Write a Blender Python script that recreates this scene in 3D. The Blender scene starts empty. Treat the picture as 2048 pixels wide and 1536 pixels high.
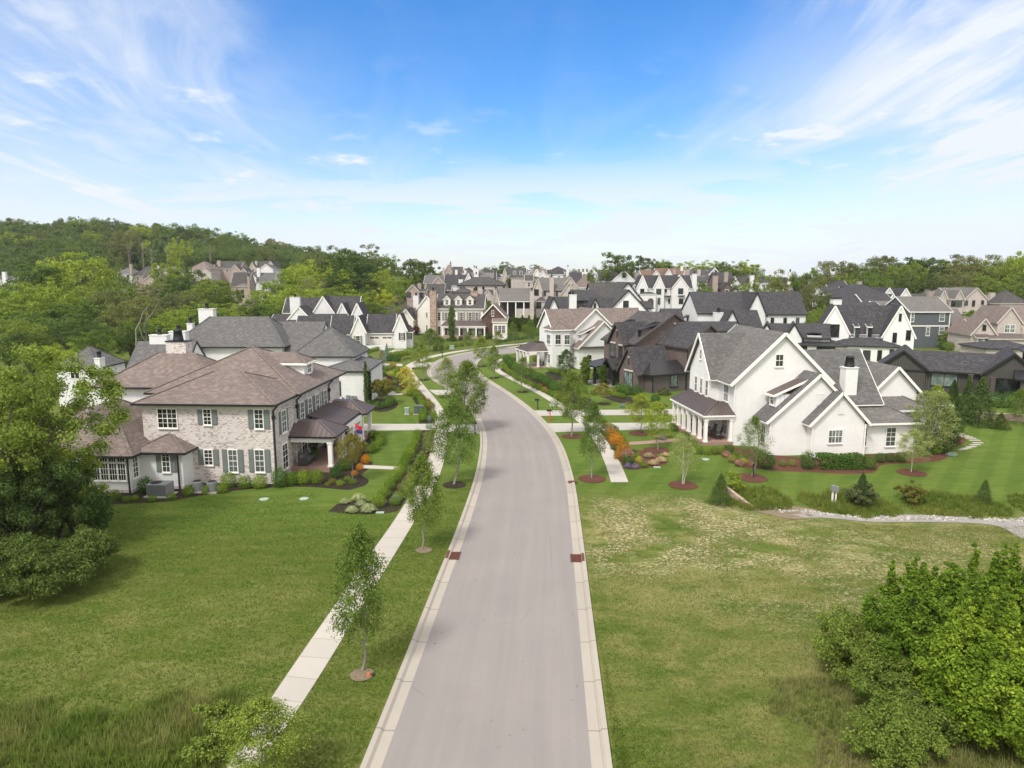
import bpy, bmesh, math, random
import numpy as np
from mathutils import Vector, Matrix
R = math.radians
C = bpy.context.scene.collection
rng = np.random.default_rng(7)
random.seed(7)

# ------------------------------------------------------------------ camera, sky, sun, exposure
F = 1400.0; H = 16.4; CX, CY = 1024.0, 768.0; HZ = 548.0
TH = math.atan((CY - HZ) / F)
CC, SS = math.cos(TH), math.sin(TH)
cam_d = bpy.data.cameras.new('camera'); cam = bpy.data.objects.new('camera', cam_d); C.objects.link(cam)
cam.location = (0, 0, H); cam.rotation_euler = (math.pi / 2 - TH, 0, 0)
cam_d.sensor_width = 36.0; cam_d.lens = 36.0 * F / 2048.0; cam_d.clip_start = 0.3; cam_d.clip_end = 6000
bpy.context.scene.camera = cam
sc = bpy.context.scene
sc.view_settings.view_transform = 'Standard'; sc.view_settings.look = 'None'
sc.view_settings.exposure = 0.58; sc.view_settings.gamma = 1.0
sc.view_settings.use_curve_mapping = False
try:
    sc.cycles.max_bounces = 6; sc.cycles.diffuse_bounces = 3; sc.cycles.glossy_bounces = 3
    sc.cycles.transmission_bounces = 3; sc.cycles.transparent_max_bounces = 4
    sc.cycles.use_adaptive_sampling = True
except Exception: pass
SUN_EL, SUN_AZ = 52.0, 215.0          # azimuth clockwise from +Y (away from the camera)
sd = bpy.data.lights.new('sun', 'SUN'); sun = bpy.data.objects.new('sun', sd); C.objects.link(sun)
sd.energy = 2.4; sd.angle = R(12); sd.color = (1.0, 0.95, 0.88)
sdir = Vector((math.sin(R(SUN_AZ)) * math.cos(R(SUN_EL)), math.cos(R(SUN_AZ)) * math.cos(R(SUN_EL)), math.sin(R(SUN_EL))))
sun.rotation_euler = sdir.to_track_quat('Z', 'Y').to_euler()
sun.location = (0, -20, 60)

def sky_world():
    w = bpy.data.worlds.new('World'); sc.world = w; w.use_nodes = True
    nt = w.node_tree; N = nt.nodes; L = nt.links; N.clear()
    out = N.new('ShaderNodeOutputWorld'); bg = N.new('ShaderNodeBackground'); bg.inputs[1].default_value = 0.125
    sk = N.new('ShaderNodeTexSky'); sk.sky_type = 'NISHITA'; sk.sun_disc = False
    sk.sun_elevation = R(SUN_EL); sk.sun_rotation = R(SUN_AZ); sk.air_density = 1.0; sk.dust_density = 0.6; sk.ozone_density = 2.0
    hs = N.new('ShaderNodeHueSaturation'); hs.inputs['Saturation'].default_value = 1.42; hs.inputs['Value'].default_value = 0.92
    L.new(sk.outputs[0], hs.inputs['Color'])
    tint = N.new('ShaderNodeMix'); tint.data_type = 'RGBA'; tint.blend_type = 'MULTIPLY'; tint.inputs[0].default_value = 1.0
    L.new(hs.outputs[0], tint.inputs[6]); tint.inputs[7].default_value = (0.98, 1.0, 1.15, 1)
    tc = N.new('ShaderNodeTexCoord'); sp = N.new('ShaderNodeSeparateXYZ'); L.new(tc.outputs['Generated'], sp.inputs[0])
    def M(op, a, b=None, clamp=False):
        m = N.new('ShaderNodeMath'); m.operation = op; m.use_clamp = clamp
        for i, q in enumerate((a, b)):
            if q is None: continue
            if isinstance(q, (int, float)): m.inputs[i].default_value = q
            else: L.new(q, m.inputs[i])
        return m.outputs[0]
    zc = M('MAXIMUM', sp.outputs[2], 0.0)
    zz = M('ADD', zc, 0.14)
    px = M('DIVIDE', sp.outputs[0], zz); py = M('DIVIDE', sp.outputs[1], zz)
    cb = N.new('ShaderNodeCombineXYZ'); L.new(px, cb.inputs[0]); L.new(py, cb.inputs[1])
    def noise(vec, scale, detail, rough, rot=0, sc3=(1, 1, 1), loc=(0, 0, 0), dist=0.0):
        mp = N.new('ShaderNodeMapping'); mp.inputs['Rotation'].default_value = (0, 0, R(rot)); mp.inputs['Scale'].default_value = sc3
        mp.inputs['Location'].default_value = loc; L.new(vec, mp.inputs[0])
        n = N.new('ShaderNodeTexNoise'); n.inputs['Scale'].default_value = scale; n.inputs['Detail'].default_value = detail
        n.inputs['Roughness'].default_value = rough; n.inputs['Distortion'].default_value = dist; L.new(mp.outputs[0], n.inputs['Vector']); return n.outputs[0]
    def ramp(v, a, b):
        r = N.new('ShaderNodeMapRange'); r.inputs[1].default_value = a; r.inputs[2].default_value = b; r.clamp = True
        r.interpolation_type = 'SMOOTHSTEP'; L.new(v, r.inputs[0]); return r.outputs[0]
    streak = ramp(noise(cb.outputs[0], 1.5, 7, 0.62, 12, (1.5, 0.42, 1), (3.1, 0.4, 0), 0.9), 0.36, 0.80)
    patch = ramp(noise(cb.outputs[0], 0.55, 3, 0.5, 0, (1, 1, 1), (7.3, 2.2, 0)), 0.36, 0.68)
    puff = ramp(noise(cb.outputs[0], 2.6, 7, 0.62, 10, (1, 1, 1), (1.0, 5.5, 0)), 0.55, 0.70)
    # thin cloud veil: more to the left and the right than straight ahead, and near the horizon
    side = ramp(M('ABSOLUTE', M('ADD', M('DIVIDE', sp.outputs[0], M('MAXIMUM', sp.outputs[1], 0.2)), 0.0)), 0.10, 0.72)
    hor = ramp(sp.outputs[2], 0.26, 0.0)
    lowp = M('MULTIPLY', side, ramp(sp.outputs[2], 0.42, 0.12))
    veil = M('MULTIPLY', M('ADD', M('MULTIPLY', side, 1.05), M('MULTIPLY', hor, 0.55)), M('ADD', M('MULTIPLY', patch, 0.50), M('MULTIPLY', streak, 1.0)), True)
    v2 = M('ADD', veil, M('MULTIPLY', M('MULTIPLY', puff, M('ADD', 0.22, M('MULTIPLY', patch, 0.8))), ramp(sp.outputs[2], 0.36, 0.10)), True)
    v3 = M('ADD', v2, M('MULTIPLY', streak, 0.07), True)
    wide = ramp(noise(cb.outputs[0], 0.9, 6, 0.66, -18, (1.0, 0.55, 1), (2.2, 8.1, 0), 0.5), 0.34, 0.66)
    v3 = M('MAXIMUM', v3, M('MULTIPLY', M('MULTIPLY', wide, 0.80), M('MULTIPLY', ramp(M('ABSOLUTE', M('DIVIDE', sp.outputs[0], M('MAXIMUM', sp.outputs[1], 0.2))), 0.12, 0.55), ramp(sp.outputs[2], 0.40, 0.16))), True)
    bank = M('MULTIPLY', ramp(noise(cb.outputs[0], 1.0, 7, 0.6, 0, (0.8, 1.2, 1), (5.0, 1.0, 0), 0.3), 0.40, 0.56), M('MULTIPLY', ramp(sp.outputs[2], 0.19, 0.08), ramp(sp.outputs[2], -0.01, 0.02)))
    v3 = M('MAXIMUM', v3, M('MULTIPLY', bank, 0.85), True)
    v4 = M('MAXIMUM', v3, M('ADD', M('MULTIPLY', M('POWER', hor, 2.2), 0.55), M('MULTIPLY', lowp, 0.42)), True)
    mx = N.new('ShaderNodeMix'); mx.data_type = 'RGBA'; L.new(v4, mx.inputs[0]); L.new(tint.outputs[2], mx.inputs[6])
    mx.inputs[7].default_value = (4.7, 5.0, 5.45, 1)
    # unseen bright cloud sheet added overhead and behind the camera for soft white light
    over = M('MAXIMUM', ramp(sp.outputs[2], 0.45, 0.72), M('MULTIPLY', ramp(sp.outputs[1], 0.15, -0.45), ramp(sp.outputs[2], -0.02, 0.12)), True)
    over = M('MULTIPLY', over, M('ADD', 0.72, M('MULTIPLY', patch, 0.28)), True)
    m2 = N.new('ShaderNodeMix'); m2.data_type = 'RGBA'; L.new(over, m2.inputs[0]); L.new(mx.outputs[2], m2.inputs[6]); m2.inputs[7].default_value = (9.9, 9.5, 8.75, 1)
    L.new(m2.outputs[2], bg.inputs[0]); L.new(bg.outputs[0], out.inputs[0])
    try: w.cycles.sampling_method = 'AUTOMATIC'
    except Exception: pass
sky_world()

# ------------------------------------------------------------------ ground height and lines of sight
def sm(x, a, b):
    t = min(1.0, max(0.0, (x - a) / (b - a))); return t * t * (3 - 2 * t)
def T(x, y):
    q = y - 165.0
    zc = 0.0 if q < 0 else (0.065 * q * q / (q + 14.0))
    if zc > 9.0: zc = 9.0 + 3.6 * math.tanh((zc - 9.0) / 3.6)
    ql = y - 300.0
    zl = 0.0 if ql < 0 else 0.15 * ql * ql / (ql + 12.0)
    if zl > 14: zl = 14 + 24 * math.tanh((zl - 14) / 24.0)
    if y > 395:
        hx = 44 if x < -310 else 44 - 6 * sm(x, -310, -240) - 14 * sm(x, -250, -165) - 12 * sm(x, -170, -90)
        tt = min(1.0, (y - 395) / 165.0); zb = T(x - 1e-9, 394.0) if x < -95 else 13.6; zl = zb + (hx - zb) * tt
    wl = sm(x, -35, -95)
    if x > -35: wl = 0.0
    elif x < -95: wl = 1.0
    else: wl = sm(-x, 35, 95)
    z = zc * (1 - wl) + zl * wl
    z += -0.55 * sm(x, 20, 26) * sm(y, 40, 47) * (1 - sm(y, 64, 72))
    z += -0.5 * math.exp(-((y - 49.5) / 2.8) ** 2) * sm(x, 13, 19)
    return z
def ray(px, py):
    a = (px - CX) / F; b = -(py - CY) / F
    return a, CC + b * SS, -SS + b * CC
def G(px, py, z=None, dz=0.0):          # point of the ground (or of height z) along a line of sight
    x, y, w = ray(px, py)
    zz = 0.0 if z is None else z
    for _ in range(1 if z is not None else 12):
        t = (zz - H) / w
        if t < 0 or t > 900: t = 900
        if z is None: zz = 0.5 * zz + 0.5 * T(x * t, y * t)
    if z is None: zz = T(x * t, y * t)
    return (x * t, y * t, zz + dz)
def GD(px, D):                          # ground point in direction px at distance D
    x = (px - CX) / F * D * CC
    x = (px - CX) / F * (D * CC + (H - T(x, D)) * SS)
    return (x, D, T(x, D))
def ZD(row, D):                         # height seen in a row at distance D
    x, y, w = ray(CX, row); return H + w * D / y

# ------------------------------------------------------------------ tagging and mesh building
def tag(o, label=None, cat=None, group=None, kind=None):
    if label: o['label'] = label
    if cat: o['category'] = cat
    if group: o['group'] = group
    if kind: o['kind'] = kind
    return o
def empty(name, loc, rz=0.0):
    o = bpy.data.objects.new(name, None); C.objects.link(o); o.location = loc; o.rotation_euler = (0, 0, rz)
    o.empty_display_size = 0.5; return o
def link(name, me, parent=None, loc=None, rz=None, scale=None):
    o = bpy.data.objects.new(name, me); C.objects.link(o)
    if parent is not None: o.parent = parent
    if loc is not None: o.location = loc
    if rz is not None: o.rotation_euler = (0, 0, rz)
    if scale is not None: o.scale = scale
    return o

class MB:
    def __init__(s): s.v = []; s.f = []; s.m = []
    def face(s, pts, m=0):
        i = len(s.v); s.v += [tuple(p) for p in pts]; s.f.append(tuple(range(i, i + len(pts)))); s.m.append(m)
    def hexa(s, b, t, m=0, mt=None):     # b: 4 bottom pts ccw, t: 4 top pts
        mt = m if mt is None else mt
        s.face([b[3], b[2], b[1], b[0]], m); s.face(t, mt)
        for k in range(4):
            j = (k + 1) % 4; s.face([b[k], b[j], t[j], t[k]], m)
    def box(s, x0, x1, y0, y1, z0, z1, m=0):
        s.hexa([(x0, y0, z0), (x1, y0, z0), (x1, y1, z0), (x0, y1, z0)], [(x0, y0, z1), (x1, y0, z1), (x1, y1, z1), (x0, y1, z1)], m)
    def beam(s, p, q, w, h, m=0, up=(0, 0, 1)):  # box along p-q
        p = Vector(p); q = Vector(q); d = (q - p).normalized(); u = Vector(up)
        sdv = d.cross(u)
        if sdv.length < 1e-4: sdv = d.cross(Vector((1, 0, 0)))
        sdv.normalize(); u = sdv.cross(d)
        a = sdv * w / 2; b = u * h / 2
        s.hexa([p - a - b, p + a - b, q + a - b, q - a - b], [p - a + b, p + a + b, q + a + b, q - a + b], m)
    def tube(s, pts, rad, n=7, m=0, cap=True):
        rings = []
        for i, p in enumerate(pts):
            p = Vector(p); a = Vector(pts[max(0, i - 1)]); b = Vector(pts[min(len(pts) - 1, i + 1)])
            d = (b - a).normalized(); x = d.cross(Vector((0.13, 0.97, 0.2))).normalized(); y = d.cross(x)
            i0 = len(s.v)
            for k in range(n):
                an = 2 * math.pi * k / n; s.v.append(tuple(p + (x * math.cos(an) + y * math.sin(an)) * rad[i]))
            rings.append(i0)
        for i in range(len(rings) - 1):
            for k in range(n):
                j = (k + 1) % n
                s.f.append((rings[i] + k, rings[i + 1] + k, rings[i + 1] + j, rings[i] + j)); s.m.append(m)
        if cap:
            s.f.append(tuple(rings[-1] + k for k in reversed(range(n)))); s.m.append(m)
            s.f.append(tuple(rings[0] + k for k in range(n))); s.m.append(m)
    def lathe(s, c, prof, n=14, m=0):    # prof: (r, z)
        base = len(s.v)
        for r, z in prof:
            for k in range(n):
                an = 2 * math.pi * k / n; s.v.append((c[0] + r * math.cos(an), c[1] + r * math.sin(an), c[2] + z))
        for i in range(len(prof) - 1):
            for k in range(n):
                j = (k + 1) % n; s.f.append((base + i * n + k, base + i * n + j, base + (i + 1) * n + j, base + (i + 1) * n + k)); s.m.append(m)
        s.f.append(tuple(base + (len(prof) - 1) * n + k for k in range(n))); s.m.append(m)
        s.f.append(tuple(base + k for k in reversed(range(n)))); s.m.append(m)
    def build(s, name, mats, parent=None, loc=None, rz=None, smooth=False, dz=0.0):
        if not s.f: return None
        me = s.mesh(name, mats, smooth, dz)
        return link(name, me, parent, loc, rz)
    def mesh(s, name, mats, smooth=False, dz=0.0):
        me = bpy.data.meshes.new(name)
        vv = s.v if dz == 0 else [(a, b, c + dz) for a, b, c in s.v]
        me.from_pydata(vv, [], s.f); me.update()
        if not isinstance(mats, (list, tuple)): mats = [mats]
        for m in mats: me.materials.append(m)
        me.polygons.foreach_set('material_index', s.m)
        # metre-sized UVs: u level along the face, v up the face
        uv = me.uv_layers.new(name='UVMap')
        nl = len(me.loops); co = np.empty(len(me.vertices) * 3, 'f'); me.vertices.foreach_get('co', co); co = co.reshape(-1, 3)
        vi = np.empty(nl, 'i'); me.loops.foreach_get('vertex_index', vi)
        nf = len(me.polygons); nn = np.empty(nf * 3, 'f'); me.polygons.foreach_get('normal', nn); nn = nn.reshape(-1, 3)
        lt = np.empty(nf, 'i'); me.polygons.foreach_get('loop_total', lt); fn = np.repeat(np.arange(nf), lt)
        n = nn[fn]; t = np.stack([-n[:, 1], n[:, 0], np.zeros(nl)], 1); ln = np.linalg.norm(t, axis=1)
        flat = ln < 0.02; t[flat] = (1, 0, 0); t /= np.where(flat, 1, ln)[:, None]
        b = np.cross(n, t); p = co[vi]
        uvs = np.stack([(p * t).sum(1), (p * b).sum(1)], 1).astype('f')
        uv.data.foreach_set('uv', uvs.ravel())
        if smooth: me.polygons.foreach_set('use_smooth', [True] * nf)
        return me

# ------------------------------------------------------------------ materials
MAT = {}
class NT:
    def __init__(s, name):
        s.m = bpy.data.materials.new(name); s.m.use_nodes = True; s.t = s.m.node_tree; s.N = s.t.nodes; s.L = s.t.links
        s.b = s.N['Principled BSDF']; s.out = s.N['Material Output']
    def n(s, t, **k):
        x = s.N.new(t)
        for a, v in k.items(): setattr(x, a, v)
        return x
    def put(s, sock, v):
        if isinstance(v, bpy.types.NodeSocket): s.L.new(v, sock)
        else: sock.default_value = v
    def math(s, op, a, b=0.0, clamp=False):
        x = s.n('ShaderNodeMath', operation=op, use_clamp=clamp); s.put(x.inputs[0], a); s.put(x.inputs[1], b); return x.outputs[0]
    def mix(s, f, a, b, mode='MIX'):
        x = s.n('ShaderNodeMix', data_type='RGBA', blend_type=mode); s.put(x.inputs[0], f)
        s.put(x.inputs[6], a if isinstance(a, bpy.types.NodeSocket) else (*a, 1)); s.put(x.inputs[7], b if isinstance(b, bpy.types.NodeSocket) else (*b, 1)); return x.outputs[2]
    def noise(s, vec, scale, detail=3, rough=0.55, dist=0.0):
        x = s.n('ShaderNodeTexNoise'); x.inputs['Scale'].default_value = scale; x.inputs['Detail'].default_value = detail
        x.inputs['Roughness'].default_value = rough; x.inputs['Distortion'].default_value = dist
        if vec is not None: s.L.new(vec, x.inputs['Vector'])
        return x.outputs[0]
    def mr(s, v, a, b, c=0.0, d=1.0, smooth=False):
        x = s.n('ShaderNodeMapRange'); x.clamp = True
        if smooth: x.interpolation_type = 'SMOOTHSTEP'
        s.put(x.inputs[0], v)
        for i, q in enumerate((a, b, c, d)): x.inputs[i + 1].default_value = q
        return x.outputs[0]
    def uv(s): return s.n('ShaderNodeTexCoord').outputs['UV']
    def obj(s): return s.n('ShaderNodeTexCoord').outputs['Object']
    def geo(s, o): return s.n('ShaderNodeNewGeometry').outputs[o]
    def map(s, vec, sc3=(1, 1, 1), rot=0.0, loc=(0, 0, 0)):
        x = s.n('ShaderNodeMapping'); x.inputs['Scale'].default_value = sc3; x.inputs['Rotation'].default_value = (0, 0, rot); x.inputs['Location'].default_value = loc
        s.L.new(vec, x.inputs[0]); return x.outputs[0]
    def bump(s, h, strength=0.3, dist=0.02):
        x = s.n('ShaderNodeBump'); x.inputs['Strength'].default_value = strength; x.inputs['Distance'].default_value = dist
        s.put(x.inputs['Height'], h); s.L.new(x.outputs[0], s.b.inputs['Normal'])
    def fin(s, col, rough=0.85, spec=0.3, metal=0.0):
        s.put(s.b.inputs['Base Color'], col if isinstance(col, bpy.types.NodeSocket) else (*col, 1)); s.put(s.b.inputs['Roughness'], rough)
        s.b.inputs['Specular IOR Level'].default_value = spec; s.b.inputs['Metallic'].default_value = metal; return s.m
def plain(name, col, rough=0.7, var=0.12, sc=1.2, spec=0.3, metal=0.0):
    if name in MAT: return MAT[name]
    t = NT(name); f = t.noise(t.obj(), sc, 4)
    c = t.mix(f, tuple(x * (1 - var) for x in col), tuple(min(1, x * (1 + var)) for x in col))
    MAT[name] = t.fin(c, rough, spec, metal); return MAT[name]
def brickm(name, c1, c2, mortar, w=0.24, h=0.08, bumps=0.4, third=None, rough=0.85, extra=0.25):
    t = NT(name); uv = t.uv()
    b = t.n('ShaderNodeTexBrick'); b.inputs['Scale'].default_value = 1.0; b.inputs['Brick Width'].default_value = w; b.inputs['Row Height'].default_value = h
    b.inputs['Mortar Size'].default_value = 0.008; b.inputs['Mortar Smooth'].default_value = 0.2; b.inputs['Bias'].default_value = 0.0
    b.inputs['Color1'].default_value = (*c1, 1); b.inputs['Color2'].default_value = (*c2, 1); b.inputs['Mortar'].default_value = (*mortar, 1)
    t.L.new(uv, b.inputs['Vector']); col = b.outputs[0]
    if third is not None:                # single bricks of another colour
        q = t.map(uv, (1 / w / 1.0, 1 / h, 1)); wn = t.n('ShaderNodeTexWhiteNoise', noise_dimensions='2D')
        sn = t.n('ShaderNodeVectorMath', operation='FLOOR'); t.L.new(q, sn.inputs[0]); t.L.new(sn.outputs[0], wn.inputs['Vector'])
        big = t.noise(uv, 0.55, 4, 0.6)
        thr = t.mr(big, 0.35, 0.7, third[1] * 0.4, third[1] * 1.8)
        col = t.mix(t.math('LESS_THAN', wn.outputs[0], thr), col, third[0])
    n = t.noise(uv, 0.7, 5, 0.6); col = t.mix(t.mr(n, 0.3, 0.75), t.mix(1.0, col, (1 - extra,) * 3, 'MULTIPLY'), col)
    t.bump(b.outputs[1], -bumps, 0.01)
    MAT[name] = t.fin(col, rough); return MAT[name]
def shingle(name, a, b, c):
    t = NT(name); uv = t.uv(); br = t.n('ShaderNodeTexBrick'); br.inputs['Scale'].default_value = 1.0
    br.inputs['Brick Width'].default_value = 0.34; br.inputs['Row Height'].default_value = 0.19; br.inputs['Mortar Size'].default_value = 0.012
    br.inputs['Mortar Smooth'].default_value = 0.3
    br.inputs['Color1'].default_value = (*a, 1); br.inputs['Color2'].default_value = (*b, 1); br.inputs['Mortar'].default_value = (*[x * 0.45 for x in a], 1)
    t.L.new(uv, br.inputs['Vector'])
    q = t.map(uv, (1 / 0.34, 1 / 0.19, 1)); wn = t.n('ShaderNodeTexWhiteNoise', noise_dimensions='2D')
    sn = t.n('ShaderNodeVectorMath', operation='FLOOR'); t.L.new(q, sn.inputs[0]); t.L.new(sn.outputs[0], wn.inputs['Vector'])
    col = t.mix(t.mr(wn.outputs[0], 0.55, 1.0), br.outputs[0], c)
    n = t.noise(uv, 0.30, 5, 0.65); col = t.mix(t.mr(n, 0.3, 0.72), t.mix(1.0, col, (0.90, 0.90, 0.91), 'MULTIPLY'), col)
    g = t.noise(uv, 45, 2); t.bump(t.math('ADD', t.math('MULTIPLY', br.outputs[1], -1.0), t.math('MULTIPLY', g, 0.5)), 0.5, 0.015)
    MAT[name] = t.fin(col, 0.92, 0.2); return MAT[name]
def lines(name, col, pitch, axis, depth=0.5, rough=0.6, var=0.06, dark=0.6):
    t = NT(name); uv = t.uv(); s = t.n('ShaderNodeSeparateXYZ'); t.L.new(uv, s.inputs[0])
    f = t.math('FRACT', t.math('DIVIDE', s.outputs[axis], pitch))
    e = t.mr(f, 0.0, 0.14) if axis == 1 else t.math('SUBTRACT', 1.0, t.math('MULTIPLY', t.mr(f, 0.0, 0.06), t.math('SUBTRACT', 1.0, t.mr(f, 0.14, 0.2))))
    n = t.noise(uv, 0.8, 4); c = t.mix(n, tuple(x * (1 - var) for x in col), tuple(min(1, x * (1 + var)) for x in col))
    c = t.mix(e, t.mix(1.0, c, (dark,) * 3, 'MULTIPLY'), c)
    t.bump(e if axis == 1 else t.math('SUBTRACT', 1.0, e), depth, 0.02)
    MAT[name] = t.fin(c, rough); return MAT[name]

white_brick = brickm('white painted brick', (0.80, 0.795, 0.78), (0.75, 0.745, 0.73), (0.60, 0.59, 0.575), extra=0.10, bumps=0.5)
cool_brick = brickm('cool white brick', (0.72, 0.72, 0.71), (0.66, 0.66, 0.66), (0.58, 0.58, 0.58), extra=0.08)
wash_brick = brickm('whitewashed brick', (0.64, 0.585, 0.56), (0.52, 0.465, 0.44), (0.60, 0.565, 0.54), third=((0.37, 0.31, 0.285), 0.2), extra=0.10, w=0.20, h=0.07)
dark_brick = brickm('dark brick', (0.145, 0.108, 0.098), (0.098, 0.078, 0.076), (0.15, 0.135, 0.125), third=((0.20, 0.13, 0.105), 0.14), extra=0.2)
beige_brick = brickm('beige brick', (0.50, 0.445, 0.41), (0.44, 0.385, 0.355), (0.48, 0.44, 0.41), third=((0.32, 0.27, 0.245), 0.08), extra=0.12)
tan_brick = brickm('tan brick', (0.38, 0.30, 0.26), (0.32, 0.25, 0.22), (0.40, 0.35, 0.31), extra=0.15)
stone = brickm('fieldstone', (0.46, 0.33, 0.25), (0.33, 0.24, 0.20), (0.42, 0.35, 0.29), w=0.42, h=0.22, third=((0.24, 0.19, 0.17), 0.2), extra=0.2)
paver_brick = brickm('red brick pavers', (0.38, 0.23, 0.19), (0.32, 0.20, 0.165), (0.28, 0.2, 0.17), w=0.2, h=0.1)
roof_brown = shingle('brown shingles', (0.185, 0.148, 0.132), (0.150, 0.121, 0.109), (0.215, 0.174, 0.154))
roof_grey = shingle('grey shingles', (0.125, 0.122, 0.120), (0.104, 0.102, 0.101), (0.148, 0.144, 0.140))
roof_warm = shingle('warm grey shingles', (0.150, 0.141, 0.133), (0.126, 0.119, 0.113), (0.175, 0.165, 0.155))
roof_dark = shingle('charcoal shingles', (0.058, 0.055, 0.060), (0.043, 0.042, 0.047), (0.082, 0.077, 0.081))
roof_mid = shingle('dark grey shingles', (0.075, 0.070, 0.070), (0.058, 0.056, 0.057), (0.1, 0.094, 0.092))
roof_red = shingle('reddish brown shingles', (0.17, 0.105, 0.08), (0.13, 0.08, 0.065), (0.2, 0.13, 0.1))
siding_white = lines('white lap siding', (0.72, 0.72, 0.71), 0.16, 1)
siding_cream = lines('cream lap siding', (0.72, 0.69, 0.63), 0.16, 1)
board_white = lines('white board and batten', (0.74, 0.74, 0.74), 0.42, 0, dark=0.75)
board_dark = lines('dark board and batten', (0.055, 0.05, 0.046), 0.30, 0, dark=1.7)
board_blue = lines('blue grey board and batten', (0.085, 0.095, 0.105), 0.40, 0, dark=1.5)
siding_brown = lines('brown lap siding', (0.105, 0.088, 0.084), 0.14, 1)
shake = brickm('red brown shakes', (0.14, 0.082, 0.062), (0.10, 0.058, 0.045), (0.09, 0.05, 0.035), w=0.22, h=0.2)
metal_roof = plain('bronze standing seam', (0.125, 0.098, 0.094), 0.38, 0.15, 0.6, 0.5, 0.35)
metal_dark = plain('black standing seam', (0.030, 0.029, 0.031), 0.42, 0.15, 0.6, 0.5, 0.3)
trim_white = plain('white trim paint', (0.78, 0.76, 0.72), 0.5, 0.04)
trim_dark = plain('dark bronze trim', (0.022, 0.022, 0.024), 0.45, 0.2)
trim_brown = plain('brown trim', (0.075, 0.062, 0.058), 0.5, 0.15)
trim_beige = plain('beige trim', (0.50, 0.46, 0.41), 0.55, 0.06)
black_metal = plain('black metal', (0.014, 0.014, 0.015), 0.5, 0.3, 4)
shutter_green = plain('grey green shutter paint', (0.150, 0.172, 0.168), 0.5, 0.08)
shutter_dark = plain('charcoal shutter paint', (0.06, 0.055, 0.055), 0.5, 0.1)
shutter_taupe = plain('taupe shutter paint', (0.25, 0.225, 0.205), 0.5, 0.1)
ac_grey = plain('grey painted steel', (0.20, 0.21, 0.215), 0.5, 0.15, 5)
util_green = plain('pale green utility paint', (0.30, 0.38, 0.33), 0.5, 0.1)
util_grey = plain('light grey utility paint', (0.42, 0.45, 0.46), 0.5, 0.1)
soffit = plain('soffit paint', (0.62, 0.58, 0.50), 0.6, 0.05)
orange_m = plain('orange paint', (0.9, 0.12, 0.03), 0.5, 0.05)
red_m = plain('red paint', (0.55, 0.03, 0.03), 0.5, 0.05)
rust_m = plain('rusty iron', (0.11, 0.042, 0.030), 0.8, 0.35, 9)
door_cream = plain('cream garage door paint', (0.68, 0.64, 0.59), 0.5, 0.05)
wood_m = plain('brown wood', (0.13, 0.07, 0.04), 0.6, 0.2, 3)
cushion = plain('grey cushion fabric', (0.16, 0.16, 0.165), 0.9, 0.1, 3)
def glass_mat(name, base, spec):
    t = NT(name); n = t.noise(t.map(t.obj(), (0.9, 0.9, 0.5)), 1.4, 3)
    oi = t.n('ShaderNodeObjectInfo').outputs['Random']
    c = t.mix(t.mr(n, 0.42, 0.62), tuple(x * 0.5 for x in base), tuple(x * 1.6 for x in base)); c = t.mix(t.mr(oi, 0.45, 1.0, 0.0, 0.55), c, (0.17, 0.20, 0.20))  # paler sky-like tone per window paints reflection variation into the glass colour
    MAT[name] = t.fin(c, 0.06, spec); return MAT[name]
glass = glass_mat('window glass', (0.022, 0.026, 0.024), 0.6)
glass_light = glass_mat('pale glass with blinds and painted reflection', (0.16, 0.20, 0.19), 0.6)  # pale base colour, for blinds and for a painted whitish reflection
# ------------------------------------------------------------------ windows (shared meshes, front faces -Y, origin bottom centre)
WC = {}
def win_mesh(w, h, cols, rows, fr, far, light=False, bars=True):
    key = (round(w, 2), round(h, 2), cols, rows, fr.name, far, light, bars)
    if key in WC: return WC[key]
    m = MB(); t = 0.07 if not far else 0.08
    x0, x1 = -w / 2, w / 2
    if not far:
        m.box(x0 - t, x0, -0.07, 0.0, -t, h + t); m.box(x1, x1 + t, -0.07, 0.0, -t, h + t)
        m.box(x0, x1, -0.068, 0.0, h, h + t); m.box(x0, x1, -0.068, 0.0, -t, 0)
        m.box(x0 - 0.10, x1 + 0.10, -0.12, -0.002, -t - 0.06, -t - 0.002)
    else:
        m.box(x0 - t, x1 + t, -0.05, -0.01, -t, 0); m.box(x0 - t, x1 + t, -0.05, -0.01, h, h + t)
        m.box(x0 - t, x0, -0.05, -0.01, 0, h); m.box(x1, x1 + t, -0.05, -0.01, 0, h)
    if bars:
        b = 0.028 if not far else 0.035
        for i in range(1, cols):
            xx = x0 + w * i / cols; bb = b * (2.2 if cols >= 4 and cols % 2 == 0 and i % 2 == 0 else 1)
            m.box(xx - bb / 2, xx + bb / 2, -0.048, -0.012, 0.001, h - 0.001)
        for i in range(1, rows):
            zz = h * i / rows; bb = b * (1.8 if i * 2 == rows else 1)
            m.box(x0 + 0.001, x1 - 0.001, -0.045, -0.013, zz - bb / 2, zz + bb / 2)
    g = MB(); g.box(x0, x1, -0.030, -0.004, 0.0, h, 0)
    WC[key] = (m.mesh('window', fr), g.mesh('pane', glass_light if light else glass))
    return WC[key]
SC_ = {}
def shutter_mesh(w, h, mat):
    k = (round(w, 2), round(h, 2), mat.name)
    if k not in SC_:
        m = MB(); m.box(-w / 2, w / 2, -0.04, -0.003, 0, h)
        for a, b in ((0.05, h * 0.48), (h * 0.52, h - 0.05)):
            m.box(-w / 2 + 0.05, w / 2 - 0.05, -0.055, -0.041, a, b)
        SC_[k] = m.mesh('shutter', mat)
    return SC_[k]
FACE = {'S': 0.0, 'E': math.pi / 2, 'N': math.pi, 'W': -math.pi / 2}

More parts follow.
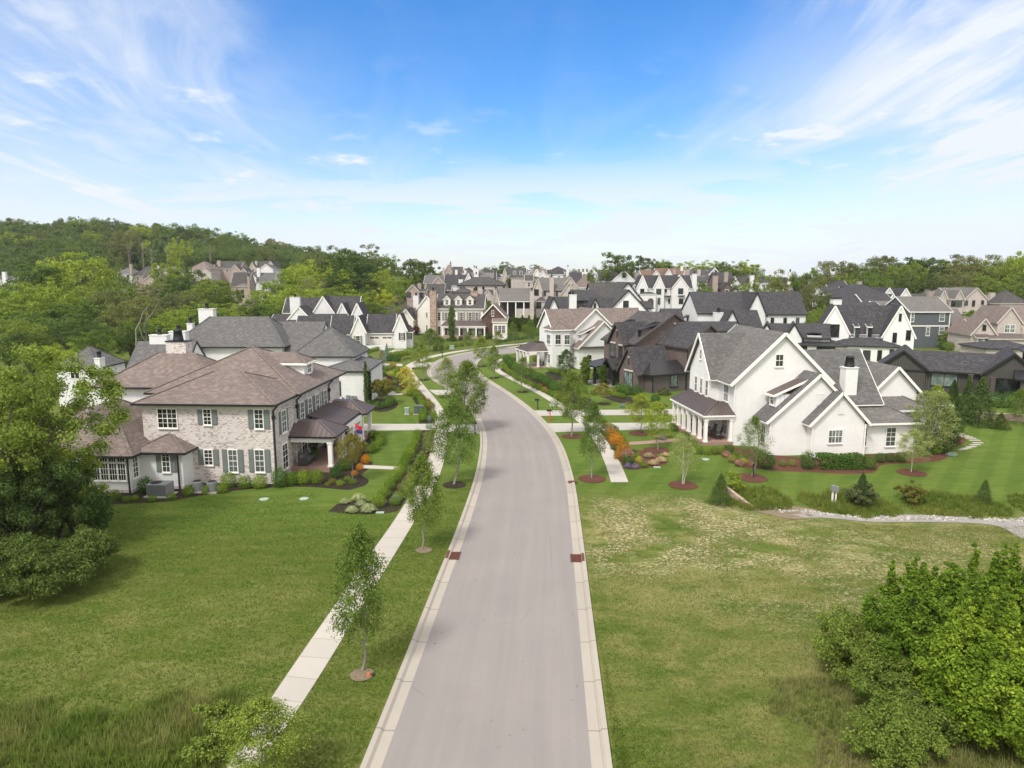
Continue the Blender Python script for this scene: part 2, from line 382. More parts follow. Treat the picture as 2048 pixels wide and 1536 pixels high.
def pieces(mb, tol=.35):                 # separate bodies of a mesh become separate parts
    if not mb.f: return []
    A = np.array([np.min([mb.v[i] for i in f], 0) for f in mb.f]) - tol; B = np.array([np.max([mb.v[i] for i in f], 0) for f in mb.f]) + tol
    n = len(mb.f); lab = -np.ones(n, int); c = 0
    for i in range(n):
        if lab[i] >= 0: continue
        st = [i]; lab[i] = c
        while st:
            j = st.pop(); ok = (lab < 0) & np.all(A <= B[j], 1) & np.all(B >= A[j], 1)
            k = np.nonzero(ok)[0]; lab[k] = c; st += list(k)
        c += 1
    if c == 1: return [mb]
    out = []
    for q in range(c):
        m = MB()
        for i in np.nonzero(lab == q)[0]: m.face([mb.v[k] for k in mb.f[i]], mb.m[i])
        out.append(m)
    return out
class House:
    def __init__(s, name, label, px=None, D=None, rot=0.0, origin=None, cat='house', far=False, group=None):
        if origin is None:
            x, y, z = GD(px, D)
        else: x, y = origin; z = T(x, y)
        s.x, s.y, s.zg, s.rot, s.far = x, y, z, R(rot), far
        s.root = empty(name, (x, y, z), -s.rot); tag(s.root, label, cat, group)
        s.W = {}; s.Rf = MB(); s.rm = []; s.tr = {}; s.k = 0; s.wi = 0
        s.roofobj = None; s.late = []
    # pixel -> local (u, z) on the plane v
    def on(s, px, row, v):
        x, y, w = ray(px, row); ca, sa = math.cos(s.rot), math.sin(s.rot)
        t = (v + s.x * sa + s.y * ca) / (x * sa + y * ca)
        return (x * t - s.x) * ca - (y * t - s.y) * sa, H + w * t
    def onu(s, px, row, u):
        x, y, w = ray(px, row); ca, sa = math.cos(s.rot), math.sin(s.rot)
        t = (u + s.x * ca - s.y * sa) / (x * ca - y * sa)
        return (x * t - s.x) * sa + (y * t - s.y) * ca, H + w * t
    def world(s, u, v):
        ca, sa = math.cos(s.rot), math.sin(s.rot); return s.x + u * ca + v * sa, s.y - u * sa + v * ca
    def wall(s, mat): return s.W.setdefault(mat.name, (mat, MB()))[1]
    def trim(s, mat): return s.tr.setdefault(mat.name, (mat, MB()))[1]
    def rmi(s, mat):
        if mat not in s.rm: s.rm.append(mat)
        return s.rm.index(mat)
    def block(s, u0, u1, v0, v1, ze, zr, kind, wm, rm, z0=None, ov=0.4, ro=0.3, tm=None, thick=0.16, peak=None, fascia=0.2, inset=None):
        """kind: U ridge along u, V ridge along v, H hip, F flat, S:<edge> shed rising towards the given side"""
        s.k += 1; e = 0.003 * (s.k % 9); tm = tm or trim_white
        z0 = (s.zg - 0.8) if z0 is None else z0
        a0, a1, b0, b1 = u0 + e, u1 - e, v0 + e, v1 - e
        if wm is not None:
            w = s.wall(wm)
            if kind == 'V':
                pu = (u0 + u1) / 2 if peak is None else peak; zt = zr - 0.10
                for vv, fl in ((b0, 0), (b1, 1)):
                    p = [(a0, vv, z0), (a1, vv, z0), (a1, vv, ze - 0.02), (pu, vv, zt), (a0, vv, ze - 0.02)]
                    w.face(p if not fl else p[::-1])
                w.face([(a0, b1, z0), (a0, b0, z0), (a0, b0, ze - 0.02), (a0, b1, ze - 0.02)]); w.face([(a1, b0, z0), (a1, b1, z0), (a1, b1, ze - 0.02), (a1, b0, ze - 0.02)])
            elif kind == 'U':
                pv = (v0 + v1) / 2 if peak is None else peak; zt = zr - 0.10
                for uu, fl in ((a0, 1), (a1, 0)):
                    p = [(uu, b0, z0), (uu, b1, z0), (uu, b1, ze - 0.02), (uu, pv, zt), (uu, b0, ze - 0.02)]
                    w.face(p if not fl else p[::-1])
                w.face([(a0, b0, z0), (a1, b0, z0), (a1, b0, ze - 0.02), (a0, b0, ze - 0.02)]); w.face([(a1, b1, z0), (a0, b1, z0), (a0, b1, ze - 0.02), (a1, b1, ze - 0.02)])
            else: w.box(a0, a1, b0, b1, z0, ze - 0.01)
        mi = s.rmi(rm); r = s.Rf; tb = s.trim(tm)
        def slab(p, q, p2, q2):          # eave p-q, ridge p2-q2
            n = (Vector(q) - Vector(p)).cross(Vector(p2) - Vector(p)).normalized()
            if n.z < 0: n = -n
            o = n * thick
            T4 = [Vector(p) + o, Vector(q) + o, Vector(q2) + o, Vector(p2) + o]; B4 = [Vector(p), Vector(q), Vector(q2), Vector(p2)]
            if ((T4[1] - T4[0]).cross(T4[3] - T4[0])).z < 0: T4.reverse(); B4.reverse()
            r.hexa(B4, T4, mi)
        if kind in 'UV' and len(kind) == 1:
            if kind == 'V':
                pu = (u0 + u1) / 2 if peak is None else peak
                for ue, sg in ((u0, -1), (u1, 1)):
                    sl = (zr - ze) / abs(pu - ue); zl = ze - sl * ov; uo = ue + sg * ov
                    slab((uo, v0 - ro, zl), (uo, v1 + ro, zl), (pu, v0 - ro, zr), (pu, v1 + ro, zr))
                    tb.beam((uo + sg * 0.035, v0 - ro - 0.02, zl + 0.03), (uo + sg * 0.035, v1 + ro + 0.02, zl + 0.03), 0.07, fascia)
                    for vv in (v0 - ro - 0.03, v1 + ro + 0.03):
                        tb.beam((uo + sg * 0.07, vv, zl + 0.03 - sl * 0.07), (pu, vv, zr + 0.03), 0.08, fascia * 1.25)
            else:
                pv = (v0 + v1) / 2 if peak is None else peak
                for ve, sg in ((v0, -1), (v1, 1)):
                    sl = (zr - ze) / abs(pv - ve); zl = ze - sl * ov; vo = ve + sg * ov
                    slab((u0 - ro, vo, zl), (u1 + ro, vo, zl), (u0 - ro, pv, zr), (u1 + ro, pv, zr))
                    tb.beam((u0 - ro - 0.02, vo + sg * 0.035, zl + 0.03), (u1 + ro + 0.02, vo + sg * 0.035, zl + 0.03), 0.07, fascia)
                    for uu in (u0 - ro - 0.03, u1 + ro + 0.03):
                        tb.beam((uu, vo + sg * 0.07, zl + 0.03 - sl * 0.07), (uu, pv, zr + 0.03), 0.08, fascia * 1.25)
        elif kind == 'H':
            U0, U1, V0, V1 = u0 - ov, u1 + ov, v0 - ov, v1 + ov
            hw = min(U1 - U0, V1 - V0) / 2
            if inset is not None: r0, r1 = (U0 + inset, (V0 + V1) / 2, zr), (U1 - inset, (V0 + V1) / 2, zr)
            elif U1 - U0 >= V1 - V0: r0, r1 = (U0 + hw, (V0 + V1) / 2, zr), (U1 - hw - 0.001, (V0 + V1) / 2, zr)
            else: r0, r1 = ((U0 + U1) / 2, V0 + hw, zr), ((U0 + U1) / 2, V1 - hw - 0.001, zr)
            c = [(U0, V0, ze), (U1, V0, ze), (U1, V1, ze), (U0, V1, ze)]
            if U1 - U0 >= V1 - V0 or inset is not None:
                r.face([c[0], c[1], r1, r0], mi); r.face([c[1], c[2], r1], mi); r.face([c[2], c[3], r0, r1], mi); r.face([c[3], c[0], r0], mi)
            else:
                r.face([c[0], c[1], r0], mi); r.face([c[1], c[2], r1, r0], mi); r.face([c[2], c[3], r1], mi); r.face([c[3], c[0], r0, r1], mi)
            q = 0.16
            for (x0, x1, y0, y1) in ((U0 - .05, U1 + .05, V0 - .05, V0 + .03), (U0 - .05, U1 + .05, V1 - .03, V1 + .05), (U0 - .05, U0 + .03, V0 + .03, V1 - .03), (U1 - .03, U1 + .05, V0 + .03, V1 - .03)):
                tb.box(x0, x1, y0, y1, ze - q, ze + 0.012)
            s.trim(soffit if tm is not trim_white else trim_white).box(U0 + .035, U1 - .035, V0 + .035, V1 - .035, ze - 0.12, ze - 0.02)
            for a, b in ((c[0], r0), (c[1], r1 if U1 - U0 >= V1 - V0 or inset is not None else r0), (c[2], r1), (c[3], r0 if U1 - U0 >= V1 - V0 or inset is not None else r1)):
                r.beam(Vector(a) + Vector((0, 0, .02)), Vector(b) + Vector((0, 0, .02)), 0.22, 0.05, mi)
        elif kind == 'F':
            tb.box(u0 - ov, u1 + ov, v0 - ov, v1 + ov, ze, ze + 0.25); r.box(u0 - ov + .1, u1 + ov - .1, v0 - ov + .1, v1 + ov - .1, ze + 0.2, ze + 0.27, mi)
        elif kind.startswith('S'):       # shed: high side E/W/N
            hi = kind[1]
            if hi == 'N':
                sl = (zr - ze) / (v1 - v0); slab((u0 - ro, v0 - ov, ze - sl * ov), (u1 + ro, v0 - ov, ze - sl * ov), (u0 - ro, v1, zr), (u1 + ro, v1, zr))
                tb.beam((u0 - ro - .03, v0 - ov - .035, ze - sl * ov + .02), (u1 + ro + .03, v0 - ov - .035, ze - sl * ov + .02), .07, fascia)
                for uu in (u0 - ro - .03, u1 + ro + .03): tb.beam((uu, v0 - ov, ze - sl * ov + .02), (uu, v1, zr + .02), .06, fascia)
            else:
                ul, uh = (u0, u1) if hi == 'E' else (u1, u0); sg = -1 if hi == 'E' else 1
                sl = (zr - ze) / (u1 - u0); zl = ze - sl * ov; uo = ul + sg * ov
                slab((uo, v0 - ro, zl), (uo, v1 + ro, zl), (uh, v0 - ro, zr), (uh, v1 + ro, zr))
                tb.beam((uo + sg * .035, v0 - ro - .03, zl + .02), (uo + sg * .035, v1 + ro + .03, zl + .02), .07, fascia)
                for vv in (v0 - ro - .03, v1 + ro + .03): tb.beam((uo, vv, zl + .02), (uh, vv, zr + .02), .06, fascia)
        return (u0, u1, v0, v1)
    def pb(s, pl, pr, re, rr, v0, dep, kind, wm, rm, **k):
        """block whose front face spans pixel columns pl..pr; re = eave row, rr = ridge row"""
        u0, za = s.on(pl, re, v0); u1, zb = s.on(pr, re, v0); ze = (za + zb) / 2
        vr = v0 if kind == 'V' else v0 + dep / 2
        if kind == 'H': vr = v0 + (dep if 'inset' in k else min(dep, u1 - u0)) / 2
        if kind == 'SN': vr = v0 + dep
        zr = s.on((pl + pr) / 2, rr, vr)[1]
        return s.block(u0, u1, v0, v0 + dep, ze, max(zr, ze + 0.1), kind, wm, rm, **k)
    def win(s, face, a, z, w, h, at, cols=2, rows=4, fr=None, sh=None, light=False, shw=None, name='window', bars=True):
        """window on face plane: a = position along it, z = sill height, at = plane coordinate"""
        fr = fr or trim_white
        wm, gm = win_mesh(w, h, cols, rows, fr, s.far, light, bars)
        loc = {'S': (a, at, z), 'N': (a, at, z), 'E': (at, a, z), 'W': (at, a, z)}[face]
        off = {'S': (0, -0.008), 'N': (0, 0.008), 'E': (0.008, 0), 'W': (-0.008, 0)}[face]
        l = (loc[0] + off[0], loc[1] + off[1], loc[2] - s.zg)
        o = link(name, wm, s.root, l, FACE[face]); link('pane', gm, o)
        if sh is not None:
            q = shw or w * 0.5
            mm = shutter_mesh(q, h + 0.1, sh)
            for sg in (-1, 1):
                d = sg * (w / 2 + 0.09 + q / 2)
                dx, dy = (d, 0) if face in 'SN' else (0, d)
                link('shutter', mm, s.root, (l[0] + dx, l[1] + dy, l[2] - 0.05), FACE[face])
        return o
    def pw(s, px0, px1, r0, r1, v, cols=2, rows=4, **k):   # window on a south face plane v by pixel box
        u0, zt = s.on(px0, r0, v); u1, zb = s.on(px1, r1, v)
        return s.win('S', (u0 + u1) / 2, min(zt, zb), abs(u1 - u0), abs(zt - zb), v, cols, rows, **k)
    def chimney(s, u, v, w, d, z0, z1, mat, pot='tall', cap=None):
        m = MB(); m.box(u - w / 2, u + w / 2, v - d / 2, v + d / 2, z0 - s.zg, z1 - s.zg)
        o = link('chimney', m.mesh('chimney', mat), s.root)
        c = MB(); z = z1 - s.zg; c.box(u - w / 2 - .06, u + w / 2 + .06, v - d / 2 - .06, v + d / 2 + .06, z + 0.002, z + .10)
        link('chimney_cap', c.mesh('chimney_cap', cap or mat), o)
        p = MB()
        if pot == 'tall':
            p.lathe((u, v, z + .10), [(.26, 0), (.30, .08), (.24, .12), (.24, .62), (.30, .68), (.22, .80), (.05, .86)], 12)
        elif pot == 'wide':
            p.lathe((u, v, z + .10), [(.42, 0), (.50, .05), (.46, .1), (.36, .85), (.40, .9), (.40, .95), (.16, 1.08)], 12)
        elif pot == 'slab':
            for dx in (-1, 1):
                for dy in (-1, 1): p.box(u + dx * w * .42 - .04, u + dx * w * .42 + .04, v + dy * d * .42 - .04, v + dy * d * .42 + .04, z + .101, z + .45)
            p.box(u - w * .5, u + w * .5, v - d * .5, v + d * .5, z + .451, z + .55); p.box(u - w * .3, u + w * .3, v - d * .3, v + d * .3, z + .551, z + .62)
        if pot: link('chimney_pot', p.mesh('chimney_pot', black_metal, True), o)
        return o
    def pchim(s, pl, pr, rt, rb, v, mat, d=None, **k):
        u0, zt = s.on(pl, rt, v); u1, zb = s.on(pr, rb, v); w = abs(u1 - u0)
        return s.chimney((u0 + u1) / 2, v + (d or w) / 2, w, d or w, zb - 1.5, zt, mat, **k)
    def posts(s, pts, z0, z1, w=0.28, mat=None, name='porch_post'):
        k = ('post', round(z1 - z0, 2), w, (mat or trim_white).name)
        if k not in SC_:
            m = MB(); h = z1 - z0; m.box(-w / 2, w / 2, -w / 2, w / 2, 0.16, h - 0.13)
            m.box(-w / 2 - .05, w / 2 + .05, -w / 2 - .05, w / 2 + .05, 0, 0.159); m.box(-w / 2 - .05, w / 2 + .05, -w / 2 - .05, w / 2 + .05, h - 0.129, h)
            SC_[k] = m.mesh(name, mat or trim_white)
        for u, v in pts: link(name, SC_[k], s.root, (u, v, z0 - s.zg))
    def ribs(s, p0, p1, q0, q1, n, mat):   # raised seams between eave line p0-p1 and top line q0-q1
        m = s.trim(mat)
        for i in range(n + 1):
            t = i / n; a = Vector(p0).lerp(Vector(p1), t); b = Vector(q0).lerp(Vector(q1), t)
            if (b - a).length > 0.3: m.beam(a, b, 0.035, 0.06)
    def metal_hip(s, c, top, mat, tm, seam=0.42, edge=None):
        """porch roof: c = 4 eave corners, top = 4 top points (same order); faces with seams"""
        mi = s.rmi(mat)
        for k in range(4):
            j = (k + 1) % 4; A, B, Cc, D_ = Vector(c[k]), Vector(c[j]), Vector(top[j]), Vector(top[k])
            if (B - A).length < 0.05 or ((A - D_).length < 0.05 and (B - Cc).length < 0.05): continue
            pts = [A, B, Cc, D_] if (Cc - D_).length > 0.02 else [A, B, Cc]
            if edge is not None and k not in edge: continue
            s.Rf.face(pts, mi)
            n = ((B - A).cross(D_ - A)).normalized(); n = n if n.z > 0 else -n
            d = (B - A); L = d.length; d.normalize(); cnt = max(1, int(L / seam))
            up = (D_ - A) - d * (D_ - A).dot(d); upn = up.normalized()
            la, lb = (D_ - A).dot(d), L - (Cc - B).dot(-d)
            hgt = up.length; tb = s.trim(mat)
            for i in range(1, cnt):
                x = L * i / cnt
                if x < la: hh = hgt * x / la if la > 0.01 else hgt
                elif x > lb: hh = hgt * (L - x) / (L - lb) if L - lb > 0.01 else hgt
                else: hh = hgt
                if hh > 0.12: tb.beam(A + d * x + n * .015, A + d * x + upn * hh + n * .015, 0.035, 0.055)
            s.trim(tm).beam(A + Vector((0, 0, -.07)), B + Vector((0, 0, -.07)), 0.09, 0.15)
        for k in range(4):
            a, b = Vector(c[k]), Vector(top[k])
            if (a - b).length > 0.3 and (edge is None or k in edge or (k - 1) % 4 in edge): s.trim(mat).beam(a + Vector((0, 0, .03)), b + Vector((0, 0, .03)), 0.12, 0.08)
    def pipe(s, segs, mat, boxes=()):
        m = MB()
        for a, b in segs: m.beam(a, b, .1, .1)
        for q in boxes: m.box(*q)
        return m.build('downpipe', mat, s.root, dz=-s.zg)
    def done(s, found=None):
        for nm, (mat, mb) in s.W.items():
            for q in pieces(mb): q.build('wall', mat, s.root, dz=-s.zg)
        if s.Rf.f:
            for q in pieces(s.Rf): q.build('roof', s.rm, s.root, dz=-s.zg)
        for nm, (mat, mb) in s.tr.items():
            for q in pieces(mb): q.build('roof_trim', mat, s.root, dz=-s.zg)
        return s
# ------------------------------------------------------------------ house A: whitewashed brick, brown roof, left foreground
def house_a():
    ox, oy, _ = G(551, 968, 0.0)
    h = House('brick_house', 'large whitewashed brick house with brown hip roof and grey green shutters, left of the road', origin=(ox, oy), rot=3.1)
    b = h.block
    b(-10.4, 0, 0, 8, 6.45, 8.4, 'H', wash_brick, roof_brown, ov=0.5, tm=trim_dark)
    b(-12, 0.2, 4.6, 17, 6.5, 9.8, 'H', wash_brick, roof_brown, ov=0.55, tm=trim_dark)
    b(-18.5, -8, 7.3, 14.4, 6.5, 9.15, 'H', siding_white, roof_brown, ov=0.5, tm=trim_dark)
    w = h.wall(soffit); w.box(-10.45, 0.05, -0.05, -0.002, 5.95, 6.33); w.box(0.012, 0.06, 0, 4.6, 5.95, 6.33)
    # dormer on the street side
    b(-6.5, -0.85, 10.0, 12.4, 8.35, 9.25, 'H', siding_white, roof_brown, z0=6.9, ov=0.3, tm=trim_white)
    h.win('E', 11.2, 7.35, 0.95, 0.8, -0.85, 4, 2)
    # one-storey wing: siding room and sun room, low brown roofs
    b(-10.1, -6.55, -1.6, 4, 2.95, 4.0, 'H', siding_white, roof_brown, ov=0.45, tm=trim_dark)
    b(-13.3, -9.95, -2.8, 6, 2.95, 4.9, 'H', siding_white, roof_brown, ov=0.45, tm=trim_dark)
    b(-19.5, -12.9, -1.5, 9.5, 2.95, 5.6, 'H', siding_white, roof_brown, ov=0.45, tm=trim_dark)
    f = h.wall(wash_brick); f.box(-13.36, -9.89, -2.87, -2.0, -1, 0.25); f.box(-9.88, -6.5, -1.67, -1.0, -1, 0.25)
    # front windows, upper floor
    h.pw(315.4, 355, 818, 855, 0, 4, 4)
    h.pw(407, 423, 819, 848.5, 0, 2, 4, sh=shutter_green, shw=0.42); h.pw(509, 527, 819, 856.5, 0, 2, 4, sh=shutter_green, shw=0.45)
    for a, c, t, q in ((409, 426, 900, 929), (457, 476, 900, 943), (510, 529.5, 900, 943)): h.pw(a, c, t, q, 0, 2, 4, sh=shutter_green, shw=0.44)
    h.pw(324, 341, 903, 943, -1.6, 2, 4, sh=shutter_green, shw=0.42)
    for i in range(4):
        c = -12.65 + i * 0.68; h.win('S', c, 1.0, 0.56, 1.3, -2.8, 3, 3); h.win('S', c, 2.42, 0.56, 0.34, -2.8, 3, 1)
    for i in range(5):
        c = -17.0 + i * 0.8; h.win('S', c, 1.0, 0.66, 1.3, -1.5, 3, 3); h.win('S', c, 2.42, 0.66, 0.34, -1.5, 3, 1)
    h.win('E', -2.25, 1.1, 0.6, 1.5, -9.95, 2, 4)
    # street side windows
    h.win('E', 2.3, 3.7, 0.9, 1.75, 0, 2, 4, sh=shutter_green, shw=.42)
    for v in (6.0, 8.0, 10.0, 12.3): h.win('E', v, 3.6, 0.85, 1.85, 0.2, 2, 4, sh=shutter_green, shw=.42)
    h.win('E', 2.2, 0.7, 1.1, 2.0, 0, 2, 4)
    for v in (6.2, 11.6): h.win('E', v, 0.7, 1.2, 2.0, 0.2, 2, 4)
    d = MB(); d.box(0.205, 0.26, 8.3, 9.5, 0.5, 2.75); d.build('door', wood_m, h.root)
    # down pipes
    for (u, v) in ((0.10, 0.08), (0.30, 4.7), (0.34, 13.2)):
        h.pipe([((u, v, 0.3 if v < 1 else 4.3), (u, v, 5.9)), ((u, v, 5.9), (u + .42, v - .1, 6.3))], trim_dark, [(u - .12, u + .12, v - .12, v + .12, 5.2, 5.5)])
    h.pipe([((-6.85, -1.72, 0.0), (-6.85, -1.72, 2.7))], trim_dark); h.pipe([((-10.05, -2.95, 0), (-10.05, -2.95, 2.7))], trim_dark)
    h.chimney(-13.2, 11.3, 1.9, 1.1, 8.4, 10.15, wash_brick, pot='wide', cap=trim_dark)
    # porch with bronze metal roof
    fl = MB(); fl.box(0.01, 3.3, 3.4, 16.6, -0.6, 0.45); fl.build('porch_floor', paver_brick, h.root)
    tw = 4.15
    h.metal_hip([(0.2, 7.0, 3.25), (3.35, 7.0, 3.25), (3.35, 13.0, 3.25), (0.2, 13.0, 3.25)], [(0.2, 7.0, tw), (0.21, 7.0, tw), (0.21, 13.0, tw), (0.2, 13, tw)], metal_roof, trim_dark, edge=(1,))
    for v0, v1 in ((3.2, 7.0), (13.0, 16.8)):
        h.metal_hip([(0.0, v0, 3.1), (3.95, v0, 3.1), (3.95, v1, 3.1), (0.0, v1, 3.1)], [(0.0, v0 + 1.6, tw - .1), (2.1, v0 + 1.6, tw - .1), (2.1, v1 - 1.2, tw - .1), (0.0, v1 - 1.2, tw - .1)], metal_roof, trim_dark)
        h.rmi(metal_roof); h.Rf.face([(0.0, v0 + 1.6, tw - .1), (2.1, v0 + 1.6, tw - .1), (2.1, v1 - 1.2, tw - .1), (0, v1 - 1.2, tw - .1)], h.rmi(metal_roof))
    bm = MB(); bm.box(0.05, 3.5, 3.45, 3.75, 2.55, 2.98); bm.box(3.2, 3.5, 3.751, 16.3, 2.55, 2.98); bm.box(0.05, 3.5, 16.301, 16.6, 2.55, 2.98)
    bm.build('porch_beam', trim_white, h.root)
    cl = MB(); cl.box(0.05, 3.15, 3.8, 16.2, 2.86, 2.93); cl.build('porch_ceiling', soffit, h.root)
    h.posts([(3.35, v) for v in (3.6, 6.6, 7.4, 10.0, 12.6, 13.4, 16.4)], 0.45, 2.55, 0.34)
    h.done(); return h
HA = house_a()

# ------------------------------------------------------------------ house B: white painted brick, grey roofs, right foreground
def house_b():
    ox, oy, _ = G(1411, 890.5, 0.0)
    h = House('white_house', 'big white painted brick house with grey gables and columned porch, right foreground', origin=(ox, oy), rot=-6.3)
    b = h.block; tg = trim_white; k = dict(tm=tg, z0=-1.6)
    b(2.7, 12.0, 0, 10.4, 6.35, 10.75, 'V', white_brick, roof_warm, ov=.5, ro=.3, fascia=.24, **k)
    b(1.9, 7.35, 3.9, 9.9, 6.4, 10.2, 'U', white_brick, roof_grey, ov=.45, ro=.35, fascia=.22, **k)
    b(5.15, 13.9, -2.6, 0.3, 3.05, 7.1, 'V', white_brick, roof_grey, peak=9.7, ov=.45, ro=.25, **k)
    b(8.75, 13.85, -3.7, -1.0, 2.95, 5.55, 'V', white_brick, roof_grey, peak=11.35, ov=.42, ro=.25, **k)
    b(13.0, 19.5, -2.9, 4.2, 2.5, 4.5, 'H', white_brick, roof_warm, ov=.5, **k)
    b(9.0, 17.0, -1.1, 7.4, 4.1, 8.75, 'U', white_brick, roof_grey, ov=.2, ro=.15, **k)
    b(18.1, 22.9, 1.8, 9, 4.7, 7.05, 'V', white_brick, roof_warm, ov=.45, **k)
    b(15.4, 23, 0.2, 6, 3.05, 4.75, 'H', white_brick, roof_warm, ov=.5, **k)
    b(22.2, 26.6, 2.4, 8.5, 3.05, 3.9, 'H', None, roof_warm, ov=.5, **k)
    h.posts([(22.6, 2.7), (26.3, 2.7), (26.3, 5.6), (26.3, 8.2)], -0.6, 2.95, 0.3)
    # west shed dormer on the mid gable: slopes up to the east
    b(5.95, 9.2, -1.9, -0.5, 5.2, 6.6, 'SE', board_white, metal_roof, z0=3.3, ov=.35, ro=.15, tm=trim_white, thick=.08)
    h.ribs((5.6, -2.05, 5.12), (5.6, -.35, 5.12), (9.2, -2.05, 6.7), (9.2, -.35, 6.7), 5, metal_roof)
    h.win('W', -1.2, 4.15, 0.6, .85, 5.95, 2, 2)
    h.pw(1552, 1565, 709.5, 732, 0, 2, 2); h.pw(1658, 1682.6, 861, 885, -3.7, 4, 2, light=True)
    h.pw(1773.5, 1788.5, 856, 891, -2.9, 2, 4, light=False); h.pw(1726, 1731, 856, 891, -2.9, 1, 4)
    for u, z, v in ((9.9, 4.3, -2.6), (11.4, 3.6, -3.7)):
        m = MB(); m.box(u - .3, u + .3, v - .05, v - .012, z - 1.65 + 1.6, z - 1.6 + 1.6 + .02); m.box(u - .2, u + .2, v - .03, v - .012, z + .05, z + .95); m.box(u - .27, u + .27, v - .05, v - .012, z + .951, z + 1.05)
        m.build('wall_niche', white_brick, h.root, dz=-h.zg)
    for v in (4.9, 6.4, 7.9): h.win('W', v, 4.0, 0.62, 1.55, 1.9, 2, 2)
    h.win('W', 6.9, 7.6, 0.5, 0.9, 1.9, 2, 2); h.win('W', 1.9, 4.0, 1.0, 1.55, 2.7, 4, 2)
    h.win('W', 1.9, 0.7, 1.1, 1.9, 2.7, 4, 2); h.win('W', -1.4, 0.5, 0.8, 1.7, 5.15, 2, 2)
    for v in (5.2, 8.3): h.win('W', v, 0.7, 0.9, 1.9, 1.9, 2, 2)
    d = MB(); d.box(1.82, 1.89, 6.3, 7.3, 0.4, 2.6); d.build('door', wood_m, h.root, dz=-h.zg)
    for q in (((5.12, -2.66, -.5), (5.12, -2.66, 2.7)), ((8.7, -3.76, -.6), (8.7, -3.76, 2.6)), ((2.66, -.06, 3.3), (2.66, -.06, 5.9)), ((13.9, -3.76, -.6), (13.9, -3.76, 2.6))): h.pipe([q], trim_white)
    h.chimney(14.1, -0.2, 1.25, 1.0, 3.2, 7.4, white_brick, pot='wide', cap=white_brick)
    h.chimney(21.2, 3.6, 1.9, 1.2, 3.4, 5.35, white_brick, pot='wide', cap=white_brick)
    # porch
    fl = MB(); fl.box(-0.35, 2.69, -0.15, 9.3, -0.5, 0.32); fl.build('porch_floor', paver_brick, h.root, dz=-h.zg)
    h.metal_hip([(-.4, -.25, 2.95), (2.7, -.25, 2.95), (2.7, 9.4, 2.95), (-.4, 9.4, 2.95)], [(1.9, 1.9, 3.95), (2.7, 1.9, 3.95), (2.7, 9.4, 3.95), (1.9, 9.4, 3.95)], metal_roof, trim_white, edge=(0, 3), seam=.38)
    bm = MB(); bm.box(-.2, .12, -.1, 9.2, 2.5, 2.86); bm.box(.121, 2.69, -.1, .2, 2.5, 2.86); bm.build('porch_beam', trim_white, h.root, dz=-h.zg)
    cl = MB(); cl.box(.13, 2.68, .21, 9.2, 2.78, 2.84); cl.build('porch_ceiling', soffit, h.root, dz=-h.zg)
    h.posts([(-.04, .05 + 1.5 * i) for i in range(7)] + [(2.5, .08)], 0.32, 2.5, 0.30)
    h.done(); return h
HB = house_b()

